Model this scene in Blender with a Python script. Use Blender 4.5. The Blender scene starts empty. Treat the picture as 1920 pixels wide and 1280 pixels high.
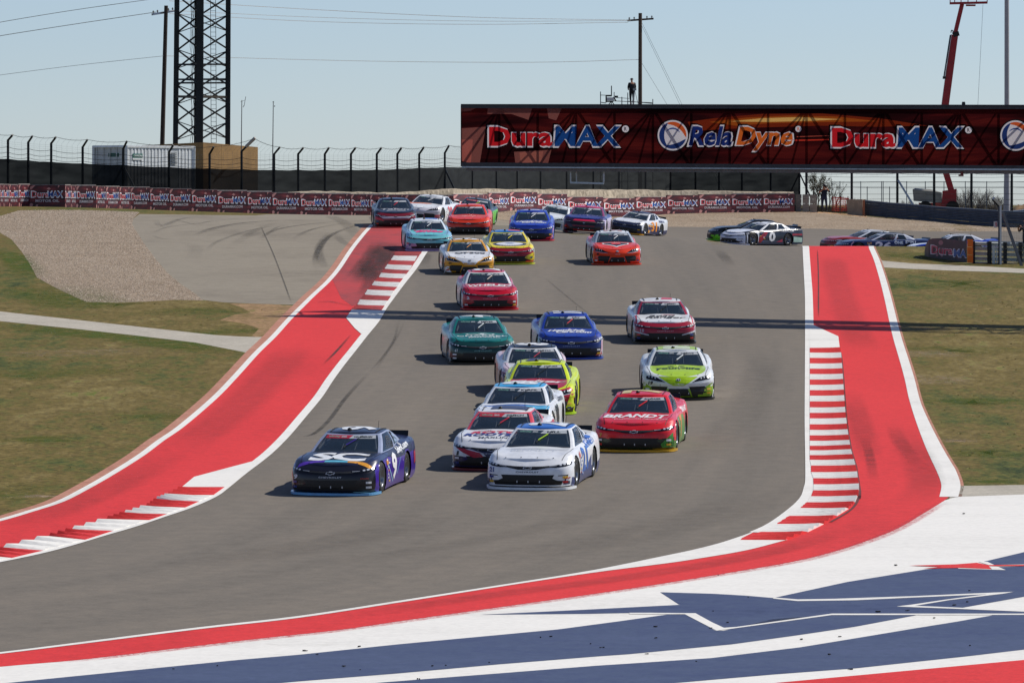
import bpy, bmesh, math, random
import numpy as np
from mathutils import Vector, Matrix
from mathutils.bvhtree import BVHTree
from mathutils.geometry import delaunay_2d_cdt

random.seed(7); np.random.seed(7)
SC = bpy.context.scene
COL = SC.collection
# ------------------------------------------------------------------ camera, sky, sun, exposure
CZ = 12.0          # camera height above datum
F = 10666.67       # focal length expressed in pixels of the 1920 px wide photograph
YH = 383.0         # level of the horizon in the photograph
cam_d = bpy.data.cameras.new('camera'); cam = bpy.data.objects.new('camera', cam_d); COL.objects.link(cam)
cam.location = (0, 0, CZ); cam.rotation_euler = (math.radians(90), 0, 0)
cam_d.lens = 200; cam_d.sensor_width = 36; cam_d.sensor_fit = 'HORIZONTAL'
cam_d.shift_y = -(640.0 - YH) / 1920.0
cam_d.clip_start = 1.0; cam_d.clip_end = 20000
SC.camera = cam
SUN = Vector((0.93, 0.50, 1.0)).normalized()
world = bpy.data.worlds.new("World"); SC.world = world; world.use_nodes = True
wn = world.node_tree; wn.nodes.clear()
sky = wn.nodes.new('ShaderNodeTexSky'); sky.sky_type = 'NISHITA'; sky.sun_disc = False
sky.sun_elevation = math.asin(SUN.z); sky.sun_rotation = math.atan2(SUN.x, SUN.y)
sky.altitude = 1500; sky.air_density = 1.0; sky.dust_density = 0.2; sky.ozone_density = 5.0
hsv = wn.nodes.new('ShaderNodeHueSaturation'); hsv.inputs['Saturation'].default_value = 0.8
bg = wn.nodes.new('ShaderNodeBackground'); bg.inputs['Strength'].default_value = 0.072
wo = wn.nodes.new('ShaderNodeOutputWorld')
tint = wn.nodes.new('ShaderNodeMix'); tint.data_type = 'RGBA'; tint.blend_type = 'MULTIPLY'; tint.inputs[0].default_value = 1; tint.inputs[7].default_value = (.95, 1.0, 1.14, 1)
wn.links.new(hsv.outputs[0], tint.inputs[6])
wn.links.new(sky.outputs[0], hsv.inputs['Color']); wn.links.new(tint.outputs[2], bg.inputs[0]); wn.links.new(bg.outputs[0], wo.inputs[0])
sun_d = bpy.data.lights.new('sun', 'SUN'); sun_d.energy = 3.9; sun_d.angle = math.radians(0.53); sun_d.color = (1.0, 0.945, 0.85)
sun = bpy.data.objects.new('sun', sun_d); COL.objects.link(sun)
sun.rotation_euler = SUN.to_track_quat('Z', 'Y').to_euler(); sun.location = SUN * 100
SC.view_settings.view_transform = 'Standard'; SC.view_settings.look = 'None'
SC.view_settings.gamma = 1.0; SC.view_settings.use_curve_mapping = False
SC.view_settings.exposure = 0.28
SC.render.engine = 'CYCLES'
SC.cycles.max_bounces = 6; SC.cycles.transparent_max_bounces = 12

# ------------------------------------------------------------------ small helpers
def lin(h):
    h = h.lstrip('#'); r = [int(h[i:i+2], 16) / 255 for i in (0, 2, 4)]
    return tuple((c / 12.92 if c <= 0.04045 else ((c + 0.055) / 1.055) ** 2.4) for c in r) + (1.0,)

MATS = {}
def newmat(name):
    m = bpy.data.materials.new(name); m.use_nodes = True
    nt = m.node_tree; b = nt.nodes['Principled BSDF']
    return m, nt, b
def N(nt, t, **kw):
    n = nt.nodes.new(t)
    for k, v in kw.items():
        if k in n.inputs: n.inputs[k].default_value = v
        else: setattr(n, k, v)
    return n
def paint(h, rough=0.28, coat=0.6, metal=0.0):
    """race car / sign paint: colour with faint dirt variation"""
    key = (h, rough, coat, metal)
    if key in MATS: return MATS[key]
    m, nt, b = newmat('paint_' + h)
    L = nt.links
    tc = N(nt, 'ShaderNodeTexCoord'); no = N(nt, 'ShaderNodeTexNoise', Scale=6.0, Detail=5.0, Roughness=0.65)
    L.new(tc.outputs['Object'], no.inputs['Vector'])
    mr = N(nt, 'ShaderNodeMapRange'); mr.inputs[1].default_value = .3; mr.inputs[2].default_value = .75; mr.inputs[3].default_value = .82; mr.inputs[4].default_value = 1.06
    L.new(no.outputs['Fac'], mr.inputs[0])
    mx = N(nt, 'ShaderNodeMix', data_type='RGBA', blend_type='MULTIPLY'); mx.inputs[0].default_value = 1.0
    mx.inputs[6].default_value = lin(h); L.new(mr.outputs[0], mx.inputs[7])
    L.new(mx.outputs[2], b.inputs['Base Color'])
    b.inputs['Roughness'].default_value = rough; b.inputs['Metallic'].default_value = metal
    b.inputs['Coat Weight'].default_value = coat * .45; b.inputs['Specular IOR Level'].default_value = .35; b.inputs['Coat Roughness'].default_value = 0.08
    MATS[key] = m
    return m
def matte(h, rough=0.7, metal=0.0, nscale=0, namt=0.3, bump=0.0, name=None, alpha=1.0):
    key = ('m', h, rough, metal, nscale, namt, bump, alpha)
    if key in MATS: return MATS[key]
    m, nt, b = newmat(name or ('matte_' + h)); L = nt.links
    b.inputs['Base Color'].default_value = lin(h); b.inputs['Roughness'].default_value = rough; b.inputs['Metallic'].default_value = metal
    b.inputs['Alpha'].default_value = alpha
    if nscale:
        tc = N(nt, 'ShaderNodeTexCoord'); no = N(nt, 'ShaderNodeTexNoise', Scale=float(nscale), Detail=6.0, Roughness=0.65)
        L.new(tc.outputs['Object'], no.inputs['Vector'])
        mr = N(nt, 'ShaderNodeMapRange'); mr.inputs[1].default_value = .3; mr.inputs[2].default_value = .7; mr.inputs[3].default_value = 1 - namt; mr.inputs[4].default_value = 1 + namt * .5
        L.new(no.outputs['Fac'], mr.inputs[0])
        mx = N(nt, 'ShaderNodeMix', data_type='RGBA', blend_type='MULTIPLY'); mx.inputs[0].default_value = 1.0
        mx.inputs[6].default_value = lin(h); L.new(mr.outputs[0], mx.inputs[7]); L.new(mx.outputs[2], b.inputs['Base Color'])
        if bump:
            bp = N(nt, 'ShaderNodeBump', Strength=bump, Distance=0.02); L.new(no.outputs['Fac'], bp.inputs['Height']); L.new(bp.outputs[0], b.inputs['Normal'])
    MATS[key] = m
    return m

def link(o, parent=None):
    COL.objects.link(o)
    if parent is not None: o.parent = parent
    return o
def mesh_obj(name, V, Fc, mats, parent=None, smooth=False, mi=None):
    me = bpy.data.meshes.new(name); me.from_pydata([tuple(v) for v in V], [], [tuple(f) for f in Fc])
    if not isinstance(mats, (list, tuple)): mats = [mats]
    for m in mats: me.materials.append(m)
    if mi is not None and len(me.polygons): me.polygons.foreach_set('material_index', [int(i) for i in mi])
    if smooth: me.polygons.foreach_set('use_smooth', [True] * len(me.polygons))
    me.update()
    o = bpy.data.objects.new(name, me)
    return link(o, parent)
def tag(o, label=None, cat=None, group=None, kind=None):
    if label: o['label'] = label
    if cat: o['category'] = cat
    if group: o['group'] = group
    if kind: o['kind'] = kind
    return o
def empty(name, loc=(0, 0, 0), label=None, cat=None, group=None, rotz=0, kind=None):
    o = bpy.data.objects.new(name, None); COL.objects.link(o); o.location = loc; o.rotation_euler = (0, 0, rotz)
    o.empty_display_size = .3
    return tag(o, label, cat, group, kind)

class MB:
    """collects shapes into one mesh, with material indices"""
    def __init__(s): s.v = []; s.f = []; s.m = []
    def add(s, V, Fc, mi=0):
        n = len(s.v); s.v += [tuple(v) for v in V]
        for f in Fc: s.f.append(tuple(i + n for i in f)); s.m.append(mi)
        return s
    def box(s, c, d, mi=0, rz=0, R=None):
        x, y, z = d[0] / 2, d[1] / 2, d[2] / 2
        P = [(-x,-y,-z),(x,-y,-z),(x,y,-z),(-x,y,-z),(-x,-y,z),(x,-y,z),(x,y,z),(-x,y,z)]
        M = R if R is not None else Matrix.Rotation(rz, 3, 'Z')
        P = [M @ Vector(p) + Vector(c) for p in P]
        return s.add(P, [(0,3,2,1),(4,5,6,7),(0,1,5,4),(1,2,6,5),(2,3,7,6),(3,0,4,7)], mi)
    def hexa(s, P, mi=0):   # 8 points bottom ring, top ring
        return s.add(P, [(0,3,2,1),(4,5,6,7),(0,1,5,4),(1,2,6,5),(2,3,7,6),(3,0,4,7)], mi)
    def tube(s, a, b, r, mi=0, n=6, r2=None, cap=True):
        a = Vector(a); b = Vector(b); r2 = r if r2 is None else r2
        d = (b - a)
        if d.length < 1e-6: return s
        d.normalize(); u = d.orthogonal().normalized(); w = d.cross(u)
        V = []
        for p, rr in ((a, r), (b, r2)):
            for i in range(n):
                t = 2 * math.pi * i / n; V.append(p + (u * math.cos(t) + w * math.sin(t)) * rr)
        Fc = [(i, (i + 1) % n, n + (i + 1) % n, n + i) for i in range(n)]
        if cap: Fc += [tuple(range(n - 1, -1, -1)), tuple(range(n, 2 * n))]
        return s.add(V, Fc, mi)
    def bar(s, a, b, w, mi=0):    # square bar
        return s.tube(a, b, w * .707, mi, n=4)
    def path(s, pts, r, mi=0, n=5):
        for a, b in zip(pts[:-1], pts[1:]): s.tube(a, b, r, mi, n)
        return s
    def build(s, name, mats, parent=None, smooth=False):
        return mesh_obj(name, s.v, s.f, mats, parent, smooth, s.m)

def cr(pts, n=8):
    """Catmull-Rom through points"""
    P = [np.array(p, float) for p in pts]; out = []
    for i in range(len(P) - 1):
        p0 = P[i - 1] if i else 2 * P[0] - P[1]; p1 = P[i]; p2 = P[i + 1]; p3 = P[i + 2] if i + 2 < len(P) else 2 * P[-1] - P[-2]
        for k in range(n):
            t = k / n
            out.append(.5 * ((2 * p1) + (-p0 + p2) * t + (2 * p0 - 5 * p1 + 4 * p2 - p3) * t * t + (-p0 + 3 * p1 - 3 * p2 + p3) * t ** 3))
    out.append(P[-1])
    return [tuple(p) for p in out]

def W(px, py, d):
    """point of the place seen at a pixel of the photograph at depth d"""
    return Vector(((px - 960) / F * d, d, CZ + (YH - py) / F * d))

# ------------------------------------------------------------------ terrain
SLOPE = (YH + 36.0) / F
def zpl(d): return -11.0 + SLOPE * d
PROF = [  # column, end of the even slope, then (distance, row)
    (-500, 262, [(278, 387), (300, 386)]),
    (0,   262, [(278, 387), (300, 386.5)]),
    (690, 265, [(295, 403.3), (312, 399)]),
    (830, 260, [(280, 414), (305, 398), (330, 396)]),
    (950, 252, [(275, 441), (295, 424), (330, 391), (350, 390)]),
    (1250, 246, [(256, 449), (280, 466), (306, 455), (336, 424), (352, 397), (370, 396)]),
    (1500, 237, [(247, 476), (275, 489), (292, 478), (306, 464), (336, 430), (355, 397), (375, 396)]),
    (1700, 237, [(247, 480), (275, 498), (293, 484), (312, 472), (338, 431), (352, 411), (375, 405)]),
    (1920, 236, [(247, 472), (275, 494), (300, 478), (330, 433), (342, 427), (365, 418)]),
    (2500, 236, [(247, 472), (275, 494), (300, 478), (330, 433), (342, 427), (365, 418)]),
]
DG = np.arange(0, 460, 1.0)
PT = []
for px, dp, pts in PROF:
    ds = [0, dp] + [p[0] for p in pts]; zs = [zpl(0), zpl(dp)] + [(YH - p[1]) / F * p[0] for p in pts]
    z = np.interp(DG, ds, zs)
    k = np.array([1, 2, 3, 3, 3, 2, 1.]); k /= k.sum()
    zz = np.convolve(np.pad(z, 3, mode='edge'), k, mode='valid'); zz[:6] = z[:6]
    PT.append(zz)
PT = np.array(PT); PX = np.array([p[0] for p in PROF], float)
def Gn(x, y):
    """terrain height (vectorised), relative to world datum"""
    x = np.asarray(x, float); y = np.asarray(y, float)
    px = 960 + F * x / np.maximum(y, 60.0)
    px = np.clip(px, PX[0], PX[-1] - 1e-3)
    i = np.clip(np.searchsorted(PX, px, side='right') - 1, 0, len(PX) - 2)
    t = (px - PX[i]) / (PX[i + 1] - PX[i]); t = t * t * (3 - 2 * t)
    d = np.clip(y, 0, DG[-1] - 1e-3); j = d.astype(int); f = d - j
    a = PT[i, j] * (1 - f) + PT[i, j + 1] * f
    b = PT[i + 1, j] * (1 - f) + PT[i + 1, j + 1] * f
    z = a * (1 - t) + b * t
    z = np.where(y < 0, -11.0 + SLOPE * y * .2, z)
    far = np.clip((y - 460) / 2500, 0, 1)
    return z * (1 - far) - 1.6 * far + CZ
def sp(a, b, s): return list(np.arange(a, b, s))
GX = np.array([-4000, -1500, -600, -250, -120] + sp(-70, 72, 2.0) + [90, 140, 250, 600, 1500, 4000], float)
GY = np.array([-400, -100, 0, 30] + sp(50, 226, 2.0) + sp(226, 362, 1.0) + sp(362, 462, 4.0) + [480, 540, 650, 900, 1500, 3000, 9000], float)
GZ = Gn(*np.meshgrid(GX, GY, indexing='ij'))
def G(x, y):
    """height on the built ground mesh"""
    i = int(np.clip(np.searchsorted(GX, x, side='right') - 1, 0, len(GX) - 2)); j = int(np.clip(np.searchsorted(GY, y, side='right') - 1, 0, len(GY) - 2))
    u = (x - GX[i]) / (GX[i+1] - GX[i]); v = (y - GY[j]) / (GY[j+1] - GY[j])
    if u + v <= 1: return GZ[i,j] + u * (GZ[i+1,j] - GZ[i,j]) + v * (GZ[i,j+1] - GZ[i,j])
    return GZ[i+1,j+1] + (1-u) * (GZ[i,j+1] - GZ[i+1,j+1]) + (1-v) * (GZ[i+1,j] - GZ[i+1,j+1])
def hit(px, py):
    """first ground point seen at a pixel"""
    s = (YH - py) / F; pd = 60.0
    d = 62.0
    while d < 455:
        x = (px - 960) / F * d
        if CZ + s * d <= G(x, d):
            lo, hi = pd, d
            for _ in range(18):
                m = (lo + hi) / 2
                if CZ + s * m <= G((px - 960) / F * m, m): hi = m
                else: lo = m
            return ((px - 960) / F * hi, hi)
        pd = d; d += 1.5
    d = 400
    return ((px - 960) / F * d, d)
def gd(px, d): return ((px - 960) / F * d, d)

def sheet(name, poly, off, mat, parent=None, kind='structure', attr=None):
    """flat area laid on the terrain: poly in world x,y"""
    bm = bmesh.new()
    vs = []
    for p in poly:
        if not vs or abs(p[0] - vs[-1][0]) + abs(p[1] - vs[-1][1]) > 1e-3: vs.append((p[0], p[1]))
    vo, _, fo, _, _, _ = delaunay_2d_cdt([Vector(p) for p in vs], [], [list(range(len(vs)))], 1, 1e-5)
    bv = [bm.verts.new((p.x, p.y, 0)) for p in vo]
    for fc in fo:
        try: bm.faces.new([bv[i] for i in fc])
        except ValueError: pass
    xs = [p[0] for p in poly]; ys = [p[1] for p in poly]
    for gx in GX:
        if min(xs) < gx < max(xs):
            bmesh.ops.bisect_plane(bm, geom=bm.verts[:] + bm.edges[:] + bm.faces[:], plane_co=(gx, 0, 0), plane_no=(1, 0, 0), dist=1e-5)
    for gy in GY:
        if min(ys) < gy < max(ys):
            bmesh.ops.bisect_plane(bm, geom=bm.verts[:] + bm.edges[:] + bm.faces[:], plane_co=(0, gy, 0), plane_no=(0, 1, 0), dist=1e-5)
    off *= .5
    for v in bm.verts: v.co.z = G(v.co.x, v.co.y) + off
    bmesh.ops.recalc_face_normals(bm, faces=bm.faces[:])
    if sum(fc.normal.z for fc in bm.faces) < 0: bmesh.ops.reverse_faces(bm, faces=bm.faces[:])
    me = bpy.data.meshes.new(name); bm.to_mesh(me); bm.free()
    for fc in me.polygons: fc.use_smooth = True
    me.materials.append(mat)
    o = link(bpy.data.objects.new(name, me), parent)
    if kind: o['kind'] = kind
    return o
def ribbon_pts(c, w0, w1=None):
    """polyline -> closed polygon with offsets w0 (left) and w1 (right)"""
    w1 = w0 if w1 is None else w1
    L = []; R = []
    for i, p in enumerate(c):
        a = c[max(i - 1, 0)]; b = c[min(i + 1, len(c) - 1)]
        dx, dy = b[0] - a[0], b[1] - a[1]; l = math.hypot(dx, dy) or 1; nx, ny = -dy / l, dx / l
        L.append((p[0] + nx * w0, p[1] + ny * w0)); R.append((p[0] - nx * w1, p[1] - ny * w1))
    return L, R
def strip(name, c, w0, w1, off, mat, parent=None, kind='structure'):
    """ribbon along the ground built quad by quad"""
    # densify
    off *= .5; D = [c[0]]
    for p in c[1:]:
        q = D[-1]; n = max(1, int(math.hypot(p[0] - q[0], p[1] - q[1]) / 1.0))
        for k in range(1, n + 1): D.append((q[0] + (p[0] - q[0]) * k / n, q[1] + (p[1] - q[1]) * k / n))
    L, R = ribbon_pts(D, w0, w1)
    V = []; Fc = []
    for l, r in zip(L, R): V.append((l[0], l[1], G(*l) + off)); V.append((r[0], r[1], G(*r) + off))
    for i in range(len(D) - 1): Fc.append((2*i, 2*i+1, 2*i+3, 2*i+2))
    o = mesh_obj(name, V, Fc, mat, parent, True)
    if kind: o['kind'] = kind
    return o
def zz(pts, ox, oy, s): return [(ox + x / s, oy + y / s) for x, y in pts]
def hits(pts): return [hit(*p) for p in pts]
# ------------------------------------------------------------------ ground materials
def ground_mat(name, stops, s1, s2, rough=0.9, bump=.3, bs=30., stretch=(1, 1, 1), fine=None, uv=None, spec=.12, st2=False):
    """colour ramp over two noises mixed; stops = [(pos, hex)...]"""
    m, nt, b = newmat(name); L = nt.links
    if uv: co = N(nt, 'ShaderNodeUVMap', uv_map=uv).outputs[0]
    else: co = N(nt, 'ShaderNodeNewGeometry').outputs['Position']
    mp = N(nt, 'ShaderNodeMapping'); mp.inputs['Scale'].default_value = stretch; L.new(co, mp.inputs['Vector'])
    n1 = N(nt, 'ShaderNodeTexNoise', Scale=s1, Detail=6.0, Roughness=.6); n2 = N(nt, 'ShaderNodeTexNoise', Scale=s2, Detail=8.0, Roughness=.7)
    L.new(mp.outputs[0], n1.inputs['Vector']); L.new(mp.outputs[0] if st2 else co, n2.inputs['Vector'])
    mx = N(nt, 'ShaderNodeMix', data_type='FLOAT'); mx.inputs[0].default_value = .5
    L.new(n1.outputs['Fac'], mx.inputs[2]); L.new(n2.outputs['Fac'], mx.inputs[3])
    rp = N(nt, 'ShaderNodeValToRGB'); cr_ = rp.color_ramp
    while len(cr_.elements) < len(stops): cr_.elements.new(.5)
    for e, (p, h) in zip(cr_.elements, stops): e.position = p; e.color = lin(h)
    L.new(mx.outputs[0], rp.inputs[0]); out = rp.outputs[0]
    if fine:
        sc, amt = fine
        vo = N(nt, 'ShaderNodeTexVoronoi', Scale=sc); L.new(co, vo.inputs['Vector'])
        bw = N(nt, 'ShaderNodeRGBToBW'); L.new(vo.outputs['Color'], bw.inputs[0])
        mr = N(nt, 'ShaderNodeMapRange'); mr.inputs[1].default_value = .15; mr.inputs[2].default_value = .85; mr.inputs[3].default_value = 1 - amt; mr.inputs[4].default_value = 1 + amt
        L.new(bw.outputs[0], mr.inputs[0])
        m2 = N(nt, 'ShaderNodeMix', data_type='RGBA', blend_type='MULTIPLY'); m2.inputs[0].default_value = 1.0
        L.new(out, m2.inputs[6]); L.new(mr.outputs[0], m2.inputs[7]); out = m2.outputs[2]
    L.new(out, b.inputs['Base Color']); b.inputs['Roughness'].default_value = rough
    b.inputs['Specular IOR Level'].default_value = spec
    if bump:
        n3 = N(nt, 'ShaderNodeTexNoise', Scale=bs, Detail=3.0); L.new(co, n3.inputs['Vector'])
        bp = N(nt, 'ShaderNodeBump', Strength=bump, Distance=.03); L.new(n3.outputs['Fac'], bp.inputs['Height']); L.new(bp.outputs[0], b.inputs['Normal'])
    return m
M_GRASS = ground_mat('grass_turf', [(.33, '2e3a1c'), (.40, '4a5026'), (.45, '5e5a2c'), (.50, '66582e'), (.55, '6e6036'), (.60, '7a6c42'), (.66, '5a6a24')], .30, 2.2, stretch=(1.0, .30, 1), bump=.9, bs=9., fine=(9., .34), st2=True)
M_ASPH = ground_mat('track_asphalt', [(.34, '645e56'), (.44, '6e6860'), (.52, '746d64'), (.60, '7a7268'), (.70, '82796c')], .55, 2.0, stretch=(1.0, .03, 1), bump=.1, bs=25., fine=(26., .06), uv='lane')
M_ASPH2 = ground_mat('far_road_asphalt', [(.35, '585a5e'), (.6, '66686b')], .2, 2., bump=.1, fine=(26., .06))
M_APRON = ground_mat('apron_concrete', [(.32, '736c61'), (.45, '847c6f'), (.56, '8d8577'), (.68, '7e766a')], .12, 1.1, bump=.15, fine=(20., .08))
M_PATH = ground_mat('service_road_concrete', [(.35, 'a09a8e'), (.6, 'b5aea1')], .5, 3., bump=.2, fine=(16., .1))
M_GRAVEL = ground_mat('trap_gravel', [(.34, '83725f'), (.5, '978672'), (.66, 'a39482')], .4, 3., bump=.9, bs=22., fine=(15., .32))
M_RED = ground_mat('red_paint', [(.30, 'b42c2e'), (.40, 'c63434'), (.50, 'd23838'), (.60, 'd63b3a'), (.7, 'c63636')], .35, 3.5, stretch=(1., .12, 1), rough=.7, bump=.12, fine=(18., .07))
M_REDW = ground_mat('worn_red_paint', [(.32, '6a3c3c'), (.42, '8c4242'), (.52, 'a84444'), (.60, 'b64242'), (.72, '8a4444')], .35, 2., stretch=(1., .3, 1), rough=.7, bump=.1, fine=(14., .08))
M_WHITE = ground_mat('white_paint', [(.30, 'c9c5bc'), (.40, 'dedbd4'), (.50, 'e6e3dc'), (.6, 'e9e6df')], .5, 5., stretch=(.25, 1.2, 1), rough=.55, bump=.08, fine=(14., .03))
M_WHITEW = ground_mat('worn_white_paint', [(.34, 'a7a29c'), (.46, 'cfccc8'), (.6, 'dbd9d6')], 1., 6., rough=.6, bump=.1, fine=(14., .06))
M_BLUE = ground_mat('blue_paint', [(.30, '37415c'), (.42, '434d6c'), (.52, '49546f'), (.60, '4d5775'), (.70, '414b68')], .3, 3., stretch=(.25, 1.4, 1), rough=.6, bump=.08, fine=(14., .05))
M_KERB_EDGE = ground_mat('kerb_edge_concrete', [(.35, '9c7060'), (.5, 'b07c6a'), (.65, 'b48c78')], .8, 5., bump=.3, fine=(14., .1))
M_DIRT = ground_mat('bare_dirt', [(.38, '6e6036'), (.47, '8a7050'), (.54, '9a7c5c'), (.62, '6c6a34')], .5, 2.5, bump=.8, bs=8., fine=(8., .25))
M_SAND = ground_mat('orange_sand', [(.35, 'a67c58'), (.6, 'bd9872')], .5, 3., bump=.5, fine=(8., .2))

# ------------------------------------------------------------------ ground sheet
V = []; Fc = []
nx, ny = len(GX), len(GY)
for i in range(nx):
    for j in range(ny): V.append((GX[i], GY[j], GZ[i, j]))
for i in range(nx - 1):
    for j in range(ny - 1):
        a, b, c, d = i * ny + j, (i + 1) * ny + j, (i + 1) * ny + j + 1, i * ny + j + 1
        Fc.append((a, b, d)); Fc.append((b, c, d))
ground = mesh_obj('ground', V, Fc, M_GRASS, smooth=True); tag(ground, 'rolling ground of dry green and brown grass around the race track', kind='structure')

# ------------------------------------------------------------------ traced edges (photograph pixels)
Z1 = lambda p: zz(p, 0, 800, 2.667)
Z2 = lambda p: zz(p, 1180, 880, 2.595)
Z3 = lambda p: zz(p, 1400, 440, 2.56)
Z4 = lambda p: zz(p, 480, 440, 2.783)
Z5 = lambda p: zz(p, 560, 1000, 2.667)
outer_left = cr([(698, 421), (689, 431), (681, 440), (659.7, 467), (634.5, 504.7), (613, 529.8), (588, 553), (566, 574.7), (541, 600), (512, 632), (480, 663), (440, 707), (400, 748), (339, 800), (300, 827), (262.5, 855), (210, 888), (161, 916), (112.5, 940.6), (56, 959), (0, 975.5), (-90, 998), (-300, 1040), (-700, 1100)], 5)
inner_left = cr([(800, 468), (794, 475), (774.6, 504.7), (753, 531.6), (731.5, 560), (717, 580), (703, 603.5), (681, 630), (659.7, 657), (638, 684), (616.5, 713), (595, 745), (566, 779.6), (534, 817), (505, 846), (480, 866.5), (450, 889), (418, 915), (394, 932), (349, 952), (300, 968.7), (244, 987.5), (187.5, 1004), (131, 1021), (75, 1036), (0, 1052), (-110, 1072), (-300, 1104), (-700, 1160)], 5)
track_right = cr([(1507.3, 465), (1507.6, 475), (1510, 518), (1512, 557), (1512.5, 620), (1512.5, 713), (1512.5, 790), (1514, 870), (1514, 901), (1511.5, 914), (1504, 934), (1480, 957), (1434, 988), (1368, 1013), (1310, 1029), (1240, 1044), (1107, 1070.5), (935, 1098), (747.5, 1127), (560, 1155.5), (375, 1176.5), (187, 1200), (0, 1223.5), (-300, 1258), (-800, 1310)], 5)
outer_right = cr([(1634.3, 466), (1637.5, 473), (1645, 491), (1657, 530), (1667, 569), (1676, 608), (1684, 639), (1696, 678), (1706, 713), (1715.5, 752.5), (1730, 791.6), (1749, 834.5), (1763, 862), (1775, 885), (1783, 910), (1779, 932)], 5)
red_lower = cr([(1771.5, 938), (1731, 963), (1681, 992), (1623, 1015), (1565, 1034), (1488, 1053), (1373, 1073), (1257, 1092), (1122, 1112.5), (935, 1138.7), (747.5, 1165), (640, 1180.6), (480, 1198), (319, 1217), (150, 1237), (0, 1250), (-300, 1280), (-800, 1330)], 5)
wOL, wIL, wTR, wOR, wRL = map(hits, (outer_left, inner_left, track_right, outer_right, red_lower))

# track asphalt, running over the crest and on to the far road
lane_c = hits(cr([(1060, 447), (1095, 520), (1105, 640), (1070, 760), (930, 920), (600, 1075), (0, 1165), (-800, 1250)], 6))
def add_lane_uv(o):
    P = np.array(lane_c); A = P[:-1]; B = P[1:]; AB = B - A; Ls = np.hypot(*AB.T); cum = np.concatenate([[0], np.cumsum(Ls)])
    me = o.data; co = np.array([(v.co.x, v.co.y) for v in me.vertices])
    t = np.clip(((co[:, None] - A[None]) * AB[None]).sum(2) / (Ls ** 2)[None], 0, 1)
    q = A[None] + AB[None] * t[..., None]; dd = np.hypot(*(co[:, None] - q).transpose(2, 0, 1)); k = dd.argmin(1)
    r = np.arange(len(co)); s = cum[k] + t[r, k] * Ls[k]
    side = np.sign(AB[k, 0] * (co[:, 1] - A[k, 1]) - AB[k, 1] * (co[:, 0] - A[k, 0]))
    uv = me.uv_layers.new(name='lane'); li = np.array([l.vertex_index for l in me.loops])
    arr = np.stack([dd[r, k][li] * side[li], s[li]], 1).astype(np.float32); uv.data.foreach_set('uv', arr.ravel())
far_edge = [gd(700, 284), gd(800, 283), gd(870, 286), gd(940, 293), gd(1020, 305), gd(1100, 318), gd(1180, 327), gd(1250, 334), gd(1400, 336.5), gd(1500, 336.5), gd(1700, 337), gd(1830, 333), gd(1920, 329), gd(2200, 320), gd(2600, 310)]
track_poly = [gd(690, 268)] + [wOL[0]] + [wIL[0]] + wIL + [(wIL[-1][0], wTR[-1][1])] + wTR[::-1] + [gd(1506, 240), gd(1507, 246)] + [gd(1505, 262), gd(1560, 280), gd(1750, 287), gd(2000, 287), gd(2600, 284)] + far_edge[::-1]
# drop near duplicates
tp = []
for p in track_poly:
    if not tp or math.hypot(p[0]-tp[-1][0], p[1]-tp[-1][1]) > .02: tp.append(p)
track = sheet('race_track', tp, .012, M_ASPH); add_lane_uv(track)
tag(track, 'wide grey asphalt race track curving down over the crest')

# left apron and gravel, right gravel
apron_b = zz([(685, 85), (678, 110), (690, 132), (715, 170), (740, 210), (800, 290), (860, 360), (930, 420), (1000, 465), (1040, 500)], 0, 380, 2.743)
wl = lambda px: float(np.interp(px, [-100, 0, 262, 400, 560, 690, 760, 850], [278, 280, 285, 288, 292.2, 295.6, 299, 305]))
ap = [gd(1000, 308), gd(870, 300), gd(800, 298), gd(690, 294.8), gd(600, 292.4), gd(540, 289)] + hits([(480, 404), (400, 403.5), (330, 402.5), (262, 401.5)]) + hits(apron_b) + hits([(420, 567), (470, 569), (547, 571.5)]) 
edge_o, edge_i = ribbon_pts(wOL, .30, .10)
k0 = [i for i, p in enumerate(outer_left) if p[1] < 571]
ap += [wOL[i] for i in k0[::-1]] + [gd(800, 262), gd(900, 270)]
apron = sheet('concrete_apron', ap, .006, M_APRON); tag(apron, 'pale concrete run-off apron streaked with tyre marks left of the track')
gr = hits([(262, 398), (180, 395), (100, 394), (36, 395), (0, 405.5)]) + [hit(-60, 412), hit(-90, 428), hit(0, 436.5)] + hits(zz([(60, 190), (110, 250), (150, 310), (190, 385), (300, 445), (440, 510), (600, 515), (760, 508), (900, 500), (1045, 503)], 0, 380, 2.743)) + hits(apron_b)[::-1]
gravel = sheet('gravel_trap', gr, .004, M_GRAVEL); tag(gravel, 'pale gravel trap on the left beside the apron')
wall_r = [gd(830, 305), gd(905, 318), gd(960, 326), gd(1060, 336), gd(1180, 345), gd(1250, 349), gd(1370, 353), gd(1490, 355.5), gd(1535, 356.5), gd(1622, 356), gd(1700, 353), gd(1819, 347), gd(1920, 343), gd(2200, 336), gd(2600, 328)]
gravel_r = sheet('gravel_bed', far_edge[2:] + wall_r[::-1], .005, M_GRAVEL); tag(gravel_r, 'band of pale gravel beyond the far road')
sand = sheet('sand_strip', [gd(1440, 354.3), gd(1500, 355), gd(1590, 354), gd(1625, 352.5), gd(1625, 362), gd(1535, 366), gd(1440, 362)], .012, M_SAND); tag(sand, 'strip of orange sand at the end of the banner wall')

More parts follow.
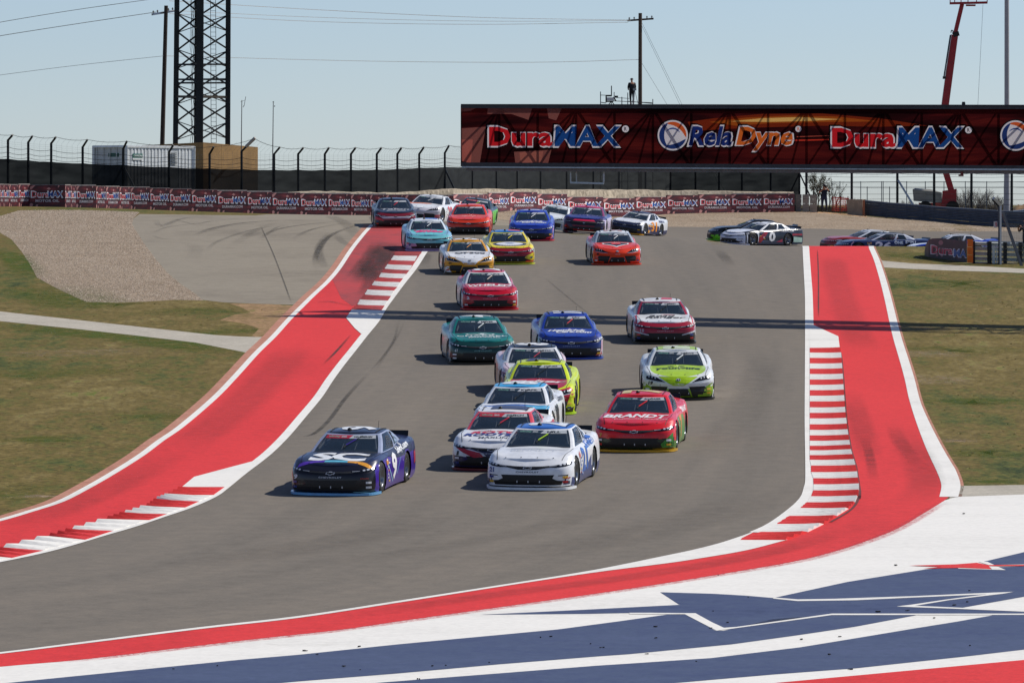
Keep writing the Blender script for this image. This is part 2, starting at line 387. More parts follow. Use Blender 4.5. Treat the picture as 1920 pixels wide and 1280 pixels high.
# red run-off left, with kerb edge and lines
top_l = hits([(699, 421), (728, 421), (768, 424), (800, 466)])
red_l = sheet('red_runoff', wOL[::-1] + top_l + wIL, .018, M_RED); tag(red_l, 'red painted run-off strip along the left of the track')
top_left_worn = hits([(700, 420), (728, 420), (768, 423), (801, 466), (794, 476), (774, 505), (745, 541), (727, 566), (660, 574), (640, 560), (622, 522)] + [outer_left[i] for i in range(len(outer_left)) if 425 < outer_left[i][1] < 515][::-1])
wr = sheet('worn_red_runoff', top_left_worn, .024, M_REDW); tag(wr, 'dark rubber worn patch at the top of the left red run-off')
strip('kerb_edge', wOL, .07, .34, .012, M_KERB_EDGE) ; strip('white_line', wOL, .09, .09, .030, M_WHITE)
strip('white_line', wIL, .13, .10, .034, M_WHITE)
# red run-off right
red_r = sheet('red_runoff', wTR + [(wTR[-1][0], wRL[-1][1])] + wRL[::-1] + wOR[::-1] + [gd(1636, 239), gd(1508, 240)], .018, M_RED); tag(red_r, 'red painted run-off strip sweeping round the right of the track')
strip('verge_edge', wOR, .02, .0, .010, M_KERB_EDGE)
# outer white line of varying width
oc = [gd(1632, 242), gd(1632.5, 239)] + wOR
lw = [.1, .1] + [float(np.interp(p[1], [460, 620, 760, 830, 880, 935], [.11, .13, .14, .19, .22, .20])) for p in outer_right]
V = []; Fc = []
DD = [];
for (p, w), (q, w2) in zip(list(zip(oc, lw))[:-1], list(zip(oc, lw))[1:]):
    n = max(1, int(math.hypot(q[0]-p[0], q[1]-p[1])))
    for k in range(n): t = k / n; DD.append((p[0]+(q[0]-p[0])*t, p[1]+(q[1]-p[1])*t, w+(w2-w)*t))
DD.append((*oc[-1], lw[-1]))
for p in DD: V += [(p[0]-p[2], p[1], G(p[0]-p[2], p[1])+.015), (p[0]+p[2], p[1], G(p[0]+p[2], p[1])+.015)]
mesh_obj('white_line', V, [(2*i, 2*i+1, 2*i+3, 2*i+2) for i in range(len(DD)-1)], M_WHITE, smooth=True)['kind'] = 'structure'
V = []
for p in DD: V += [(p[0]+p[2], p[1], G(p[0]+p[2], p[1])+.006), (p[0]+p[2]+.07, p[1], G(p[0]+p[2]+.07, p[1])+.006)]
mesh_obj('verge_edge', V, [(2*i, 2*i+1, 2*i+3, 2*i+2) for i in range(len(DD)-1)], M_KERB_EDGE, smooth=True)['kind'] = 'structure'
# inner white line: narrow, then a wedge of white near the bottom
kI = [i for i, p in enumerate(track_right) if p[1] <= 1002]
strip('white_line', [gd(1510, 243), gd(1509, 240)] + [(wTR[i][0] + .09, wTR[i][1]) for i in kI], .13, .14, .034, M_WHITE)
kJ = [i for i, p in enumerate(track_right) if p[1] >= 985]
wedge_low = hits(cr([(1473, 1013.5), (1396, 1033), (1296, 1050), (1240, 1058), (1107, 1075), (935, 1101), (747, 1130.5), (560, 1159), (375, 1180), (187, 1203.5), (0, 1226.5), (-300, 1261), (-800, 1313)], 6))
sheet('white_line', [wTR[i] for i in kJ] + wedge_low[::-1] + hits([(1477, 1012.5), (1390, 1010)]), .032, M_WHITE)

# service roads, dirt
pl = sheet('service_road', hits([(-200, 570), (0, 584), (110, 596), (255, 612), (401, 628), (450, 631), (492, 632)]) + hits([(466, 662), (437, 656), (365, 642), (255, 629), (146, 617), (0, 602), (-200, 588)]), .008, M_PATH)
tag(pl, 'thin pale service road crossing the grass on the left')
pr = sheet('service_road', hits([(1652, 487), (1655, 489), (1710, 494), (1800, 498), (1849, 500), (1920, 504), (2200, 515)]) + hits([(2200, 526), (1920, 512), (1784, 507.5), (1700, 504), (1658, 501.5)]), .010, M_PATH)
tag(pr, 'pale service road behind the right hand grass bank')
sheet('bare_dirt', hits([(430, 569), (500, 570), (549, 573), (527, 598), (505, 622), (492, 634), (472, 630), (486, 616), (455, 606), (412, 600), (440, 590), (470, 586), (452, 576)]), .005, M_DIRT)
sheet('bare_dirt', hits([(1649, 492), (1660, 515), (1672, 560), (1690, 640), (1708, 690), (1722, 745), (1742, 800), (1773, 868), (1795, 915), (1778, 885), (1745, 818), (1724, 778), (1705, 712), (1690, 668), (1672, 600), (1660, 548)]), .004, M_DIRT)

# big painted area in the foreground
wa = sheet('white_painted_runoff', wRL + [(wRL[-1][0], 60.0), (40.0, 60.0), (40.0, hit(1920, 927)[1] + .5)] + hits([(1920, 927), (1793, 931.5), (1778, 936)]), .014, M_WHITE)
tag(wa, 'white painted asphalt run-off with stripes in the foreground')
sheet('service_road', hits([(1783, 915), (1793, 911), (1920, 909)]) + [(22, hit(1920, 908)[1]), (22, hit(1920, 928)[1])] + hits([(1920, 928), (1793, 933), (1780, 937)]), .012, M_PATH)
Y = lambda n, P, o, m, lab: tag(sheet(n, hits(P), o, m), lab)
Y('blue_stripe', [(901, 1152.6)] + [(1100, 1143), (1276, 1133.9)] + Z2([(240, 657), (150, 598), (400, 605), (560, 614), (700, 626), (1060, 548), (1440, 487), (1500, 483), (1920, 472), (2100, 468), (2100, 590), (1920, 620), (1600, 677), (1920, 691), (2100, 697), (2100, 704), (985, 706), (455, 778), (320, 702), (100, 699), (0, 699)]) + [(1100, 1151)], .020, M_BLUE, 'long blue stripe reaching a white star outline in the foreground')
Y('blue_stripe', Z2([(1725, 449), (1920, 403), (2200, 340), (2200, 458), (1920, 462), (1750, 465)]), .020, M_BLUE, 'short blue stripe at the right edge above the red star')
Y('blue_stripe', [(1253, 1152), (1160, 1165), (1047, 1180), (935, 1190.5), (747, 1208), (560, 1227.6), (450, 1237), (262, 1255.6), (112, 1270.6), (-100, 1292), (-400, 1320), (-400, 1400), (0, 1340), (400, 1292), (560, 1277.5), (747, 1262.5), (935, 1245.6), (1122, 1230.6), (1180, 1226.5), (1373, 1208), (1496, 1191), (1604, 1175), (1718, 1153.6), (1560, 1152.5), (1450, 1161), (1357, 1182.5), (1341, 1182.5), (1286, 1152.5)], .020, M_BLUE, 'broad blue stripe sweeping across the foreground under the star outline')
Y('blue_stripe', Z2([(1780, 708), (2200, 708), (2200, 850), (1920, 877), (1640, 910), (1100, 968), (700, 998), (240, 1038)]) + [(1000, 1305), (400, 1360), (400, 1310)] + [(710, 1280), (935, 1262.5), (1120, 1248)] + Z2([(0, 945), (400, 918), (830, 866), (1100, 822), (1400, 772), (1600, 740)]), .020, M_BLUE, 'lowest blue stripe in the foreground')
Y('red_stripe', Z2([(2200, 895), (1920, 927), (1500, 966), (1100, 1003), (720, 1038), (500, 1080), (500, 1300), (2200, 1300)]), .020, M_RED, 'red stripe in the bottom right corner of the foreground')
Y('red_star', Z2([(1360, 470), (1590, 463.5), (1690, 456), (1745, 467), (2100, 465), (2100, 470), (1750, 473), (1762, 487), (1620, 481), (1430, 484.5), (1520, 476)]), .032, M_RED, 'flat red painted star at the right edge of the foreground')
Y('white_stripe', Z2([(1698, 451), (1742, 451), (1775, 466), (1750, 467)]), .028, M_WHITE, 'white outline above the red painted star')
Y('white_stripe', Z2([(1750, 473), (1790, 474), (1832, 491), (1600, 484), (1600, 481), (1765, 487)]), .028, M_WHITE, 'white outline below the red painted star')
Y('white_stripe', Z2([(700, 624), (820, 634), (1000, 631), (1400, 617.5), (1700, 604), (1870, 597), (1820, 606), (1560, 637), (1390, 665), (1600, 674), (1920, 688), (2100, 694), (2100, 698), (1920, 693.5), (1600, 680), (1390, 672), (1300, 668), (1370, 660), (1545, 634), (1740, 609), (1400, 624), (1100, 638), (820, 642), (700, 630)]), .028, M_WHITE, 'thin zigzag white star outline on the blue stripe')
Y('white_stripe', Z2([(0, 699), (100, 699), (322, 701), (400, 744), (460, 772), (520, 768), (985, 703), (1200, 703), (2100, 703), (2100, 709), (1390, 709.5), (985, 710), (465, 781), (425, 786), (270, 706), (190, 706), (0, 705)]), .028, M_WHITE, 'white star outline kinked below the blue stripe')

# rubber debris in the foreground
dm = MB()
for (x, y) in Z1([(870,1213),(1085,1198),(1585,1140),(1525,1122)]) + Z2([(432,517),(130,822),(325,937),(1303,468),(1625,217),(582,624),(1352,689),(1210,693),(476,748),(835,829),(970,903),(1073,976),(1486,725),(1658,860),(1578,662),(1654,592),(1645,648),(130,768),(395,775),(408,692),(85,900),(1028,817)]) + Z5([(955,648),(305,568),(93,608),(230,667),(313,684),(668,665),(735,663),(1787,525),(1788,468),(1263,518),(1210,522),(1460,555),(1518,573),(600,731)]):
    wx, wy = hit(x, y); s = random.uniform(.010, .032) * (1.7 if random.random() < .15 else 1)
    for _ in range(2): dm.box((wx + random.uniform(-s, s), wy + random.uniform(-s, s) * 2, G(wx, wy) + .020), (s * random.uniform(.8, 2), s * random.uniform(.6, 1.6), random.uniform(.008, .02)), 0, random.uniform(0, 3))
tag(dm.build('rubber_debris', matte('1b1b1e', .9)), 'small black crumbs of tyre rubber scattered on the painted run-off', kind='stuff')
KB = .018
# ------------------------------------------------------------------ rumble kerbs, each coloured block a piece
def lerp2(a, b, t): return (a[0] + (b[0] - a[0]) * t, a[1] + (b[1] - a[1]) * t)
def kerb(label, edges, first_red, drop_toward_camera=True, h=.06, ridges=3, worn=False):
    """edges: list of (left, right) pixel pairs from far to near or reverse; a block between each two"""
    root = empty('kerb', (0, 0, 0), label, kind='structure')
    red = first_red
    wr_, ww_ = (M_REDW, M_WHITEW) if worn else (M_RED, M_WHITE)
    for (a, b), (c, d) in zip(edges[:-1], edges[1:]):
        A, B, C_, D = hit(*a), hit(*b), hit(*c), hit(*d)
        mb = MB()
        for k in range(ridges):
            t0, t1 = k / ridges, (k + 1) / ridges
            tm = t0 + (t1 - t0) * .80
            P = []
            for t, hh in ((t0, KB), (tm, KB + h), (t1, KB)):
                l, r = lerp2(A, C_, t), lerp2(B, D, t)
                n = 3
                row = []
                for q in range(n + 1):
                    p = lerp2(l, r, q / n)
                    # ridges fade out towards the track side
                    fade = (1 - q / n) if edges[0][0][0] < edges[0][1][0] and not flip else q / n
                    row.append((p[0], p[1], G(*p) + KB + (hh - KB) * (.25 + .75 * fade)))
                P += row
            Fq = []
            for r_ in range(2):
                for q in range(3): i = r_ * 4 + q; Fq.append((i, i + 1, i + 5, i + 4))
            n_ = len(P)
            P += [(P[i][0], P[i][1], P[i][2] - .07) for i in (0, 4, 8, 3, 7, 11)]
            Fq += [(0, 4, n_ + 1, n_), (4, 8, n_ + 2, n_ + 1), (3, n_ + 3, n_ + 4, 7), (7, n_ + 4, n_ + 5, 11)]
            mb.add(P, Fq)
        mb.build('kerb_block', wr_ if red else ww_, root)
        red = not red
    return root
flip = False
eu = [((725, 98), (866, 98)), ((722, 112), (842, 113)), ((705, 136), (828, 139)), ((688, 158), (815, 162)), ((672, 182), (800, 187)), ((655, 203), (783, 207)), ((642, 226), (768, 230)), ((620, 247), (752, 250)), ((605, 269), (738, 275)), ((585, 290), (720, 294)), ((568, 316), (705, 322)), ((545, 342), (688, 346)), ((530, 369), (672, 372)), ((500, 393), (655, 397))]
kerb('red and white rumble kerb at the top left of the track', [(Z4([a])[0], Z4([b])[0]) for a, b in eu], True, worn=True)
sheet('white_wedge', hits(Z4([(500, 393), (655, 397), (560, 516), (548, 519), (515, 490), (470, 436)])), .041, M_WHITE)
el = [((341, 914), (421, 914)), ((314, 929), (400, 929)), ((293, 937), (373, 941)), ((274, 950), (347, 952.5)), ((233, 963), (313, 964.5)), ((200, 974), (279, 976)), ((135, 993), (212, 996)), ((92, 1006), (159, 1013)), ((6, 1027), (81, 1033)), ((-50, 1040), (22, 1047)), ((-130, 1057), (-60, 1062)), ((-190, 1068), (-120, 1073)), ((-270, 1082), (-200, 1086))]
kerb('red and white rumble kerb at the lower left of the track', el, True)
sheet('white_wedge', hits([(484, 863), (420, 880), (364, 895), (341, 914), (421, 914), (452, 888), (470, 874)]), .041, M_WHITE)
flip = True
ys = [(545, 545), (568, 570), (593, 595), (620, 622), (645, 646), (671, 673), (697, 698), (723, 724), (748, 749), (775, 776), (802, 803), (831, 833), (857, 858), (884, 885), (912, 913), (939, 941), (965, 966), (991, 993), (1015, 1016), (1037, 1038), (1060, 1061), (1083, 1085), (1110, 1111), (1142, 1143)]
Oc = np.array([(446, 490), (449, 545), (453, 570), (460, 660), (466, 750), (473, 850), (485, 950), (500, 1040), (521, 1110), (530, 1143)], float)
er = []
for a, b in ys: er.append(((303 if a < 1100 else 309, a), (float(np.interp(b, Oc[:, 1], Oc[:, 0])), b)))
er = [(Z3([a])[0], Z3([b])[0]) for a, b in er]
er2 = [((895, 45), (1111, 47)), ((896, 75), (1117, 76)), ((895, 104), (1117, 106)), ((885, 133), (1110, 135)), ((865, 162), (1098, 163)), ((833, 190), (1066, 193)), ((780, 228), (1010, 228)), ((718, 268), (945, 268)), ((640, 306), (868, 306)), ((540, 345), (760, 346))]
er += [(Z2([a])[0], Z2([b])[0]) for a, b in er2]
kerb('red and white rumble kerb down the right of the track', er, True)
sheet('white_wedge', hits(Z3([(300, 425), (345, 447), (440, 490), (447, 546), (303, 546), (300, 500)])), .041, M_WHITE)
# painted shadow of the kerb step along the right kerb's outer foot
M_STEP_SHADE = matte('5a1a1e', .9)
oj = hits(Z3([(447, 560), (454, 590), (461, 660), (468, 750), (475, 850), (487, 950), (502, 1040), (523, 1110), (533, 1170), (543, 1235), (541, 1270)]) + Z2([(1120, 130), (1100, 175), (1060, 212), (980, 258)]))
strip('kerb_step_shade', cr(oj, 4), .03, .03, .040, M_STEP_SHADE)

# ------------------------------------------------------------------ tyre marks and cracks
m, nt, b = newmat('rubber_mark'); b.inputs['Base Color'].default_value = lin('2b2826'); b.inputs['Roughness'].default_value = .9
at = N(nt, 'ShaderNodeAttribute', attribute_name='fade'); geo = N(nt, 'ShaderNodeNewGeometry'); no = N(nt, 'ShaderNodeTexNoise', Scale=3.0, Detail=4.0)
nt.links.new(geo.outputs['Position'], no.inputs['Vector'])
mu = N(nt, 'ShaderNodeMath', operation='MULTIPLY'); nt.links.new(at.outputs['Fac'], mu.inputs[0]); nt.links.new(no.outputs['Fac'], mu.inputs[1]); nt.links.new(mu.outputs[0], b.inputs['Alpha'])
M_MARK = m
def marks(name, label, items, off):
    V = []; Fc = []; A = []
    for pts, w, strength in items:
        c = hits(cr(pts, 6)); D = [c[0]]
        for p in c[1:]:
            q = D[-1]; n = max(1, int(math.hypot(p[0]-q[0], p[1]-q[1])))
            for k in range(1, n+1): D.append((q[0]+(p[0]-q[0])*k/n, q[1]+(p[1]-q[1])*k/n))
        n0 = len(V)
        for i, p in enumerate(D):
            a_, b_ = D[max(i-1, 0)], D[min(i+1, len(D)-1)]; dx, dy = b_[0]-a_[0], b_[1]-a_[1]; l = math.hypot(dx, dy) or 1
            e = min(1, i / 6, (len(D)-1-i) / 6)
            for s, al in ((-1, 0), (-.5, 1), (.5, 1), (1, 0)):
                x, y = p[0]-dy/l*w*s, p[1]+dx/l*w*s; V.append((x, y, G(x, y)+off)); A.append(al*e*strength*1.6)
        for i in range(len(D)-1):
            for s in range(3): k = n0+4*i+s; Fc.append((k, k+1, k+5, k+4))
    o = mesh_obj(name, V, Fc, M_MARK); at_ = o.data.attributes.new('fade', 'FLOAT', 'POINT'); at_.data.foreach_set('value', A)
    return tag(o, label, kind='stuff')
Z8 = lambda p: zz(p, 0, 380, 2.743)
A_ = []
A_ += [(Z8(p), w, s) for p, w, s in [
    ([(690, 140), (850, 125), (1000, 108), (1200, 85), (1500, 75)], .15, .35),
    ([(780, 160), (850, 130), (980, 112)], .14, .45), ([(780, 165), (830, 185), (960, 195)], .12, .4),
    ([(800, 85), (830, 120), (950, 80), (1150, 68)], .25, .4), ([(1000, 170), (1100, 130), (1300, 100), (1600, 85)], .22, .7),
    ([(1040, 160), (1150, 125), (1330, 105)], .15, .5), ([(1060, 250), (1120, 200), (1300, 140), (1500, 110)], .18, .35),
    ([(1330, 190), (1420, 140), (1600, 110), (1850, 90)], .2, .6), ([(1500, 190), (1600, 140), (1800, 100)], .2, .55),
    ([(1620, 330), (1630, 260), (1700, 170), (1850, 110)], .2, .75), ([(1670, 340), (1640, 240), (1700, 150)], .3, .5), ([(1720, 150), (1760, 200), (1830, 240)], .3, .35),
    ([(1340, 120), (1400, 250), (1450, 380), (1500, 520)], .045, .95), ([(1350, 180), (1420, 130), (1480, 120)], .12, .5),
    ([(880, 80), (1000, 110), (1100, 90)], .15, .5), ([(960, 200), (1010, 240), (980, 300)], .5, .15), ([(1250, 180), (1300, 150), (1420, 100)], .3, .4),
    ([(1180, 230), (1280, 170), (1430, 130)], .4, .2), ([(1700, 70), (1780, 110), (1840, 180)], .5, .3)]]
marks('tyre_marks', 'dark curving tyre marks across the pale concrete apron', [(p, w * .75, q * .62) for p, w, q in A_], .011)
B_ = [(Z4([(220, 1058), (300, 1040), (380, 970), (470, 850), (590, 720)]), .075, .75), (Z4([(590, 720), (660, 640), (720, 550), (745, 450)]), .05, .5),
      ([(700, 700), (740, 640), (760, 600)], .05, .3), ([(1345, 468), (1358, 482), (1370, 500)], .28, .45), ([(1180, 540), (1240, 560), (1300, 575)], .05, .3),
      ([(1020, 520), (1080, 570), (1120, 600)], .05, .35), ([(1400, 560), (1450, 566), (1500, 573)], .03, .7), ([(780, 470), (800, 480), (790, 500)], .25, .4),
      ([(820, 960), (700, 1000), (520, 1035), (300, 1065)], .9, .16), ([(1500, 900), (1350, 960), (1100, 1020), (800, 1060)], 1.0, .14), ([(1440, 660), (1400, 760), (1320, 860)], .6, .12), ([(1250, 900), (1050, 980), (800, 1030), (500, 1070)], .5, .12)]
marks('tyre_marks', 'faint dark skid marks on the main track asphalt', [(p, w, q * .7) for p, w, q in B_], .011)
C_ = [([(330, 840), (240, 900), (120, 955), (0, 995)], .5, .14), ([(560, 650), (450, 760), (330, 850)], .6, .14), ([(1640, 980), (1450, 1035), (1200, 1080), (900, 1120), (600, 1165)], .35, .16), ([(1690, 800), (1735, 900), (1700, 950)], .4, .16), ([(1560, 480), (1580, 560), (1620, 660)], .5, .12), (Z4([(640, 60), (690, 130), (600, 200)]), .5, .4), (Z4([(560, 120), (600, 230), (560, 330)]), .3, .35), (Z4([(350, 680), (420, 610), (500, 520)]), .04, .9),
      (Z4([(700, 40), (640, 130), (560, 260)]), .5, .5), (Z4([(640, 30), (600, 100), (500, 230)]), .3, .35), (Z4([(330, 360), (380, 350), (520, 380)]), .15, .3),
      (Z3([(340, 70), (345, 200), (345, 400)]), .02, .9), (Z3([(560, 960), (590, 1060), (610, 1190)]), .12, .35), (Z3([(700, 900), (740, 1000), (860, 1150)]), .2, .2), (Z3([(500, 750), (560, 950), (600, 1100)]), .3, .16)]
marks('tyre_marks', 'dark rubber smears on the red painted run-off', [(p, w * 1.2, q * 1.25) for p, w, q in C_], .020)

m, nt, b = newmat('paint_overspray'); b.inputs['Base Color'].default_value = lin('c8404a'); b.inputs['Roughness'].default_value = .8
at = N(nt, 'ShaderNodeAttribute', attribute_name='fade'); geo = N(nt, 'ShaderNodeNewGeometry'); no = N(nt, 'ShaderNodeTexNoise', Scale=9.0, Detail=6.0, Roughness=.8)
nt.links.new(geo.outputs['Position'], no.inputs['Vector']); mr = N(nt, 'ShaderNodeMapRange'); mr.inputs[1].default_value = .38; mr.inputs[2].default_value = .62; nt.links.new(no.outputs['Fac'], mr.inputs[0])
mu = N(nt, 'ShaderNodeMath', operation='MULTIPLY'); nt.links.new(at.outputs['Fac'], mu.inputs[0]); nt.links.new(mr.outputs[0], mu.inputs[1]); nt.links.new(mu.outputs[0], b.inputs['Alpha'])
M_OVER = m; keep_ = M_MARK; M_MARK = M_OVER
marks('paint_overspray', 'speckled red paint overspray along the edge of the white area', [([(x, y + 1.5) for x, y in red_lower[:-12:4]], .16, .42)], .011)
m2_, nt, b = newmat('green_grass'); b.inputs['Base Color'].default_value = lin('4a6020'); b.inputs['Roughness'].default_value = .9; b.inputs['Specular IOR Level'].default_value = .1
at = N(nt, 'ShaderNodeAttribute', attribute_name='fade'); geo = N(nt, 'ShaderNodeNewGeometry'); no = N(nt, 'ShaderNodeTexNoise', Scale=1.6, Detail=8.0, Roughness=.75)
nt.links.new(geo.outputs['Position'], no.inputs['Vector']); mr = N(nt, 'ShaderNodeMapRange'); mr.inputs[1].default_value = .36; mr.inputs[2].default_value = .64; nt.links.new(no.outputs['Fac'], mr.inputs[0])
mu = N(nt, 'ShaderNodeMath', operation='MULTIPLY'); nt.links.new(at.outputs['Fac'], mu.inputs[0]); nt.links.new(mr.outputs[0], mu.inputs[1]); nt.links.new(mu.outputs[0], b.inputs['Alpha'])
M_MARK = m2_
GG = [([(0, 606), (146, 622), (255, 634), (365, 648), (450, 664)], 1.6, .5), ([(-20, 470), (20, 478), (45, 500), (62, 522)], .8, .6), ([(75, 532), (120, 552), (170, 572), (260, 574)], 2.2, .4), ([(380, 616), (430, 622), (480, 625)], 2.2, .5),
      ([(30, 690), (120, 700), (220, 705)], 3., .3), ([(0, 830), (80, 824), (160, 820)], 1.2, .45), ([(230, 790), (300, 780), (330, 770)], 1.5, .3), ([(1700, 528), (1790, 534), (1900, 530)], 4., .3), ([(1740, 660), (1800, 655), (1900, 664)], 2., .3), ([(1760, 760), (1830, 752), (1900, 760)], 1.4, .5),
      ([(1780, 840), (1840, 850), (1910, 846)], 1.2, .4), ([(1800, 896), (1860, 902), (1930, 900)], .5, .5), ([(60, 900), (20, 930), (-30, 940)], .7, .35), ([(1660, 470), (1730, 480), (1800, 492)], 2., .4), ([(300, 590), (380, 582), (440, 580)], 2., .4)]
marks('green_patches', 'greener patches of grass in the dry turf', GG, .0022)
M_MARK = matte('b0957a', .9)
m3_, nt, b = newmat('bare_patch'); b.inputs['Base Color'].default_value = lin('a38c70'); b.inputs['Roughness'].default_value = .9
at = N(nt, 'ShaderNodeAttribute', attribute_name='fade'); geo = N(nt, 'ShaderNodeNewGeometry'); no = N(nt, 'ShaderNodeTexNoise', Scale=2.4, Detail=8.0, Roughness=.8)
nt.links.new(geo.outputs['Position'], no.inputs['Vector']); mr = N(nt, 'ShaderNodeMapRange'); mr.inputs[1].default_value = .46; mr.inputs[2].default_value = .6; nt.links.new(no.outputs['Fac'], mr.inputs[0])
mu = N(nt, 'ShaderNodeMath', operation='MULTIPLY'); nt.links.new(at.outputs['Fac'], mu.inputs[0]); nt.links.new(mr.outputs[0], mu.inputs[1]); nt.links.new(mu.outputs[0], b.inputs['Alpha'])
M_MARK = m3_
marks('bare_patches', 'sparse bare soil patches in the turf', [([(1700, 656), (1725, 662), (1750, 672)], 1.4, .5), ([(1735, 700), (1745, 712), (1755, 722)], 1.2, .5), ([(40, 928), (70, 930), (100, 925)], .5, .6), ([(60, 652), (150, 660), (240, 668)], 3., .25), ([(1770, 820), (1795, 826), (1815, 822)], .6, .4), ([(1690, 610), (1720, 616), (1750, 612)], 1.5, .35)], .0028)
M_MARK = keep_

# ------------------------------------------------------------------ grass tufts and loose stones
def inside(px, py, poly):
    c = False; j = len(poly) - 1
    for i in range(len(poly)):
        xi, yi = poly[i]; xj, yj = poly[j]
        if (yi > py) != (yj > py) and px < (xj - xi) * (py - yi) / (yj - yi) + xi: c = not c
        j = i
    return c
def inside_np(P, poly):
    x, y = P[:, 0], P[:, 1]; c = np.zeros(len(P), bool); j = len(poly) - 1
    for i in range(len(poly)):
        xi, yi = poly[i]; xj, yj = poly[j]
        if yi != yj: c ^= ((yi > y) != (yj > y)) & (x < (xj - xi) * (y - yi) / (yj - yi) + xi)
        j = i
    return c
rng = np.random.default_rng(3)
def scatter_mesh(name, label, P, tri_fn, mat, per):
    V, Fc = tri_fn(P); me = bpy.data.meshes.new(name)
    me.vertices.add(len(V)); me.vertices.foreach_set('co', V.astype(np.float32).ravel())
    nf = len(Fc); me.loops.add(nf * 3); me.loops.foreach_set('vertex_index', Fc.ravel().astype(np.int32))
    me.polygons.add(nf); me.polygons.foreach_set('loop_start', np.arange(0, nf * 3, 3, dtype=np.int32)); me.polygons.foreach_set('loop_total', np.full(nf, 3, np.int32))
    me.update(calc_edges=True)
    for m_ in mat: me.materials.append(m_)
    me.polygons.foreach_set('material_index', np.repeat(rng.integers(0, len(mat), len(P)), per).astype(np.int32))
    o = link(bpy.data.objects.new(name, me)); return tag(o, label, kind='stuff')
def tufts(P):
    n = len(P); z = Gn(P[:, 0], P[:, 1]); V = []; B = 4
    out = np.zeros((n, B * 3, 3)); 
    for k in range(B):
        a = rng.uniform(0, 6.28, n); r = rng.uniform(.01, .05, n); h = rng.uniform(.008, .02, n); w = rng.uniform(.02, .05, n)
        bx = P[:, 0] + np.cos(a) * r; by = P[:, 1] + np.sin(a) * r
        out[:, k*3+0] = np.stack([bx - np.sin(a) * w, by + np.cos(a) * w, z - .01], 1)
        out[:, k*3+1] = np.stack([bx + np.sin(a) * w, by - np.cos(a) * w, z - .01], 1)
        out[:, k*3+2] = np.stack([bx + np.cos(a) * h * .7, by + np.sin(a) * h * .7, z + h], 1)
    return out.reshape(-1, 3), np.arange(n * B * 3).reshape(-1, 3)
def stones(P):
    n = len(P); z = Gn(P[:, 0], P[:, 1]); s = rng.uniform(.012, .030, n)
    O = np.array([(1, 0, 0), (-1, 0, 0), (0, 1, 0), (0, -1, 0), (0, 0, 1)], float)
    V = O[None] * s[:, None, None] * rng.uniform(.6, 1.3, (n, 5, 1)); a = rng.uniform(0, 6.28, n)
    c, s_ = np.cos(a)[:, None], np.sin(a)[:, None]; X = V[..., 0] * c - V[..., 1] * s_; Yv = V[..., 0] * s_ + V[..., 1] * c
    V = np.stack([X + P[:, 0:1], Yv + P[:, 1:2], V[..., 2] * .9 + (z + .008)[:, None]], 2)
    Ft = np.array([(0, 2, 4), (2, 1, 4), (1, 3, 4), (3, 0, 4)]); Fc = Ft[None] + (np.arange(n) * 5)[:, None, None]
    return V.reshape(-1, 3), Fc.reshape(-1, 3)
def sample(n, x0, x1, y0, y1): return np.stack([rng.uniform(x0, x1, n), rng.uniform(y0, y1, n)], 1)
P = sample(1200, -26, -2, 95, 285)
lim = np.array(wOL)[np.argsort([p[1] for p in wOL])]; P = P[P[:, 0] < np.interp(P[:, 1], lim[:, 1], lim[:, 0]) - .55]
P = P[P[:, 0] > -0.092 * P[:, 1] - 1]
for poly in (ap, gr): P = P[~inside_np(P, poly)]
road = hits([(-200, 570), (0, 584), (110, 596), (255, 612), (401, 628), (492, 632)]) + hits([(466, 662), (437, 656), (365, 642), (255, 629), (146, 617), (0, 602), (-200, 588)])
P = P[~inside_np(P, road)]
GT = [matte('7c7e44', .9), matte('948450', .9), matte('868a44', .9), matte('9c8a60', .9)]
scatter_mesh('grass_tufts', 'short green and straw coloured grass left of the track', P, tufts, GT, 4)
P = sample(900, 8, 26, 128, 243)
lim = np.array(wOR)[np.argsort([p[1] for p in wOR])]; P = P[P[:, 0] > np.interp(P[:, 1], lim[:, 1], lim[:, 0]) + .45]
P = P[P[:, 0] < .092 * P[:, 1] + 1]; P = P[P[:, 1] > hit(1850, 911)[1]]
road = hits([(1652, 487), (1655, 489), (1710, 494), (1800, 498), (1849, 500), (1920, 504), (2200, 515)]) + hits([(2200, 526), (1920, 512), (1784, 507.5), (1700, 504), (1658, 501.5)])
P = P[~inside_np(P, road)]
scatter_mesh('grass_tufts', 'short green and straw coloured grass right of the track', P, tufts, GT, 4)
P = sample(170000, -27, -8, 190, 285); P = P[inside_np(P, gr)]; P = P[P[:, 0] > -0.092 * P[:, 1] - 1]
GS = [matte('8c7c6c', .85), matte('a09080', .85), matte('b4a696', .85), matte('756859', .85)]
scatter_mesh('loose_gravel', 'loose pale stones of the left gravel trap', P, stones, GS, 4)
P = sample(50000, -3, 34, 285, 357); P = P[inside_np(P, far_edge[2:] + wall_r[::-1])]
scatter_mesh('loose_gravel', 'loose pale stones beyond the far road', P, stones, GS, 4)
H9 = math.pi / 2
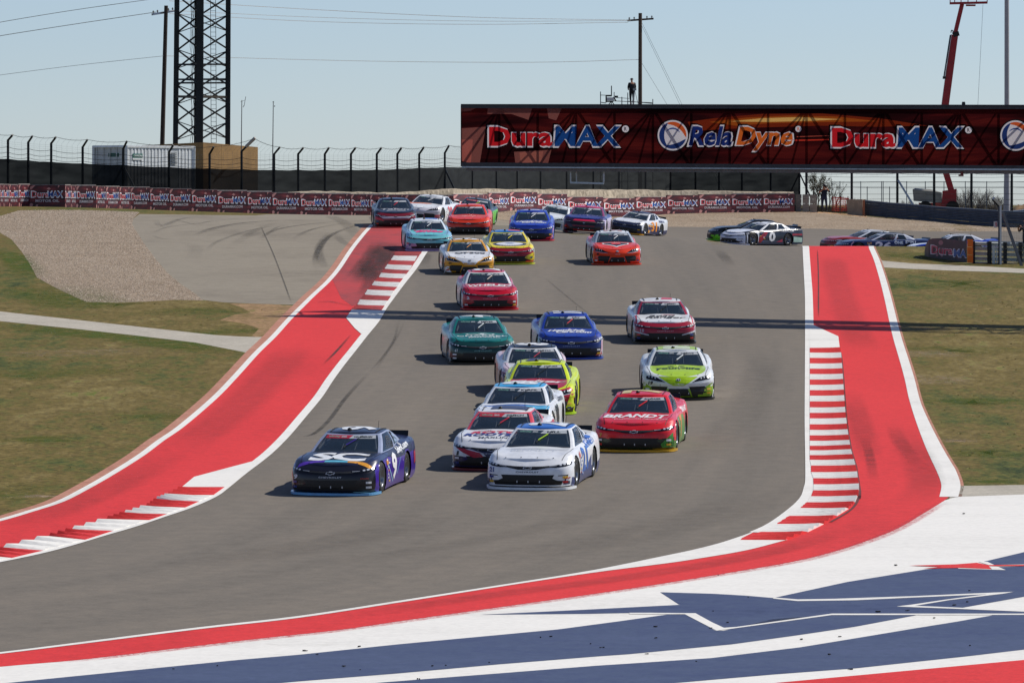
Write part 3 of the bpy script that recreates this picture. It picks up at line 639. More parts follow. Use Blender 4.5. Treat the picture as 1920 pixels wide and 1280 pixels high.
# ------------------------------------------------------------------ race cars: shared shapes
def tab(T, n=60):
    P = cr(T, 8); xs = [p[0] for p in P]; ys = [p[1] for p in P]
    return lambda v: float(np.interp(v, xs, ys))
BLACK = matte('0b0b0d', .55); RUBBER = matte('141415', .75, nscale=30, namt=.2); GREYM = matte('5d6066', .4, .6)
def glass_mat():
    m, nt, b = newmat('tinted_glass'); b.inputs['Base Color'].default_value = (.018, .034, .054, 1); b.inputs['Roughness'].default_value = .07
    b.inputs['Alpha'].default_value = .60; b.inputs['Specular IOR Level'].default_value = .8
    return m
GLASS = glass_mat()
RIM = matte('8a8d92', .3, .8); HEAD = paint('0c0d10', .12, 1.0); LAMP = matte('c9ced6', .2, .2)
def fine_outline(half, n):
    P = np.array(cr(half, 10)); seg = np.hypot(*np.diff(P, axis=0).T); s = np.concatenate([[0], np.cumsum(seg)])
    t = np.linspace(0, s[-1], n); H = np.stack([np.interp(t, s, P[:, 0]), np.interp(t, s, P[:, 1])], 1); H[0, 0] = 0; H[-1, 0] = 0
    return H
TYPES = {}
class CarShape: pass
def make_shape(kind):
    S = CarShape(); S.kind = kind
    if kind == 'supra':
        half = [(0, -2.47), (.25, -2.44), (.5, -2.34), (.72, -2.20), (.88, -2.02), (.955, -1.80), (.985, -1.5), (.975, -1.1), (.95, -.3), (.95, .4), (.975, .9), (.99, 1.3), (.97, 1.8), (.93, 2.2), (.86, 2.40), (.5, 2.48), (0, 2.50)]
        zsh = tab([(-2.5, .57), (-2.3, .60), (-2.05, .66), (-1.8, .72), (-1.5, .765), (-1.0, .785), (-.4, .80), (.3, .83), (.9, .88), (1.3, .91), (1.9, .92), (2.55, .92)])
        zc = tab([(-2.5, .55), (-2.3, .60), (-2.0, .67), (-1.6, .74), (-1.2, .785), (-.9, .82), (0, .85), (1, .88), (1.7, .94), (2.55, .99)])
    else:
        half = [(0, -2.45), (.35, -2.43), (.62, -2.36), (.80, -2.25), (.90, -2.08), (.955, -1.85), (.98, -1.5), (.97, -1.1), (.945, -.3), (.945, .4), (.97, .9), (.985, 1.3), (.965, 1.8), (.94, 2.2), (.88, 2.42), (.6, 2.50), (0, 2.52)]
        zsh = tab([(-2.5, .585), (-2.3, .61), (-2.0, .685), (-1.75, .735), (-1.5, .76), (-1.0, .785), (-.4, .80), (.3, .83), (.9, .875), (1.3, .90), (1.9, .905), (2.55, .905)])
        zc = tab([(-2.5, .60), (-2.3, .635), (-1.9, .71), (-1.5, .765), (-1.1, .80), (-.9, .82), (0, .85), (1, .88), (1.7, .94), (2.55, .97)])
    H = fine_outline(half, 84)
    O = np.concatenate([H, (H[1:-1] * [-1, 1])[::-1]]); N_ = len(O)
    T = np.roll(O, -1, 0) - np.roll(O, 1, 0); T /= np.hypot(*T.T)[:, None]; inw = np.stack([-T[:, 1], T[:, 0]], 1)
    if inw[0, 1] < 0: inw = -inw
    # side levels
    vv = np.concatenate([np.linspace(0, .8, 17), [.85, .89, .925, .95, .97, .985, 1.0]])
    prof_side = tab([(0, .035), (.12, .01), (.3, .0), (.5, .0), (.7, .012), (.85, .035), (.93, .06), (1, .105)])
    prof_front = tab([(0, .03), (.2, .0), (.45, .0), (.64, .01), (.77, .03), (.85, .08), (.92, .15), (1, .26)]) if kind != 'supra' else tab([(0, .05), (.25, .02), (.5, .03), (.7, .0), (.82, .03), (.93, .09), (1, .17)])
    V = []; idx = {}
    for k, v in enumerate(vv):
        for j in range(N_):
            x, y = O[j]; f = min(1, max(0, (-y - 1.75) / .45)); off = prof_front(v) * f + prof_side(v) * (1 - f)
            if y > 1.9: off = prof_side(v) * .8
            X = x + inw[j, 0] * off; Y_ = y + inw[j, 1] * off; zs = zsh(Y_)
            idx[k, j] = len(V); zb_ = .10 if y < -1.9 or y > 2.0 else .065; V.append([X, Y_, zb_ + (zs - zb_) * v])
    K = 12; nl = len(vv)
    for t_i in range(1, K + 1):
        t = t_i / K
        for j in range(N_):
            x1, y1, z1 = V[idx[nl - 1, j]]
            r = 1 - t; x = x1 * r
            z = zsh(y1) + (max(zc(y1), zsh(y1)) - zsh(y1)) * (1 - r ** 2.6) + .018 * (1 - (1 - t) ** 8) 
            if y1 < -.9: 
                ax = abs(x); z += .014 * math.exp(-((ax - .80) / .10) ** 2) * min(1, (y1 + 2.45) / .5 if y1 > -2.45 else 0) - .008 * math.exp(-((ax - .56) / .07) ** 2) * min(1, max(0, (y1 + 2.15) / .4)) + .010 * math.exp(-(ax / .30) ** 4) * min(1, max(0, (y1 + 2.3) / .4))
            idx[nl - 1 + t_i, j] = len(V); V.append([x, y1, z])
    V = np.array(V)
    faces = []; meta = []
    for k in range(nl - 1 + K):
        for j in range(N_):
            q = (idx[k, j], idx[k, (j + 1) % N_], idx[k + 1, (j + 1) % N_], idx[k + 1, j]); c = V[list(q)].mean(0)
            faces.append(q); meta.append((k, j, c))
    # wheel arches
    S.ax = (-1.50, 1.19); Rw = .375
    keep = []; drop_v = set(); keepv = set()
    for q, (k, j, c) in zip(faces, meta):
        arch = any((c[1] - a) ** 2 + (c[2] - .335) ** 2 < Rw ** 2 for a in S.ax) and abs(c[0]) > .75 and k < nl - 3
        if arch: drop_v.update(q)
        else: keep.append((q, (k, j, c))); keepv.update(q)
    for i in drop_v & keepv:
        p = V[i]; a = min(S.ax, key=lambda a: abs(p[1] - a)); dy, dz = p[1] - a, p[2] - .335; l = math.hypot(dy, dz)
        if l > 1e-4 and p[2] > .12: p[1] = a + dy / l * Rw; p[2] = .335 + dz / l * Rw
    body_f = []; body_m = []; hood_f = []
    for q, (k, j, c) in keep:
        y = O[j][1] * .5 + O[(j + 1) % N_][1] * .5; top = k >= nl - 1
        if top:
            r = 1 - (k - nl + 1.5) / K
            if y < -.93 and r < .86 and k > nl: hood_f.append(q); continue
            if -.93 <= y < 1.75 and r < .80: body_f.append(q); body_m.append(4); continue
            body_f.append(q); body_m.append(3); continue
        v = vv[k]
        f = y < (-2.02 if kind != 'supra' else -1.9)
        if f: body_f.append(q); body_m.append(1 if v > .42 else 2)
        elif v < .28: body_f.append(q); body_m.append(5)
        else: body_f.append(q); body_m.append(0 if y < 1.9 and v < .86 else 3)
    def sub(name, fs, ms=None, n_m=1):
        used = sorted({i for f in fs for i in f}); mp = {u: n for n, u in enumerate(used)}
        me = bpy.data.meshes.new(name); me.from_pydata([tuple(V_[u]) for u in used], [], [tuple(mp[i] for i in f) for f in fs])
        for _ in range(n_m): me.materials.append(BLACK)
        if ms: me.polygons.foreach_set('material_index', ms)
        me.polygons.foreach_set('use_smooth', [True] * len(me.polygons)); me.update(); return me
    V_ = V
    S.body = sub('body', body_f, body_m, 6); S.hood = sub('hood', hood_f)
    # greenhouse
    if kind == 'supra':
        base = [(0, -.96), (.38, -.93), (.70, -.78), (.79, -.62), (.81, -.0), (.81, .40), (.80, .52), (.74, 1.10), (.62, 1.55), (0, 1.72)]
        roof = [(0, -.10), (.30, -.085), (.535, -.01), (.60, .10), (.615, .35), (.61, .60), (.60, .68), (.56, .95), (.47, 1.08), (0, 1.12)]
    else:
        base = [(0, -.98), (.38, -.95), (.71, -.80), (.79, -.66), (.815, -.0), (.815, .40), (.81, .52), (.76, 1.15), (.66, 1.65), (0, 1.85)]
        roof = [(0, -.13), (.30, -.115), (.545, -.04), (.605, .08), (.62, .35), (.615, .62), (.605, .70), (.575, .98), (.50, 1.12), (0, 1.18)]
    n = 7; B = cr(base, n); R = cr(roof, n); M = len(B)
    Bm = B + [(-x, y) for x, y in B[1:-1]][::-1]; Rm = R + [(-x, y) for x, y in R[1:-1]][::-1]; NN = len(Bm)
    lv = [-.12, 0, .03, .12, .2, .3, .4, .5, .6, .7, .8, .88, .93, .97, 1.0]
    def zbase(x, y): return (zsh(y) + (zc(y) - zsh(y)) * .75)
    zr = tab([(-.2, 1.150), (.1, 1.178), (.5, 1.195), (.9, 1.185), (1.2, 1.155)])
    G_ = []; gi = {}
    for k, t in enumerate(lv):
        for j in range(NN):
            (bx, by), (rx, ry) = Bm[j], Rm[j]; tt = t
            bulge = .030 * math.sin(max(0, min(1, t)) * math.pi)
            x = bx + (rx - bx) * tt; y = by + (ry - by) * tt; l = math.hypot(x, y - .4) or 1
            side = min(1, abs(x) / .5)
            x += bulge * (x / l) * side; y += bulge * ((y - .4) / l) * (1 - side * .7)
            zb = zbase(bx, by) - .01; z = zb + (zr(ry) - zb) * (t if t > 0 else t)
            gi[k, j] = len(G_); G_.append([x, y, z])
    RK = 7
    for q in range(1, RK + 1):
        t = q / RK
        for j in range(NN):
            x1, y1, z1 = G_[gi[len(lv) - 1, j]]; r = 1 - t
            gi[len(lv) - 1 + q, j] = len(G_); G_.append([x1 * r, y1 + (0 if abs(y1 - .5) < .5 else 0), z1 + .042 * (1 - r ** 2.2) * max(0, 1 - ((y1 - .5) / .75) ** 4) + .008 * (1 - r ** 6)])
    V_ = np.array(G_)
    parts = {'windshield': [], 'side_window': [], 'side_window2': [], 'quarter_window': [], 'quarter_window2': [], 'rear_window': [], 'roof': [], 'pillars': []}
    for k in range(len(lv) - 1 + RK):
        for j in range(NN):
            q = (gi[k, j], gi[k, (j + 1) % NN], gi[k + 1, (j + 1) % NN], gi[k + 1, j])
            if k >= len(lv) - 1: parts['roof'].append(q); continue
            seg = (j if j < M - 1 else NN - 1 - j) / n; t = (lv[k] + lv[k + 1]) / 2; neg = j >= M - 1
            if seg < 2 and .02 < t < .94: parts['windshield'].append(q)
            elif 3 <= seg < 5 and .03 < t < .93: parts['side_window2' if neg else 'side_window'].append(q)
            elif 6 <= seg < 7 and .12 < t < .88: parts['quarter_window2' if neg else 'quarter_window'].append(q)
            elif seg >= 8 and .1 < t < .93: parts['rear_window'].append(q)
            else: parts['pillars'].append(q)
    S.gh = {k: sub(k.rstrip('2'), f) for k, f in parts.items()}
    allV = [tuple(v) for v in V]; allF = [q for q, _ in keep]; n0 = len(allV); allV += [tuple(v) for v in G_]
    for f in parts.values(): allF += [tuple(i + n0 for i in q) for q in f]
    S.bvh = BVHTree.FromPolygons(allV, allF)
    # underbody, splitter, spoiler
    mb = MB(); mb.box((0, 0.25, .34), (1.24, 3.9, .44)); mb.box((0, .1, .13), (1.78, 4.1, .05)); mb.box((0, -.16, .40), (1.76, 1.8, .5)); mb.box((0, 1.95, .45), (1.7, .6, .6))
    S.under = mb
    fr = [tuple(p) for p in O if p[1] < -1.72]; fr = sorted(fr, key=lambda p: p[0])
    mb = MB(); Pts = [(x * 1.015, y - (.055 if y < -1.9 else .02)) for x, y in fr]; nP = len(Pts)
    mb.add([(x, y, .02) for x, y in Pts] + [(x, y, .072) for x, y in Pts], [(i, i + 1, nP + i + 1, nP + i) for i in range(nP - 1)] + [tuple(range(nP - 1, -1, -1)), tuple(range(nP, 2 * nP)), (0, nP, 2 * nP - 1, nP - 1)])
    S.split = mb
    return S
def me_from(mb, name, mats, smooth=False):
    me = bpy.data.meshes.new(name); me.from_pydata(mb.v, [], mb.f)
    for m in mats: me.materials.append(m)
    me.polygons.foreach_set('material_index', mb.m)
    if smooth: me.polygons.foreach_set('use_smooth', [True] * len(me.polygons))
    me.update(); return me

# text outlines
TXT = {}
def text2d(s, bold=.0, sp=1.0, res=2):
    bold = min(bold, .042); key = (s, bold, sp)
    if key in TXT: return TXT[key]
    cu = bpy.data.curves.new('t', 'FONT'); cu.body = s; cu.size = 1; cu.offset = bold; cu.resolution_u = res; cu.space_character = sp; cu.fill_mode = 'FRONT'
    o = bpy.data.objects.new('t', cu); COL.objects.link(o); bpy.context.view_layer.update()
    me = bpy.data.meshes.new_from_object(o.evaluated_get(bpy.context.evaluated_depsgraph_get()))
    V = np.array([(v.co.x, v.co.y) for v in me.vertices]) if len(me.vertices) else np.zeros((0, 2)); Fc = [tuple(p.vertices) for p in me.polygons]
    bpy.data.objects.remove(o); bpy.data.curves.remove(cu); bpy.data.meshes.remove(me)
    lo, hi = V.min(0), V.max(0); V = (V - (lo + hi) / 2) / (hi - lo)
    TXT[key] = (V, Fc, (hi - lo)); return TXT[key]
def text_fit(s, cx, cy, w, h, bold=.02, shear=0., rot=0., bend=0., grow=0., sp=1.0):
    """2-D outline of a word fitted to a box; grow = outline growth in box units"""
    V0, F0, sz = text2d(s, bold, sp)
    V = V0.copy()
    if w is None: w = h * sz[0] / sz[1]
    X = V[:, 0] * (w + 2 * grow); Yv = V[:, 1] * (h + 2 * grow); X = X + shear * Yv
    Yv = Yv - bend * (X / w * 2) ** 2 if bend else Yv
    c, s_ = math.cos(rot), math.sin(rot)
    return np.stack([cx + X * c - Yv * s_, cy + X * s_ + Yv * c], 1), F0
def cut2d(V, Fc, step):
    bm = bmesh.new(); bv = [bm.verts.new((p[0], p[1], 0)) for p in V]
    for f in Fc:
        try: bm.faces.new([bv[i] for i in f])
        except ValueError: pass
    if len(bm.verts):
        lo = V.min(0); hi = V.max(0)
        for ax in (0, 1):
            n = int((hi[ax] - lo[ax]) / step)
            for k in range(1, n + 1):
                c = lo[ax] + (hi[ax] - lo[ax]) * k / (n + 1)
                bmesh.ops.bisect_plane(bm, geom=bm.verts[:] + bm.edges[:] + bm.faces[:], plane_co=(c, 0, 0) if ax == 0 else (0, c, 0), plane_no=(1, 0, 0) if ax == 0 else (0, 1, 0), dist=1e-6)
    bm.verts.index_update()
    V = np.array([(v.co.x, v.co.y) for v in bm.verts]); F_ = [tuple(v.index for v in f.verts) for f in bm.faces]; bm.free()
    return V, F_
def project(S, direc, V, Fc, off):
    out = []; ok = []
    for u, v in V:
        if direc == 'top': o, d = Vector((u, v, 3)), Vector((0, 0, -1))
        elif direc == 'front': o, d = Vector((u, -4, v)), Vector((0, 1, 0))
        elif direc == 'right': o, d = Vector((3, u, v)), Vector((-1, 0, 0))
        else: o, d = Vector((-3, -u, v)), Vector((1, 0, 0))
        h = S.bvh.ray_cast(o, d)
        if h[0] is None: out.append((0, 0, 0)); ok.append(False)
        else:
            nrm = h[1] if h[1].dot(d) < 0 else -h[1]
            p = h[0] + nrm * off - d * .001; out.append(tuple(p)); ok.append(True)
    F2 = []
    for f in Fc:
        if all(ok[i] for i in f):
            ps = [Vector(out[i]) for i in f]
            if max((ps[a] - ps[a - 1]).length for a in range(len(ps))) < .35: F2.append(f)
    return out, F2
def decal_mb(S, items):
    """items: (dir, 'T'|'P', args, material index, off)"""
    mb = MB()
    for direc, kind, a, mi, off in items:
        if kind == 'T': V, Fc = text_fit(**a)
        else:
            V = np.array(a, float); Fc = [tuple(range(len(V)))]
            if len(V) > 4:
                vo, _, fo, _, _, _ = delaunay_2d_cdt([Vector(p) for p in V], [], [list(range(len(V)))], 1, 1e-6); V = np.array([(p.x, p.y) for p in vo]); Fc = [tuple(f) for f in fo]
        V, Fc = cut2d(V, Fc, .08)
        P3, F3 = project(S, direc, V, Fc, off); mb.add(P3, F3, mi)
    return mb
def mir(p): return [(-x, y) for x, y in p][::-1]
def ell(cx, cy, rx, ry, n=20): return [(cx + rx * math.cos(6.2832 * i / n), cy + ry * math.sin(6.2832 * i / n)) for i in range(n)]

def front_parts(S):
    """headlights, grille and intakes per type, shared by all cars of that type"""
    D = {}
    if S.kind == 'camaro':
        hl = [(.44, .530), (.62, .548), (.86, .592), (.905, .60), (.90, .545), (.80, .515), (.60, .498), (.46, .505)]
        gr = [(-.60, .545), (-.3, .525), (0, .518), (.3, .525), (.60, .545), (.46, .500), (.20, .455), (0, .448), (-.20, .455), (-.46, .500)]
        low = [(-.58, .345), (.58, .345), (.54, .27), (.64, .225), (.76, .215), (.72, .125), (-.72, .125), (-.76, .215), (-.64, .225), (-.54, .27)]
        fl = [(.66, .335), (.86, .345), (.80, .19), (.775, .19), (.825, .325), (.66, .318)]
        D['headlight'] = [[('front', 'P', hl, 0, .006)] + [('front', 'P', ell(x, z, .028, .016, 8), 1, .012) for x, z in ((.70, .545), (.775, .558), (.845, .572))] + [('front', 'P', [(.46, .526), (.62, .535), (.62, .529), (.47, .518)], 1, .011)]]
        D['grille'] = [('front', 'P', gr, 0, .004)] + [('front', 'P', [(-.5 + .0 * i, .495 + i * .012), (.5, .495 + i * .012), (.5, .498 + i * .012), (-.5, .498 + i * .012)], 1, .007) for i in range(2)]
        D['air_intake'] = [('front', 'P', low, 0, .004), ('front', 'P', fl, 0, .004), ('front', 'P', mir(fl), 0, .004)]
        em_z = .487
        D['brand'] = ('CHEVROLET', .405, .50, .034)
    elif S.kind == 'supra':
        hl = [(.84, .615), (.76, .64), (.56, .60), (.34, .475), (.46, .49), (.70, .53), (.83, .545)]
        si = [(.28, .37), (.68, .375), (.74, .34), (.70, .09), (.37, .11)]
        ci = [(-.24, .32), (.24, .32), (.33, .13), (.36, .12), (-.36, .12), (-.33, .13)]
        D['headlight'] = [[('front', 'P', hl, 0, .006)] + [('front', 'P', ell(x, z, .018, .022, 6), 1, .012) for x, z in ((.60, .575), (.68, .595), (.76, .608))] + [('front', 'P', [(.36, .474), (.60, .495), (.82, .535), (.83, .548), (.60, .508), (.40, .487)], 1, .009)]]
        D['grille'] = [('front', 'P', ci, 0, .004)]
        D['air_intake'] = [('front', 'P', si, 0, .004), ('front', 'P', mir(si), 0, .004)]
        em_z = .545
        D['brand'] = ('TOYOTA', .435, .20, .022)
    else:
        hl = [(.56, .555), (.70, .580), (.90, .585), (.88, .515), (.70, .49), (.60, .50)]
        gr = [(-.52, .535), (.52, .535), (.60, .44), (.52, .37), (-.52, .37), (-.60, .44)]
        low = [(-.55, .285), (.55, .285), (.50, .20), (-.50, .20)]
        D['headlight'] = [[('front', 'P', hl, 0, .006), ('front', 'P', [(.58, .505), (.70, .497), (.88, .522), (.88, .535), (.70, .508), (.60, .515)], 1, .010)]]
        D['grille'] = [('front', 'P', gr, 0, .004), ('front', 'P', [(.60, .53), (.64, .54), (.58, .43), (.55, .43)], 1, .008)]
        D['air_intake'] = [('front', 'P', low, 0, .004)]
        em_z = .455
        D['brand'] = None
    bow = [(-.105, -.02), (-.09, .02), (-.035, .02), (-.03, .036), (.045, .036), (.04, .02), (.105, .02), (.09, -.02), (.035, -.02), (.03, -.036), (-.045, -.036), (-.04, -.02)]
    if S.kind == 'camaro': D['emblem'] = [('front', 'P', [(x * .95, z * .9 + em_z) for x, z in bow], 0, .010), ('front', 'P', [(x * .78, z * .55 + em_z) for x, z in bow], 1, .013)]
    elif S.kind == 'supra': D['emblem'] = [('front', 'P', ell(0, em_z, .06, .032, 12), 0, .010), ('front', 'P', ell(0, em_z, .045, .022, 12), 1, .013), ('front', 'P', ell(0, em_z + .004, .016, .018, 8), 0, .015)]
    else: D['emblem'] = [('front', 'P', [(-.05, em_z), (.0, em_z + .02), (.06, em_z + .012), (.01, em_z - .015)], 0, .010)]
    S.fp = {}
    a = decal_mb(S, D['headlight'][0]); S.fp['headlight'] = me_from(a, 'headlight', [HEAD, LAMP])
    b = decal_mb(S, [(d, k, mir(p), m, o) for d, k, p, m, o in D['headlight'][0]]); S.fp['headlight2'] = me_from(b, 'headlight', [HEAD, LAMP])
    S.fp['grille'] = me_from(decal_mb(S, D['grille']), 'grille', [BLACK, GREYM])
    for q_, it_ in enumerate(D['air_intake']): S.fp['air_intake' + str(q_)] = me_from(decal_mb(S, [it_]), 'air_intake', [BLACK])  # flat black shapes, the shade inside the intakes put into their colour
    S.fp['emblem'] = me_from(decal_mb(S, D['emblem']), 'emblem', [LAMP, BLACK])
    if D['brand']:
        s, z, w, h = D['brand']; S.fp['nose_lettering'] = me_from(decal_mb(S, [('front', 'T', dict(s=s, cx=0, cy=z, w=w, h=h, bold=.02, sp=1.15), 0, .008)]), 'nose_lettering', [LAMP])
    # tow straps
    for q_, x in enumerate((-.22, .02, .27)): mb = MB(); mb.box((x, -2.455, .20), (.018, .02, .045)); S.fp['tow_strap' + str(q_)] = me_from(mb, 'tow_strap', [LAMP])
    # window net, roof rails, pod, wiper, cage, seat, mirror, spoiler
    items = []
    for k in range(6):
        z = .87 + k * .042; y0 = -.42 + (z - .84) * 2.05; items.append(('right', 'P', [(y0, z), (.36, z), (.36, z + .014), (y0 + .03, z + .014)], 0, .006))
    for y in (-.1, .05, .2, .34): items.append(('right', 'P', [(y, .84), (y + .016, .84), (y + .016, min(1.10, .84 + (y + .42) / 2.05)), (y, min(1.10, .84 + (y + .42) / 2.05))], 0, .007))
    S.fp['window_net'] = me_from(decal_mb(S, items), 'window_net', [matte('2a2c30', .8)])
    def onroof(x, y):
        h = S.bvh.ray_cast(Vector((x, y, 3)), Vector((0, 0, -1))); return h[0]
    for s in (-1, 1): mb = MB(); mb.path([onroof(s * (.50 + .03 * t), .0 + t * 1.0) + Vector((0, 0, .012)) for t in (0, .25, .5, .75, 1)], .010, n=5); S.fp['roof_rail' + str(s + 1)] = me_from(mb, 'roof_rail', [BLACK])
    mb = MB(); p = onroof(-.10, .10); 
    for i in range(6):
        a0, a1 = i / 6 * 1.57, (i + 1) / 6 * 1.57; mb.tube(p + Vector((0, 0, .055 * math.sin(a0))), p + Vector((0, 0, .055 * math.sin(a1))), .05 * math.cos(a0), r2=.05 * math.cos(a1) + .001, n=10, cap=False)
    mb.tube(p, p + Vector((0, .12, 0)), .03, n=8); S.fp['roof_camera'] = me_from(mb, 'roof_camera', [BLACK])
    def onws(x, z):
        h = S.bvh.ray_cast(Vector((x, -4, z)), Vector((0, 1, 0))); return h[0] + Vector((0, -.02, .015))
    mb = MB(); mb.tube(onws(-.02, .945), onws(.155, 1.055), .014, n=6); S.fp['wiper'] = me_from(mb, 'wiper', [BLACK])
    mb = MB(); mb.tube(onws(-.05, .90), onws(-.02, .945), .012, n=6); mb.tube(onws(.155, 1.055), onws(.26, 1.115), .006, n=5); S.fp['wiper_arm'] = me_from(mb, 'wiper_arm', [BLACK])
    mb = MB()
    for y, w in ((.42, .54), (.95, .5)): mb.path([(-w - .08, y, .84), (-w, y, 1.13), (w, y, 1.13), (w + .08, y, .84)], .022, n=6)
    for s in (-1, 1): mb.path([(s * .64, -.62, .86), (s * .50, -.02, 1.12), (s * .52, .42, 1.13)], .022, n=6)
    mb.tube((-.12, -.66, .86), (-.12, -.12, 1.10), .008, n=5); mb.tube((.17, -.66, .86), (.17, -.12, 1.10), .008, n=5); mb.tube((-.5, .42, 1.1), (.5, .42, .86), .02, n=6)
    mb.tube((-.6, -.2, .90), (.0, .42, 1.12), .018, n=6); mb.box((-.35, .38, .98), (.3, .02, .10)); 
    S.fp['roll_cage'] = me_from(mb, 'roll_cage', [matte('9aa0a6', .5)])
    mb = MB(); mb.box((.34, .25, .95), (.42, .10, .34)); mb.box((.14, .12, 1.02), (.04, .26, .16)); mb.box((.54, .12, 1.02), (.04, .26, .16)); mb.box((.34, -.25, .89), (.36, .05, .10))
    S.fp['seat'] = me_from(mb, 'seat', [matte('26282c', .6)])
    for q_, sx in enumerate((-1, 1)): S.fp['hood_seam' + str(q_)] = me_from(decal_mb(S, [('top', 'P', [(sx * .70, -2.08), (sx * .79, -1.5), (sx * .80, -.98), (sx * .812, -.98), (sx * .802, -1.5), (sx * .712, -2.085)], 0, .003)]), 'hood_seam', [BLACK])
    mb = MB(); R_ = Matrix.Rotation(math.radians(-25), 3, 'X'); mb.box((0, 2.38, .985), (1.50, .012, .14), R=R_)
    for x in (-.6, -.2, .2, .6): mb.tube((x, 2.36, .93), (x, 2.46, .98), .01, n=4)
    S.fp['spoiler'] = me_from(mb, 'spoiler', [matte('101114', .35)])
    S.fp['underbody'] = me_from(S.under, 'underbody', [BLACK]); S.fp['splitter'] = me_from(S.split, 'splitter', [BLACK])
    mb = MB(); p = onroof(.35, 1.02); mb.tube(p, p + Vector((.01, .02, .16)), .005, n=4); S.fp['antenna'] = me_from(mb, 'antenna', [BLACK])
    # hood pins
    for q_, x in enumerate((-.52, -.18, .18, .52)):
        mb = MB(); p = onroof(x, -2.14 + abs(x) * .12); mb.tube(p, p + Vector((0, 0, .014)), .014, n=6); S.fp['hood_pin' + str(q_)] = me_from(mb, 'hood_pin', [GREYM])
for k in ('camaro', 'supra', 'mustang'):
    TYPES[k] = make_shape(k); front_parts(TYPES[k])
# wheel
def lathe(prof, n=28, ax='x'):
    V = []; Fc = []
    for i in range(n):
        a = 6.28318 * i / n
        for x, r in prof: V.append((x, r * math.cos(a), r * math.sin(a)))
    m_ = len(prof)
    for i in range(n):
        for k in range(m_ - 1): Fc.append((i * m_ + k, i * m_ + k + 1, ((i + 1) % n) * m_ + k + 1, ((i + 1) % n) * m_ + k))
    return V, Fc
mb = MB(); mb.add(*lathe([(-.13, .20), (-.14, .25), (-.135, .31), (-.11, .335), (.11, .335), (.135, .31), (.14, .25), (.13, .20)]))
ME_TYRE = me_from(mb, 'tyre', [RUBBER], True)
mb = MB(); mb.add(*lathe([(.13, .205), (.135, .195), (.11, .185), (.04, .17), (.035, .07), (.08, .055), (.085, .0)]), 0); mb.add(*lathe([(-.13, .205), (-.10, .19), (.0, .17), (.03, .0)]), 1)
for k in range(5):
    a = 6.283 * k / 5; c = Vector((.055, .12 * math.cos(a), .12 * math.sin(a))); mb.tube(c - Vector((.02, 0, 0)), c + Vector((.006, 0, 0)), .028, 1, n=8)
    c = Vector((.09, .035 * math.cos(a), .035 * math.sin(a))); mb.tube(c - Vector((.02, 0, 0)), c, .010, 1, n=5)
ME_RIM = me_from(mb, 'rim', [RIM, BLACK], True)

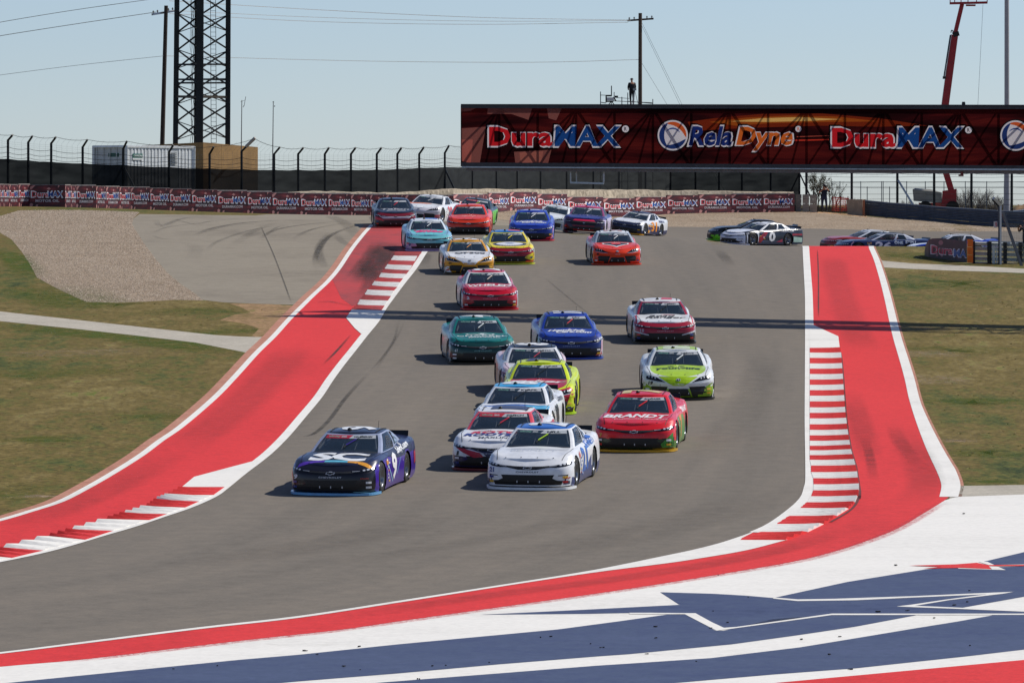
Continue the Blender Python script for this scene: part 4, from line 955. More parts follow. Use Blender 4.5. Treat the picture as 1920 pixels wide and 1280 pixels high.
def add_part(me, name, parent, mats=None, loc=None):
    o = bpy.data.objects.new(name, me); link(o, parent)
    if mats:
        for i, m in enumerate(mats):
            o.material_slots[i].link = 'OBJECT'; o.material_slots[i].material = m
    if loc: o.location = loc
    return o
def T(d, s, cx, cy, w, h, col, bold=.03, shear=0., rot=0., bend=0., off=.009, name='lettering', sp=1.0): return (name, d, 'T', dict(s=s, cx=cx, cy=cy, w=w, h=h, bold=bold, shear=shear, rot=rot, bend=bend, sp=sp), col, off)
def Pg(d, pts, col, off=.004, name='stripe'): return (name, d, 'P', pts, col, off)
def car(px, py, yaw, kind, label, main, hood=None, roof=None, pill=None, nose=None, low=None, split=None, skirt=None, side=None, deck=None, wip='c8d020', name=None, bandl='2a3a44', brand='b9bec6', dec=(), d=None, group='stock cars racing down the hill', detail=True, z=None):
    S = TYPES[kind]; hood = hood or main; roof = roof or main; pill = pill or main; nose = nose or main; low = low or nose; split = split or low; side = side or main; skirt = skirt or side; deck = deck or main
    nx_, ny_ = gd(px, d) if d else hit(px, py + 1.5 + max(0, py - 400) * .006)
    al = math.atan2((px - 960), F); th = math.radians(yaw) + al; R = Matrix.Rotation(-th, 2)
    f = R @ Vector((0, -2.47)); ox, oy = nx_ - f.x, ny_ - f.y
    def gz(lx, ly):
        p = R @ Vector((lx, ly)); return G(ox + p.x, oy + p.y) + .012
    zf, zr_, zl, zrt = (gz(-.85, -1.5) + gz(.85, -1.5)) / 2, (gz(-.85, 1.19) + gz(.85, 1.19)) / 2, (gz(-.85, -1.5) + gz(-.85, 1.19)) / 2, (gz(.85, -1.5) + gz(.85, 1.19)) / 2
    pitch = math.atan2(zr_ - zf, 2.69); roll = math.atan2(zrt - zl, 1.7)
    z0 = (zf + zr_) / 2 + (zf - zr_) / 2.69 * (-.155) * -1
    root = empty('race_car', (0, 0, 0), label, 'race car', group)
    M_ = Matrix.Translation((ox, oy, z0)) @ Matrix.Rotation(-th, 4, 'Z') @ Matrix.Rotation(pitch, 4, 'X') @ Matrix.Rotation(-roll, 4, 'Y')
    root.matrix_world = M_
    pm = lambda h: paint(h)
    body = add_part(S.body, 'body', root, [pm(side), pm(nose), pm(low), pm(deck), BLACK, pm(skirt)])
    add_part(S.hood, 'hood', root, [pm(hood)])
    for k, me in S.gh.items():
        nm = k.rstrip('0123456789')
        add_part(me, nm, root, [pm(roof) if nm == 'roof' else pm(pill) if nm == 'pillars' else GLASS])
    for k, me in S.fp.items():
        nm = k.rstrip('0123456789')
        if nm == 'splitter': add_part(me, nm, root, [pm(split)])
        elif nm == 'wiper': add_part(me, nm, root, [pm(wip)])
        elif nm == 'nose_lettering': add_part(me, nm, root, [matte(brand, .5)])
        else: add_part(me, nm, root)
    for ay in S.ax:
        for s in (-1, 1):
            w_ = add_part(ME_TYRE, 'wheel', root, loc=(s * .815, ay, .335))
            r_ = add_part(ME_RIM, 'rim', w_)
            if s < 0: r_.rotation_euler = (0, 0, math.pi)
            w_.rotation_euler = (random.uniform(0, 6), 0, 0)
    # windshield banner
    items = [('banner', 'front', 'P', [(-.56, 1.072), (-.02, 1.072), (.05, 1.134), (-.53, 1.134)], bandl, .004), ('banner', 'front', 'P', [(-.02, 1.072), (.56, 1.072), (.53, 1.134), (.05, 1.134)], 'b4b8bc', .004),
             T('front', 'xfinity', -.36, 1.103, .27, .034, '86b8a4', .02, name='banner_lettering', off=.007), T('front', 'SERIES', -.14, 1.103, .12, .026, 'ccd2d4', .02, name='banner_lettering', off=.007)]
    if name: items.append(T('front', name, .27, 1.101, min(.40, .058 * len(name) + .06), .034, '14181c', .03, name='banner_lettering', off=.007))
    for it in dec:
        if it[2] == 'T' and it[3]['rot'] == H9: it[3].update(w=.88, h=min(.95, it[3]['h'] + .05), cy=.50)
        elif it[0] == 'number' and it[1] == 'right': it[3].update(w=it[3]['w'] * 1.45, h=it[3]['h'] * 1.15, cx=it[3]['cx'] * .5 + .0, bold=.042)
        elif it[2] == 'T' and it[1] == 'top' and it[3]['h'] >= .2: it[3]['h'] *= 1.35
        items.append(it)
    if detail:
        rs = random.Random(px)
        for sd in ('right', 'left'):
            for q in range(7):
                y_ = -1.02 + rs.uniform(0, .34) if sd == 'right' else .70 + rs.uniform(0, .34); z_ = .20 + q * .075; w_ = rs.uniform(.08, .16); items.append(Pg(sd, [(y_, z_), (y_ + w_, z_), (y_ + w_, z_ + .035), (y_, z_ + .035)], rs.choice(['e8e8e8', '20242c', 'c83030', 'e0b030', '2850a0', 'd8d8dc']), .007, 'sticker'))
        for sx in (-1, 1):
            for q in range(2): z_ = .17 + q * .10; a_ = sx * .80; items.append(Pg('front', [(a_ - .05, z_), (a_ + .05, z_), (a_ + .05, z_ + .045), (a_ - .05, z_ + .045)], rs.choice(['c83030', 'd8d8dc', '2a3c80', 'e0b030']), .010, 'sticker'))
    by = {}
    for n_, it in enumerate(items): by[(it[0], it[4], n_)] = [(it[1], it[2], it[3], 0, it[5])]
    for (nm, col, _), its in by.items():
        mbd = decal_mb(S, its)
        if mbd.f: add_part(me_from(mbd, nm, [paint(col, .35, .3)]), nm, root)
    return root
# ------------------------------------------------------------------ the field of cars; grey side tones on several paint in sky reflection
car(618, 926, 12, 'camaro', 'leading dark purple stock car with white 9 on its door, nearest on the left', '242a4c', hood='171c2c', roof='1c2338', pill='9aa4be', nose='15131f', low='121019', split='6aa8d6', side='45289a', skirt='452a95', deck='222a4e', wip='3a1f8a', name='VAN GISBERGEN', bandl='b02a3a', brand='c8ccd4',  # pale pillar colour paints in a reflection on the dark body
    dec=[Pg('right', [(.74, .93), (1.22, .93), (1.02, 1.07), (.80, 1.10)], '93a6bd', .006, 'window_panel'), Pg('right', [(.80, 1.00), (.88, 1.00), (.84, 1.06)], '0e1014', .010, 'vent_hole'), Pg('right', [(.92, .98), (1.00, .98), (.96, 1.04)], '0e1014', .010, 'vent_hole'), Pg('right', [(1.04, .95), (1.12, .95), (1.08, 1.01)], '0e1014', .010, 'vent_hole'), T('top', 'SC', 0.02, -1.55, 1.25, .62, 'eef0f2', .06, sp=.9), Pg('top', [(-.75, -2.02), (-.2, -1.95), (-.2, -2.08), (-.78, -2.14)], '5a34b0'), Pg('top', [(-.2, -1.95), (.3, -1.93), (.3, -2.06), (-.2, -2.08)], '62bcd8'), Pg('top', [(.3, -1.93), (.85, -2.02), (.8, -2.12), (.3, -2.06)], 'e8a030'),
         T('right', '9', -.25, .48, .36, .50, 'f2f2f2', .07, shear=.12, name='number'), T('right', 'SafetyCulture', .85, .80, 1.05, .17, 'eef0f2', .04, rot=.10), T('top', '9', .05, .52, .42, .75, 'eef0f2', .07, rot=H9, name='number'),
         Pg('right', [(-.9, .80), (.2, .83), (1.9, .86), (1.9, .66), (.3, .62), (-.5, .70)], '1c2440', .003), Pg('right', [(-1.0, .62), (-.35, .16), (-.30, .16), (-.95, .64)], '9ad0e4', .005), Pg('right', [(-1.05, .50), (-.62, .16), (-.59, .16), (-1.02, .52)], 'c0b8e0', .005), Pg('right', [(.1, .30), (.55, .62), (.58, .62), (.13, .29)], '86c4dc', .005),
         T('front', '9', -.78, .40, .09, .10, 'd8dce4', .05, shear=.2, name='number'), T('front', 'SUNOCO', .72, .38, .16, .03, 'c04838', .03), Pg('right', [(-1.02, .66), (-.78, .70), (-.78, .58), (-1.02, .56)], 'd8922c', .006, 'sticker'), Pg('right', [(1.95, .62), (2.2, .66), (2.2, .40), (1.95, .36)], 'b8304a', .006, 'sticker')])
car(988, 915.5, 8.5, 'camaro', 'white and blue stock car with blue 21 on its door, front of the centre group', 'e9ebee', roof='2b6cc4', nose='e9ebee', low='e4e6ea', split='eef0f2', skirt='3c4a7e', wip='b8e020', name='HILL', brand='3c4454', bandl='2c3c48',
    dec=[Pg('right', [(.74, .93), (1.22, .93), (1.02, 1.07), (.80, 1.10)], '93a6bd', .006, 'window_panel'), Pg('right', [(.80, 1.00), (.88, 1.00), (.84, 1.06)], '0e1014', .010, 'vent_hole'), Pg('right', [(.92, .98), (1.00, .98), (.96, 1.04)], '0e1014', .010, 'vent_hole'), Pg('right', [(1.04, .95), (1.12, .95), (1.08, 1.01)], '0e1014', .010, 'vent_hole'), T('right', '21', -.30, .53, .62, .44, '2b62b8', .05, shear=.12, name='number'), T('right', 'BENNETT', .80, .82, .95, .15, '3a6cc0', .03, rot=.08), Pg('right', [(-1.0, .25), (.7, .22), (.75, .55), (.2, .34), (-.6, .27)], '3c4a7e', .004),
         Pg('right', [(-1.08, .70), (-.95, .34), (-.6, .22), (-.4, .22), (-.85, .38), (-.98, .70)], '9aa6cc', .005), T('top', '21', .05, .50, .60, .80, 'e8ecf0', .06, rot=H9, name='number'),
         Pg('top', [(-.7, -1.30), (-.5, -1.24), (-.25, -1.30), (0, -1.24), (.25, -1.32), (.5, -1.24), (.75, -1.30), (.5, -1.27), (.25, -1.35), (0, -1.27), (-.25, -1.33), (-.5, -1.27)], '8c98b4'), T('top', 'BENNETT', 0, -1.45, 1.0, .16, 'c6cedb', .01),
         T('front', '21', -.80, .44, .11, .10, '2b4a90', .06, name='number'), T('front', 'ARP', .83, .27, .13, .04, 'b03028', .04), Pg('front', [(.76, .13), (.88, .14), (.88, .21), (.77, .20)], '3a3c5a', .006, 'sticker'), Pg('front', [(-.93, .16), (-.84, .15), (-.84, .24), (-.93, .25)], '2c3060', .006, 'sticker'),
         T('right', 'HILL', -.15, .90, .18, .03, '3c4454', .02), Pg('right', [(-1.06, .70), (-.80, .74), (-.80, .63), (-1.04, .58)], 'c2604a', .006, 'sticker')])
car(921, 880, 7, 'camaro', 'white stock car with red and navy hood lettering behind the white and blue car', 'e8e9ec', roof='ecedef', pill='d84854', nose='e4e6ea', low='2a2750', split='7c2030', side='e8e9ec', wip='c01830', name='ZILISCH', bandl='b8303c', brand='aeb6c4',
    dec=[T('top', 'ROTO', -.02, -1.38, 1.10, .22, 'd22a3c', .06, shear=.2), T('top', 'ROOTER', -.04, -1.66, 1.30, .22, '27347c', .06, shear=.2), T('top', 'MAXLINEAR', .15, -1.95, 1.0, .13, '3a4048', .02), T('top', 'CINTAS', -.3, -1.17, .30, .08, '3a4048', .02),
         Pg('front', [(-.90, .56), (-.62, .50), (-.25, .42), (-.18, .33), (-.40, .31), (-.66, .42)], 'b8283a', .005), Pg('front', [(-.50, .50), (.9, .52), (.92, .34), (.3, .30), (-.1, .33), (-.2, .42)], '221f48', .0045), T('front', '1', -.78, .40, .05, .10, '14161c', .05, shear=.2, name='number'),
         Pg('right', [(-.9, .82), (2.0, .86), (2.0, .5), (.2, .3)], 'b8303c'), T('top', '1', .1, .5, .35, .8, '2a3050', .06, rot=H9, name='number')])
car(1188, 845, 4.5, 'camaro', 'bright red stock car with white hood lettering and yellow splitter', 'dc141c', nose='d8141c', low='14301c', split='c89a1c', side='e0202a', skirt='5c8a3c', deck='e0303c', wip='e02020', name='ALLGAIER', brand='c84858',
    dec=[T('top', 'BRANDT', -.02, -1.48, 1.45, .34, 'f0eeee', .05, shear=.15), T('top', 'Professional Agriculture', .12, -1.84, 1.25, .10, 'f0d8d8', .01), T('top', '7', 0, .5, .55, .95, 'd8c47c', .10, rot=H9, name='number'),
         Pg('right', [(-1.1, .72), (-.7, .72), (.6, .70), (1.0, .3), (.6, .16), (-1.1, .16)], '5c9048', .004), T('right', '7', -.25, .46, .42, .46, 'e88a3c', .07, name='number'), Pg('front', [(.62, .20), (.89, .46), (.90, .14), (.66, .12)], '3c8a34', .006), T('right', 'BRANDT', 1.0, .80, .8, .12, 'f4e8e8', .03), T('front', '7', -.78, .40, .07, .09, 'c89a30', .05, name='number')])
car(957, 826, 5, 'camaro', 'white stock car with blue hood and sky blue roof in the centre group', 'e6eaee', hood='4e78c8', roof='3aa8e0', nose='3c58a8', low='28356e', split='3a5aa0', side='e8ebee', wip='14161a', name='KVAPIL',
    dec=[T('top', 'Clarience', -.15, -1.62, 1.35, .26, 'e8eef4', .04), T('top', 'TECHNOLOGIES', -.35, -1.95, .9, .10, 'd0dcec', .01), Pg('top', [(-.8, -1.02), (.8, -1.02), (.8, -1.2), (0, -1.13), (-.8, -1.28)], 'e8ecf0', .005), Pg('top', [(.25, -1.3), (.85, -1.25), (.85, -2.1), (.55, -2.15)], '5cb8e4', .004),
         T('top', '88', 0, .5, .8, .85, 'eef2f4', .08, rot=H9, name='number'), T('right', '88', -.25, .50, .60, .44, '20242c', .05, name='number'), T('right', 'Clarience', .95, .84, .8, .14, '30343c', .02)])
car(1007, 776, 2, 'supra', 'lime yellow stock car with red hood between the white cars', 'd2e412', hood='b8122e', roof='d2e412', nose='b8122e', low='2c1014', split='b4dc20', side='d2e412', wip='101214', name='JONES',
    dec=[T('top', 'Fisher', .0, -1.38, 1.40, .30, 'f0e8e8', .04, shear=.3), T('top', '20', .05, .5, .62, .85, '3a3468', .08, rot=H9, name='number'), Pg('right', [(-2.0, .6), (.2, .7), (1.8, .85), (1.8, .3), (-.4, .2), (-2, .2)], 'cfe020'), T('right', '20', -.2, .5, .6, .44, '3a3468', .05, name='number'), T('front', 'Menards', .64, .44, .18, .035, 'e8b0a0', .02), Pg('front', [(.78, .14), (.90, .2), (.90, .62), (.84, .55), (.72, .2)], 'cfe020', .0045)])
car(1009, 742, -3, 'camaro', 'white stock car with black roof and maroon flank behind the lime yellow car', 'e6e8ec', hood='d8dade', roof='16181e', nose='6a1428', low='4c1020', split='6a1428', side='7c1a34', wip='b03040', name='SMITH', deck='e4c8d0',
    dec=[T('top', '8', 0, .5, .42, .85, 'eef0f2', .08, rot=H9, name='number'), Pg('left', [(-1.0, .84), (1.9, .86), (1.9, .66), (-.2, .6)], 'e6e8ec'), T('left', '8', .2, .48, .34, .44, 'f0f0f0', .05, name='number')])
car(1272, 748, -1, 'supra', 'lime green and white stock car on the right, lime hood with dark lettering', 'e4e8ea', hood='b0d40c', nose='dfe4e6', low='8cb020', split='16181c', side='e4e8ea', wip='e8eef0', name='CREWS', brand='e4ecd8',
    dec=[Pg('front', [(-.52, .62), (.52, .62), (.26, .46), (.14, .40), (-.14, .40), (-.26, .46)], 'a6cc10', .0045), T('top', 'younglife', .0, -1.52, 1.18, .30, '1c3a18', .035), Pg('top', ell(-.18, -1.17, .09, .05), '202a30'), Pg('top', ell(.10, -1.17, .09, .05), '202a30'), Pg('top', [(-.55, .0), (.55, .0), (.52, .9), (-.52, .9)], 'a8c850', .004),
         T('top', '19', 0, .48, .5, .7, 'f0f4e8', .06, rot=H9, name='number'), T('front', '19', -.72, .455, .11, .09, '20242a', .04, shear=.25, name='number'), Pg('front', [(-.90, .13), (-.62, .10), (-.72, .36), (-.90, .46)], '8cb020', .0045), Pg('front', [(.90, .13), (.62, .10), (.72, .36), (.90, .46)][::-1], '8cb020', .0045), Pg('front', [(-.93, .22), (-.83, .2), (-.83, .3), (-.93, .32)], '20242a', .007, 'sticker')])
car(1071.5, 672, -3.5, 'camaro', 'royal blue stock car with white hood lettering beside the teal car', '1238a0', nose='0e2468', low='0a1238', split='1c40a0', side='aab4c8', wip='d84848', name='DAY', brand='8c9cc8', skirt='c4ccd8',  # nose and low tones carry front shade, side tone a reflection
    dec=[T('top', 'Hendrick', -.05, -1.38, 1.10, .26, 'eef0f4', .05, shear=.25), T('top', 'Cars.com', .12, -1.66, 1.05, .22, 'eef0f4', .05, shear=.25), T('top', '17', .05, .5, .6, .8, 'eef0f4', .08, rot=H9, name='number'), T('front', '17', -.76, .41, .08, .08, 'c8d0e4', .03, shear=.2, name='number'),
         Pg('front', [(.90, .62), (.94, .60), (.93, .30), (.84, .10), (.80, .10), (.88, .30)], 'd0a8b8', .006), Pg('front', [(.70, .12), (.92, .15), (.92, .20), (.74, .18)], 'c85040', .007)])
car(906, 681, -4, 'camaro', 'dark teal stock car with white hood logo in the middle of the track', '067068', nose='053a36', low='051514', split='0a1616', side='8aa0a0', skirt='9a9c9a', wip='d8e0e0', name='MEYER', brand='7cb0ac', pill='0a7870', deck='0f8078',  # grey side colour stands in for sky mirrored in teal paint
    dec=[T('top', 'CHARBEL', .02, -1.58, 1.45, .15, 'e4ecec', .03, sp=1.1), T('top', 'MARKETING INC', .08, -1.80, .90, .12, 'e4ecec', .02), Pg('top', [(-.38, -1.18), (.0, -1.16), (.15, -1.12), (.2, -1.17), (.4, -1.20), (.42, -1.36), (.2, -1.40), (-.36, -1.38), (-.44, -1.28)], 'd4e0e0'), Pg('top', [(-.34, -1.22), (.0, -1.21), (-.02, -1.32), (-.34, -1.33)], '0b7068', .008), Pg('top', [(.12, -1.22), (.34, -1.24), (.34, -1.33), (.10, -1.34)], '3a8a84', .008),
         T('top', '41', .0, .5, .7, .8, 'e8ecec', .08, rot=H9, name='number'), T('front', '41', -.76, .41, .08, .09, 'd0dcdc', .03, shear=.2, name='number'), Pg('front', [(-.93, .20), (-.80, .18), (-.80, .30), (-.92, .32)], '5a2028', .007, 'sticker')])
car(1248, 643, -3.5, 'camaro', 'white stock car with dark red nose and black lower bumper, right of the blue car', 'e8eaec', hood='eceef0', nose='a0142c', low='0f1013', split='0c0d10', side='b8b4b4', skirt='6a6c70', pill='9c1630', wip='101214', name='CREED', brand='c89aa4', roof='e8e8ea',
    dec=[T('top', 'Road', -.05, -1.38, .75, .24, '2a2c30', .02, shear=.3), T('top', 'Ranger', .05, -1.68, 1.20, .26, '2a2c30', .02, shear=.3), Pg('top', [(0, .1), (.35, .15), (.4, .8), (.1, .8)], 'd8405a'), Pg('top', ell(.15, -1.12, .22, .05), 'b84858'), Pg('top', [(.80, -1.0), (.95, -1.0), (.97, -1.9), (.84, -2.1)], 'c01c36', .004), Pg('top', [(-.95, -1.0), (-.80, -1.0), (-.84, -2.1), (-.97, -1.9)], 'c01c36', .004),
         T('front', '18', -.70, .42, .12, .10, 'b8a4b0', .04, name='number'), Pg('front', [(-.92, .40), (-.50, .30), (-.50, .27), (-.92, .36)], 'c0c4cc', .007), Pg('front', [(.92, .36), (.50, .27), (.50, .30), (.92, .42)], 'c0c4cc', .007)])
car(920, 580, -3, 'camaro', 'red stock car with white pillars and white hood lettering, ahead of the teal car', 'e6e8ea', hood='c8102e', nose='c40f2c', low='a80e24', split='c41028', side='aeb4c0', roof='c8183a', deck='c0102c', wip='e8d8c8', name='LOVE', brand='e48c98', skirt='c0c2c8',
    dec=[T('top', 'WHELEN', 0, -1.42, 1.50, .30, 'f4f4f4', .08, shear=.1), T('top', 'EMERGENCY SERVICES', .0, -1.74, 1.35, .09, 'f0dce0', .02), Pg('top', [(.86, -.9), (.98, -.9), (.98, -2.0), (.90, -2.2)][::-1], 'c8102e'), Pg('top', [(-.98, -.9), (-.86, -.9), (-.90, -2.2), (-.98, -2.0)][::-1], 'c8102e'), T('top', '2', 0, .5, .5, .85, 'f0f0f0', .10, rot=H9, name='number'), T('front', '2', -.74, .42, .09, .09, 'e8e8ec', .06, name='number')])
car(881, 514, -3, 'supra', 'white hooded stock car with gold body and black hood lettering', 'd89a18', hood='eaecee', deck='dcdee0', nose='d8981a', low='a87814', split='2c2610', side='b4a890', roof='e0a01c', wip='e8a050', name='SAWALICH', brand='40444c', skirt='b8bcc4',
    dec=[T('top', 'OP300', .05, -1.50, 1.15, .30, '1c1e22', .08), Pg('front', [(-.55, .62), (.55, .62), (.30, .50), (.20, .40), (-.20, .40), (-.30, .50)], 'e4e6ea', .0045), Pg('front', [(-.97, .11), (-.66, .10), (-.74, .20), (-.97, .34)], 'e4e6ea', .006), T('top', '54', 0, .5, .6, .8, 'e8eaee', .07, rot=H9, name='number'), Pg('top', [(-.97, -.9), (-.78, -.9), (-.80, -2.1), (-.95, -1.9)], 'eaecee', .004), Pg('top', [(.78, -.9), (.97, -.9), (.95, -1.9), (.80, -2.1)], 'eaecee', .004), T('front', '54', -.72, .45, .10, .08, '202228', .04, name='number')])
car(958, 495, -3, 'camaro', 'yellow stock car with round white and navy hood seal and red nose', 'ecd82c', nose='9c1020', low='c8ac28', split='c8d040', side='b0ac88', roof='2478c4', wip='ecdc30', name='HARTLEY', brand='c08890',
    dec=[Pg('top', ell(0, -1.52, .66, .50, 28), '1c2860', .004), Pg('top', ell(0, -1.50, .52, .38, 24), 'eceef2', .007), T('top', 'AL FOUNDATION', 0, -1.94, .85, .10, 'eceef2', .02, off=.009, bend=-.03), Pg('top', [(-.2, -1.5), (0, -1.3), (.2, -1.5), (.1, -1.62), (-.1, -1.62)], '8c9cc0', .010), Pg('top', [(0, .1), (.5, .1), (.5, .5), (.1, .6)], 'd83c40', .004),
         Pg('front', [(.60, .35), (.93, .50), (.93, .20), (.70, .16)], 'dccc30', .005), Pg('front', [(-.93, .50), (-.60, .35), (-.70, .16), (-.93, .20)], 'dccc30', .005), Pg('front', [(.55, .12), (.96, .12), (.96, .20), (.62, .18)], 'd02430', .008)])
car(1158, 496, -4, 'supra', 'orange red stock car with black shield on the hood, alone on the right', 'e04018', hood='ec3c10', roof='e8eaec', pill='aab4c0', nose='e83c12', low='d83410', split='d83410', side='a8b0bc', wip='f0f0f0', name='GASE', brand='d8dce0', skirt='b8bcc4', deck='e03c14',
    dec=[Pg('top', [(-.52, -1.12), (.52, -1.12), (.50, -1.5), (0, -2.02), (-.50, -1.5)], 'eef0f2', .005), Pg('top', [(-.46, -1.17), (.46, -1.17), (.44, -1.47), (0, -1.92), (-.44, -1.47)], '14161a', .008), T('top', '8', 0, -1.42, .40, .34, 'e83020', .12, off=.011), T('front', '8', -.74, .44, .07, .08, '202228', .04, name='number'), T('top', '35', 0, .5, .5, .7, 'd0a8a8', .03, rot=H9, name='number')])
car(806, 470, -3, 'camaro', 'aqua stock car with pink script on the hood, riding the left kerb', '74ccd4', hood='6cccd2', roof='e8ecf0', pill='dce8ee', nose='74c4cc', low='c0a4d0', split='b8a0cc', side='8ab4cc', wip='e8eef0', name=None, skirt='b89cc4', deck='84b4d4',
    dec=[T('top', 'Little', -.10, -1.22, .95, .24, 'd83c74', .03, shear=.2), T('top', 'Bites', .05, -1.52, 1.10, .40, 'ec4884', .05, shear=.2), Pg('top', [(-.1, .1), (.45, .1), (.45, .5), (-.1, .5)], '3878d0'), Pg('front', [(-.92, .30), (-.82, .29), (-.82, .36), (-.92, .37)], 'd02848', .007, 'sticker'), Pg('front', [(-.78, .33), (-.58, .32), (-.52, .22), (-.76, .20)], 'b88cb0', .007)])
car(742, 426, -2, 'camaro', 'dark navy stock car with red and white striped nose, farthest left', '0e1422', nose='7c1020', low='1c0a0e', split='b01020', side='3c4658', wip='d81c2c', name=None, brand='14161c', skirt='6c7484', pill='121a2a',  # nose and low colours darkened to hold the shade of the front
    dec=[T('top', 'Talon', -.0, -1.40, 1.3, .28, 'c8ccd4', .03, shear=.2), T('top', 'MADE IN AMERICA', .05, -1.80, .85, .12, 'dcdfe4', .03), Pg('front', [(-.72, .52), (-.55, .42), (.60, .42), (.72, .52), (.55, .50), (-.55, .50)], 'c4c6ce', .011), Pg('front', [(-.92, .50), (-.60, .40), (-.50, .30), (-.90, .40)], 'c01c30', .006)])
car(878, 439, 1.5, 'camaro', 'orange stock car with black underside in the pack at the back', 'e83808', nose='e03808', low='120e0e', split='120e0e', side='e44414', wip='101010', name=None, brand='903010', roof='ec4c20',
    dec=[T('top', 'RECONSTRUCTION', .0, -1.45, 1.4, .14, 'ecd8d0', .02), T('top', 'SERVICES', .0, -1.66, .6, .09, 'ecd8d0', .02)])
car(882, 416, 5, 'camaro', 'black and bright green stock car mostly hidden behind the orange one', '1a2a2a', nose='5cc830', low='4cb828', split='4cb828', side='6ad43c', skirt='5cc830', roof='3a4648', wip='d8e820', name=None, bandl='b8303c')
car(782, 413, 14, 'supra', 'white stock car with orange hood flash behind the navy one', 'e8eaec', hood='eceef0', nose='d0ccd4', low='9c5460', split='b0a0a8', side='ecefee', roof='eceeee', wip='f0f0f0', name=None,
    dec=[Pg('top', [(-.8, -1.0), (.3, -1.05), (.1, -1.4), (-.8, -1.7)], 'e8885c'), T('right', '28', -.15, .50, .60, .46, 'd84040', .05, name='number'), Pg('right', [(1.0, .80), (2.2, .85), (2.2, .60), (1.2, .5)], '7ccc4c')])
car(996, 451, .5, 'camaro', 'blue stock car with white hood lettering and pink flash, behind the yellow car', '163ab0', nose='102a84', low='0a1438', split='c01c38', side='4a5cc0', roof='2040b0', wip='f0f0f0', name=None, brand='8c9cc8',  # darker blue on nose and low paints in the shaded front
    dec=[T('top', 'Hendrick', -.05, -1.36, 1.15, .26, 'eef0f4', .05, shear=.25), T('top', 'Cars.com', .12, -1.64, 1.05, .22, 'eef0f4', .05, shear=.25), Pg('top', [(-.4, .1), (.4, .1), (.3, .3), (-.3, .3)], 'd8dce8'), Pg('front', [(.92, .62), (.96, .60), (.95, .12), (.80, .10), (.88, .30)], 'dc90b8', .006), Pg('front', [(.60, .12), (.80, .12), (.84, .20), (.66, .18)], 'd02840', .008)])
car(1022, 427, 12, 'supra', 'plain white stock car between the blue one and the purple one', 'e6eaec', nose='b8c4c8', low='a0acb0', split='c0c8cc', side='dfe3e6', wip='14161a', name=None)
car(1093, 437, 4, 'mustang', 'purple stock car with magenta grille stripe and pink roof', '1c1c70', nose='240c34', low='240814', split='1c1a38', roof='d83c68', pill='8c3460', side='c8b8d4', skirt='d8d4e0', wip='eef0f4', name=None, deck='242070', hood='181c74',
    dec=[T('top', 'RAYNHUT', 0, -1.25, 1.45, .14, 'b8bce0', .02), Pg('front', [(-.50, .545), (.50, .545), (.42, .61), (-.42, .61)], 'd41c4c', .006), Pg('front', [(-.50, .36), (.50, .36), (.46, .30), (-.46, .30)], '7c1424', .006), Pg('front', [(-.46, .19), (.46, .19), (.44, .12), (-.44, .12)], '8c1018', .006)])
car(1168, 437, 19, 'camaro', 'white and navy stock car with orange 31 on its door', 'e6e8ec', hood='e4e6ea', roof='141c38', pill='e6e8ec', nose='141a3c', low='10152e', split='d89c28', side='e8eaee', skirt='1c2a5c', wip='dfe3e8', name=None, brand='5c6480',
    dec=[Pg('right', [(-1.1, .62), (1.0, .52), (1.0, .16), (-1.1, .16)], '1c2a5c', .003), Pg('right', [(-1.1, .62), (-.3, .55), (-.3, .48), (-1.1, .52)], 'e0a030', .005), T('right', '31', -.05, .50, .66, .46, 'f09418', .08, name='number'), T('right', 'NEBBIOLO', 1.2, .80, .9, .12, '2a3468', .02), Pg('right', [(-1.08, .32), (-.7, .32), (-.8, .16), (-1.08, .16)], 'e8a028', .006)])
car(1364, 460, 45, 'camaro', 'white and black stock car with white 0 on its door, cresting the hill', 'e4e6ec', nose='d8dcea', low='cfd4e4', split='c8cce0', side='2e3440', skirt='4a5468', roof='eceef0', pill='e6e8ea', deck='30353e', wip='e8f0d0', name=None, brand='5c6478', d=306,
    dec=[Pg('right', [(-1.95, .75), (-1.0, .78), (-.9, .60), (-1.1, .2), (-1.95, .14)], 'e4e6ec'), Pg('right', [(-1.05, .76), (-.6, .76), (-1.05, .40)], '20242c', .005), Pg('right', [(-1.08, .45), (-.55, .74), (-.30, .74), (-.9, .16), (-1.08, .16)], '9c2030', .006), T('right', '0', -.05, .48, .34, .46, 'f4f4f4', .08, shear=.1, name='number'), T('right', 'TRUAXCTON', 1.15, .82, .95, .13, 'e8eaee', .03), Pg('right', [(.3, .2), (.9, .42), (.9, .2)], 'c84860', .005), Pg('right', [(1.6, .5), (2.3, .45), (2.3, .2), (1.6, .2)], 'b8d8c8', .005), Pg('right', [(1.5, .66), (2.3, .66), (2.3, .58), (1.5, .56)], 'a82838', .006)])
car(1326, 462, 80, 'camaro', 'black stock car with bright green bumper, mostly hidden behind the number 0 car', '181c20', nose='1c2428', low='6cd81c', split='6cd81c', side='1c2428', skirt='74d830', name=None, d=311.5, detail=False)
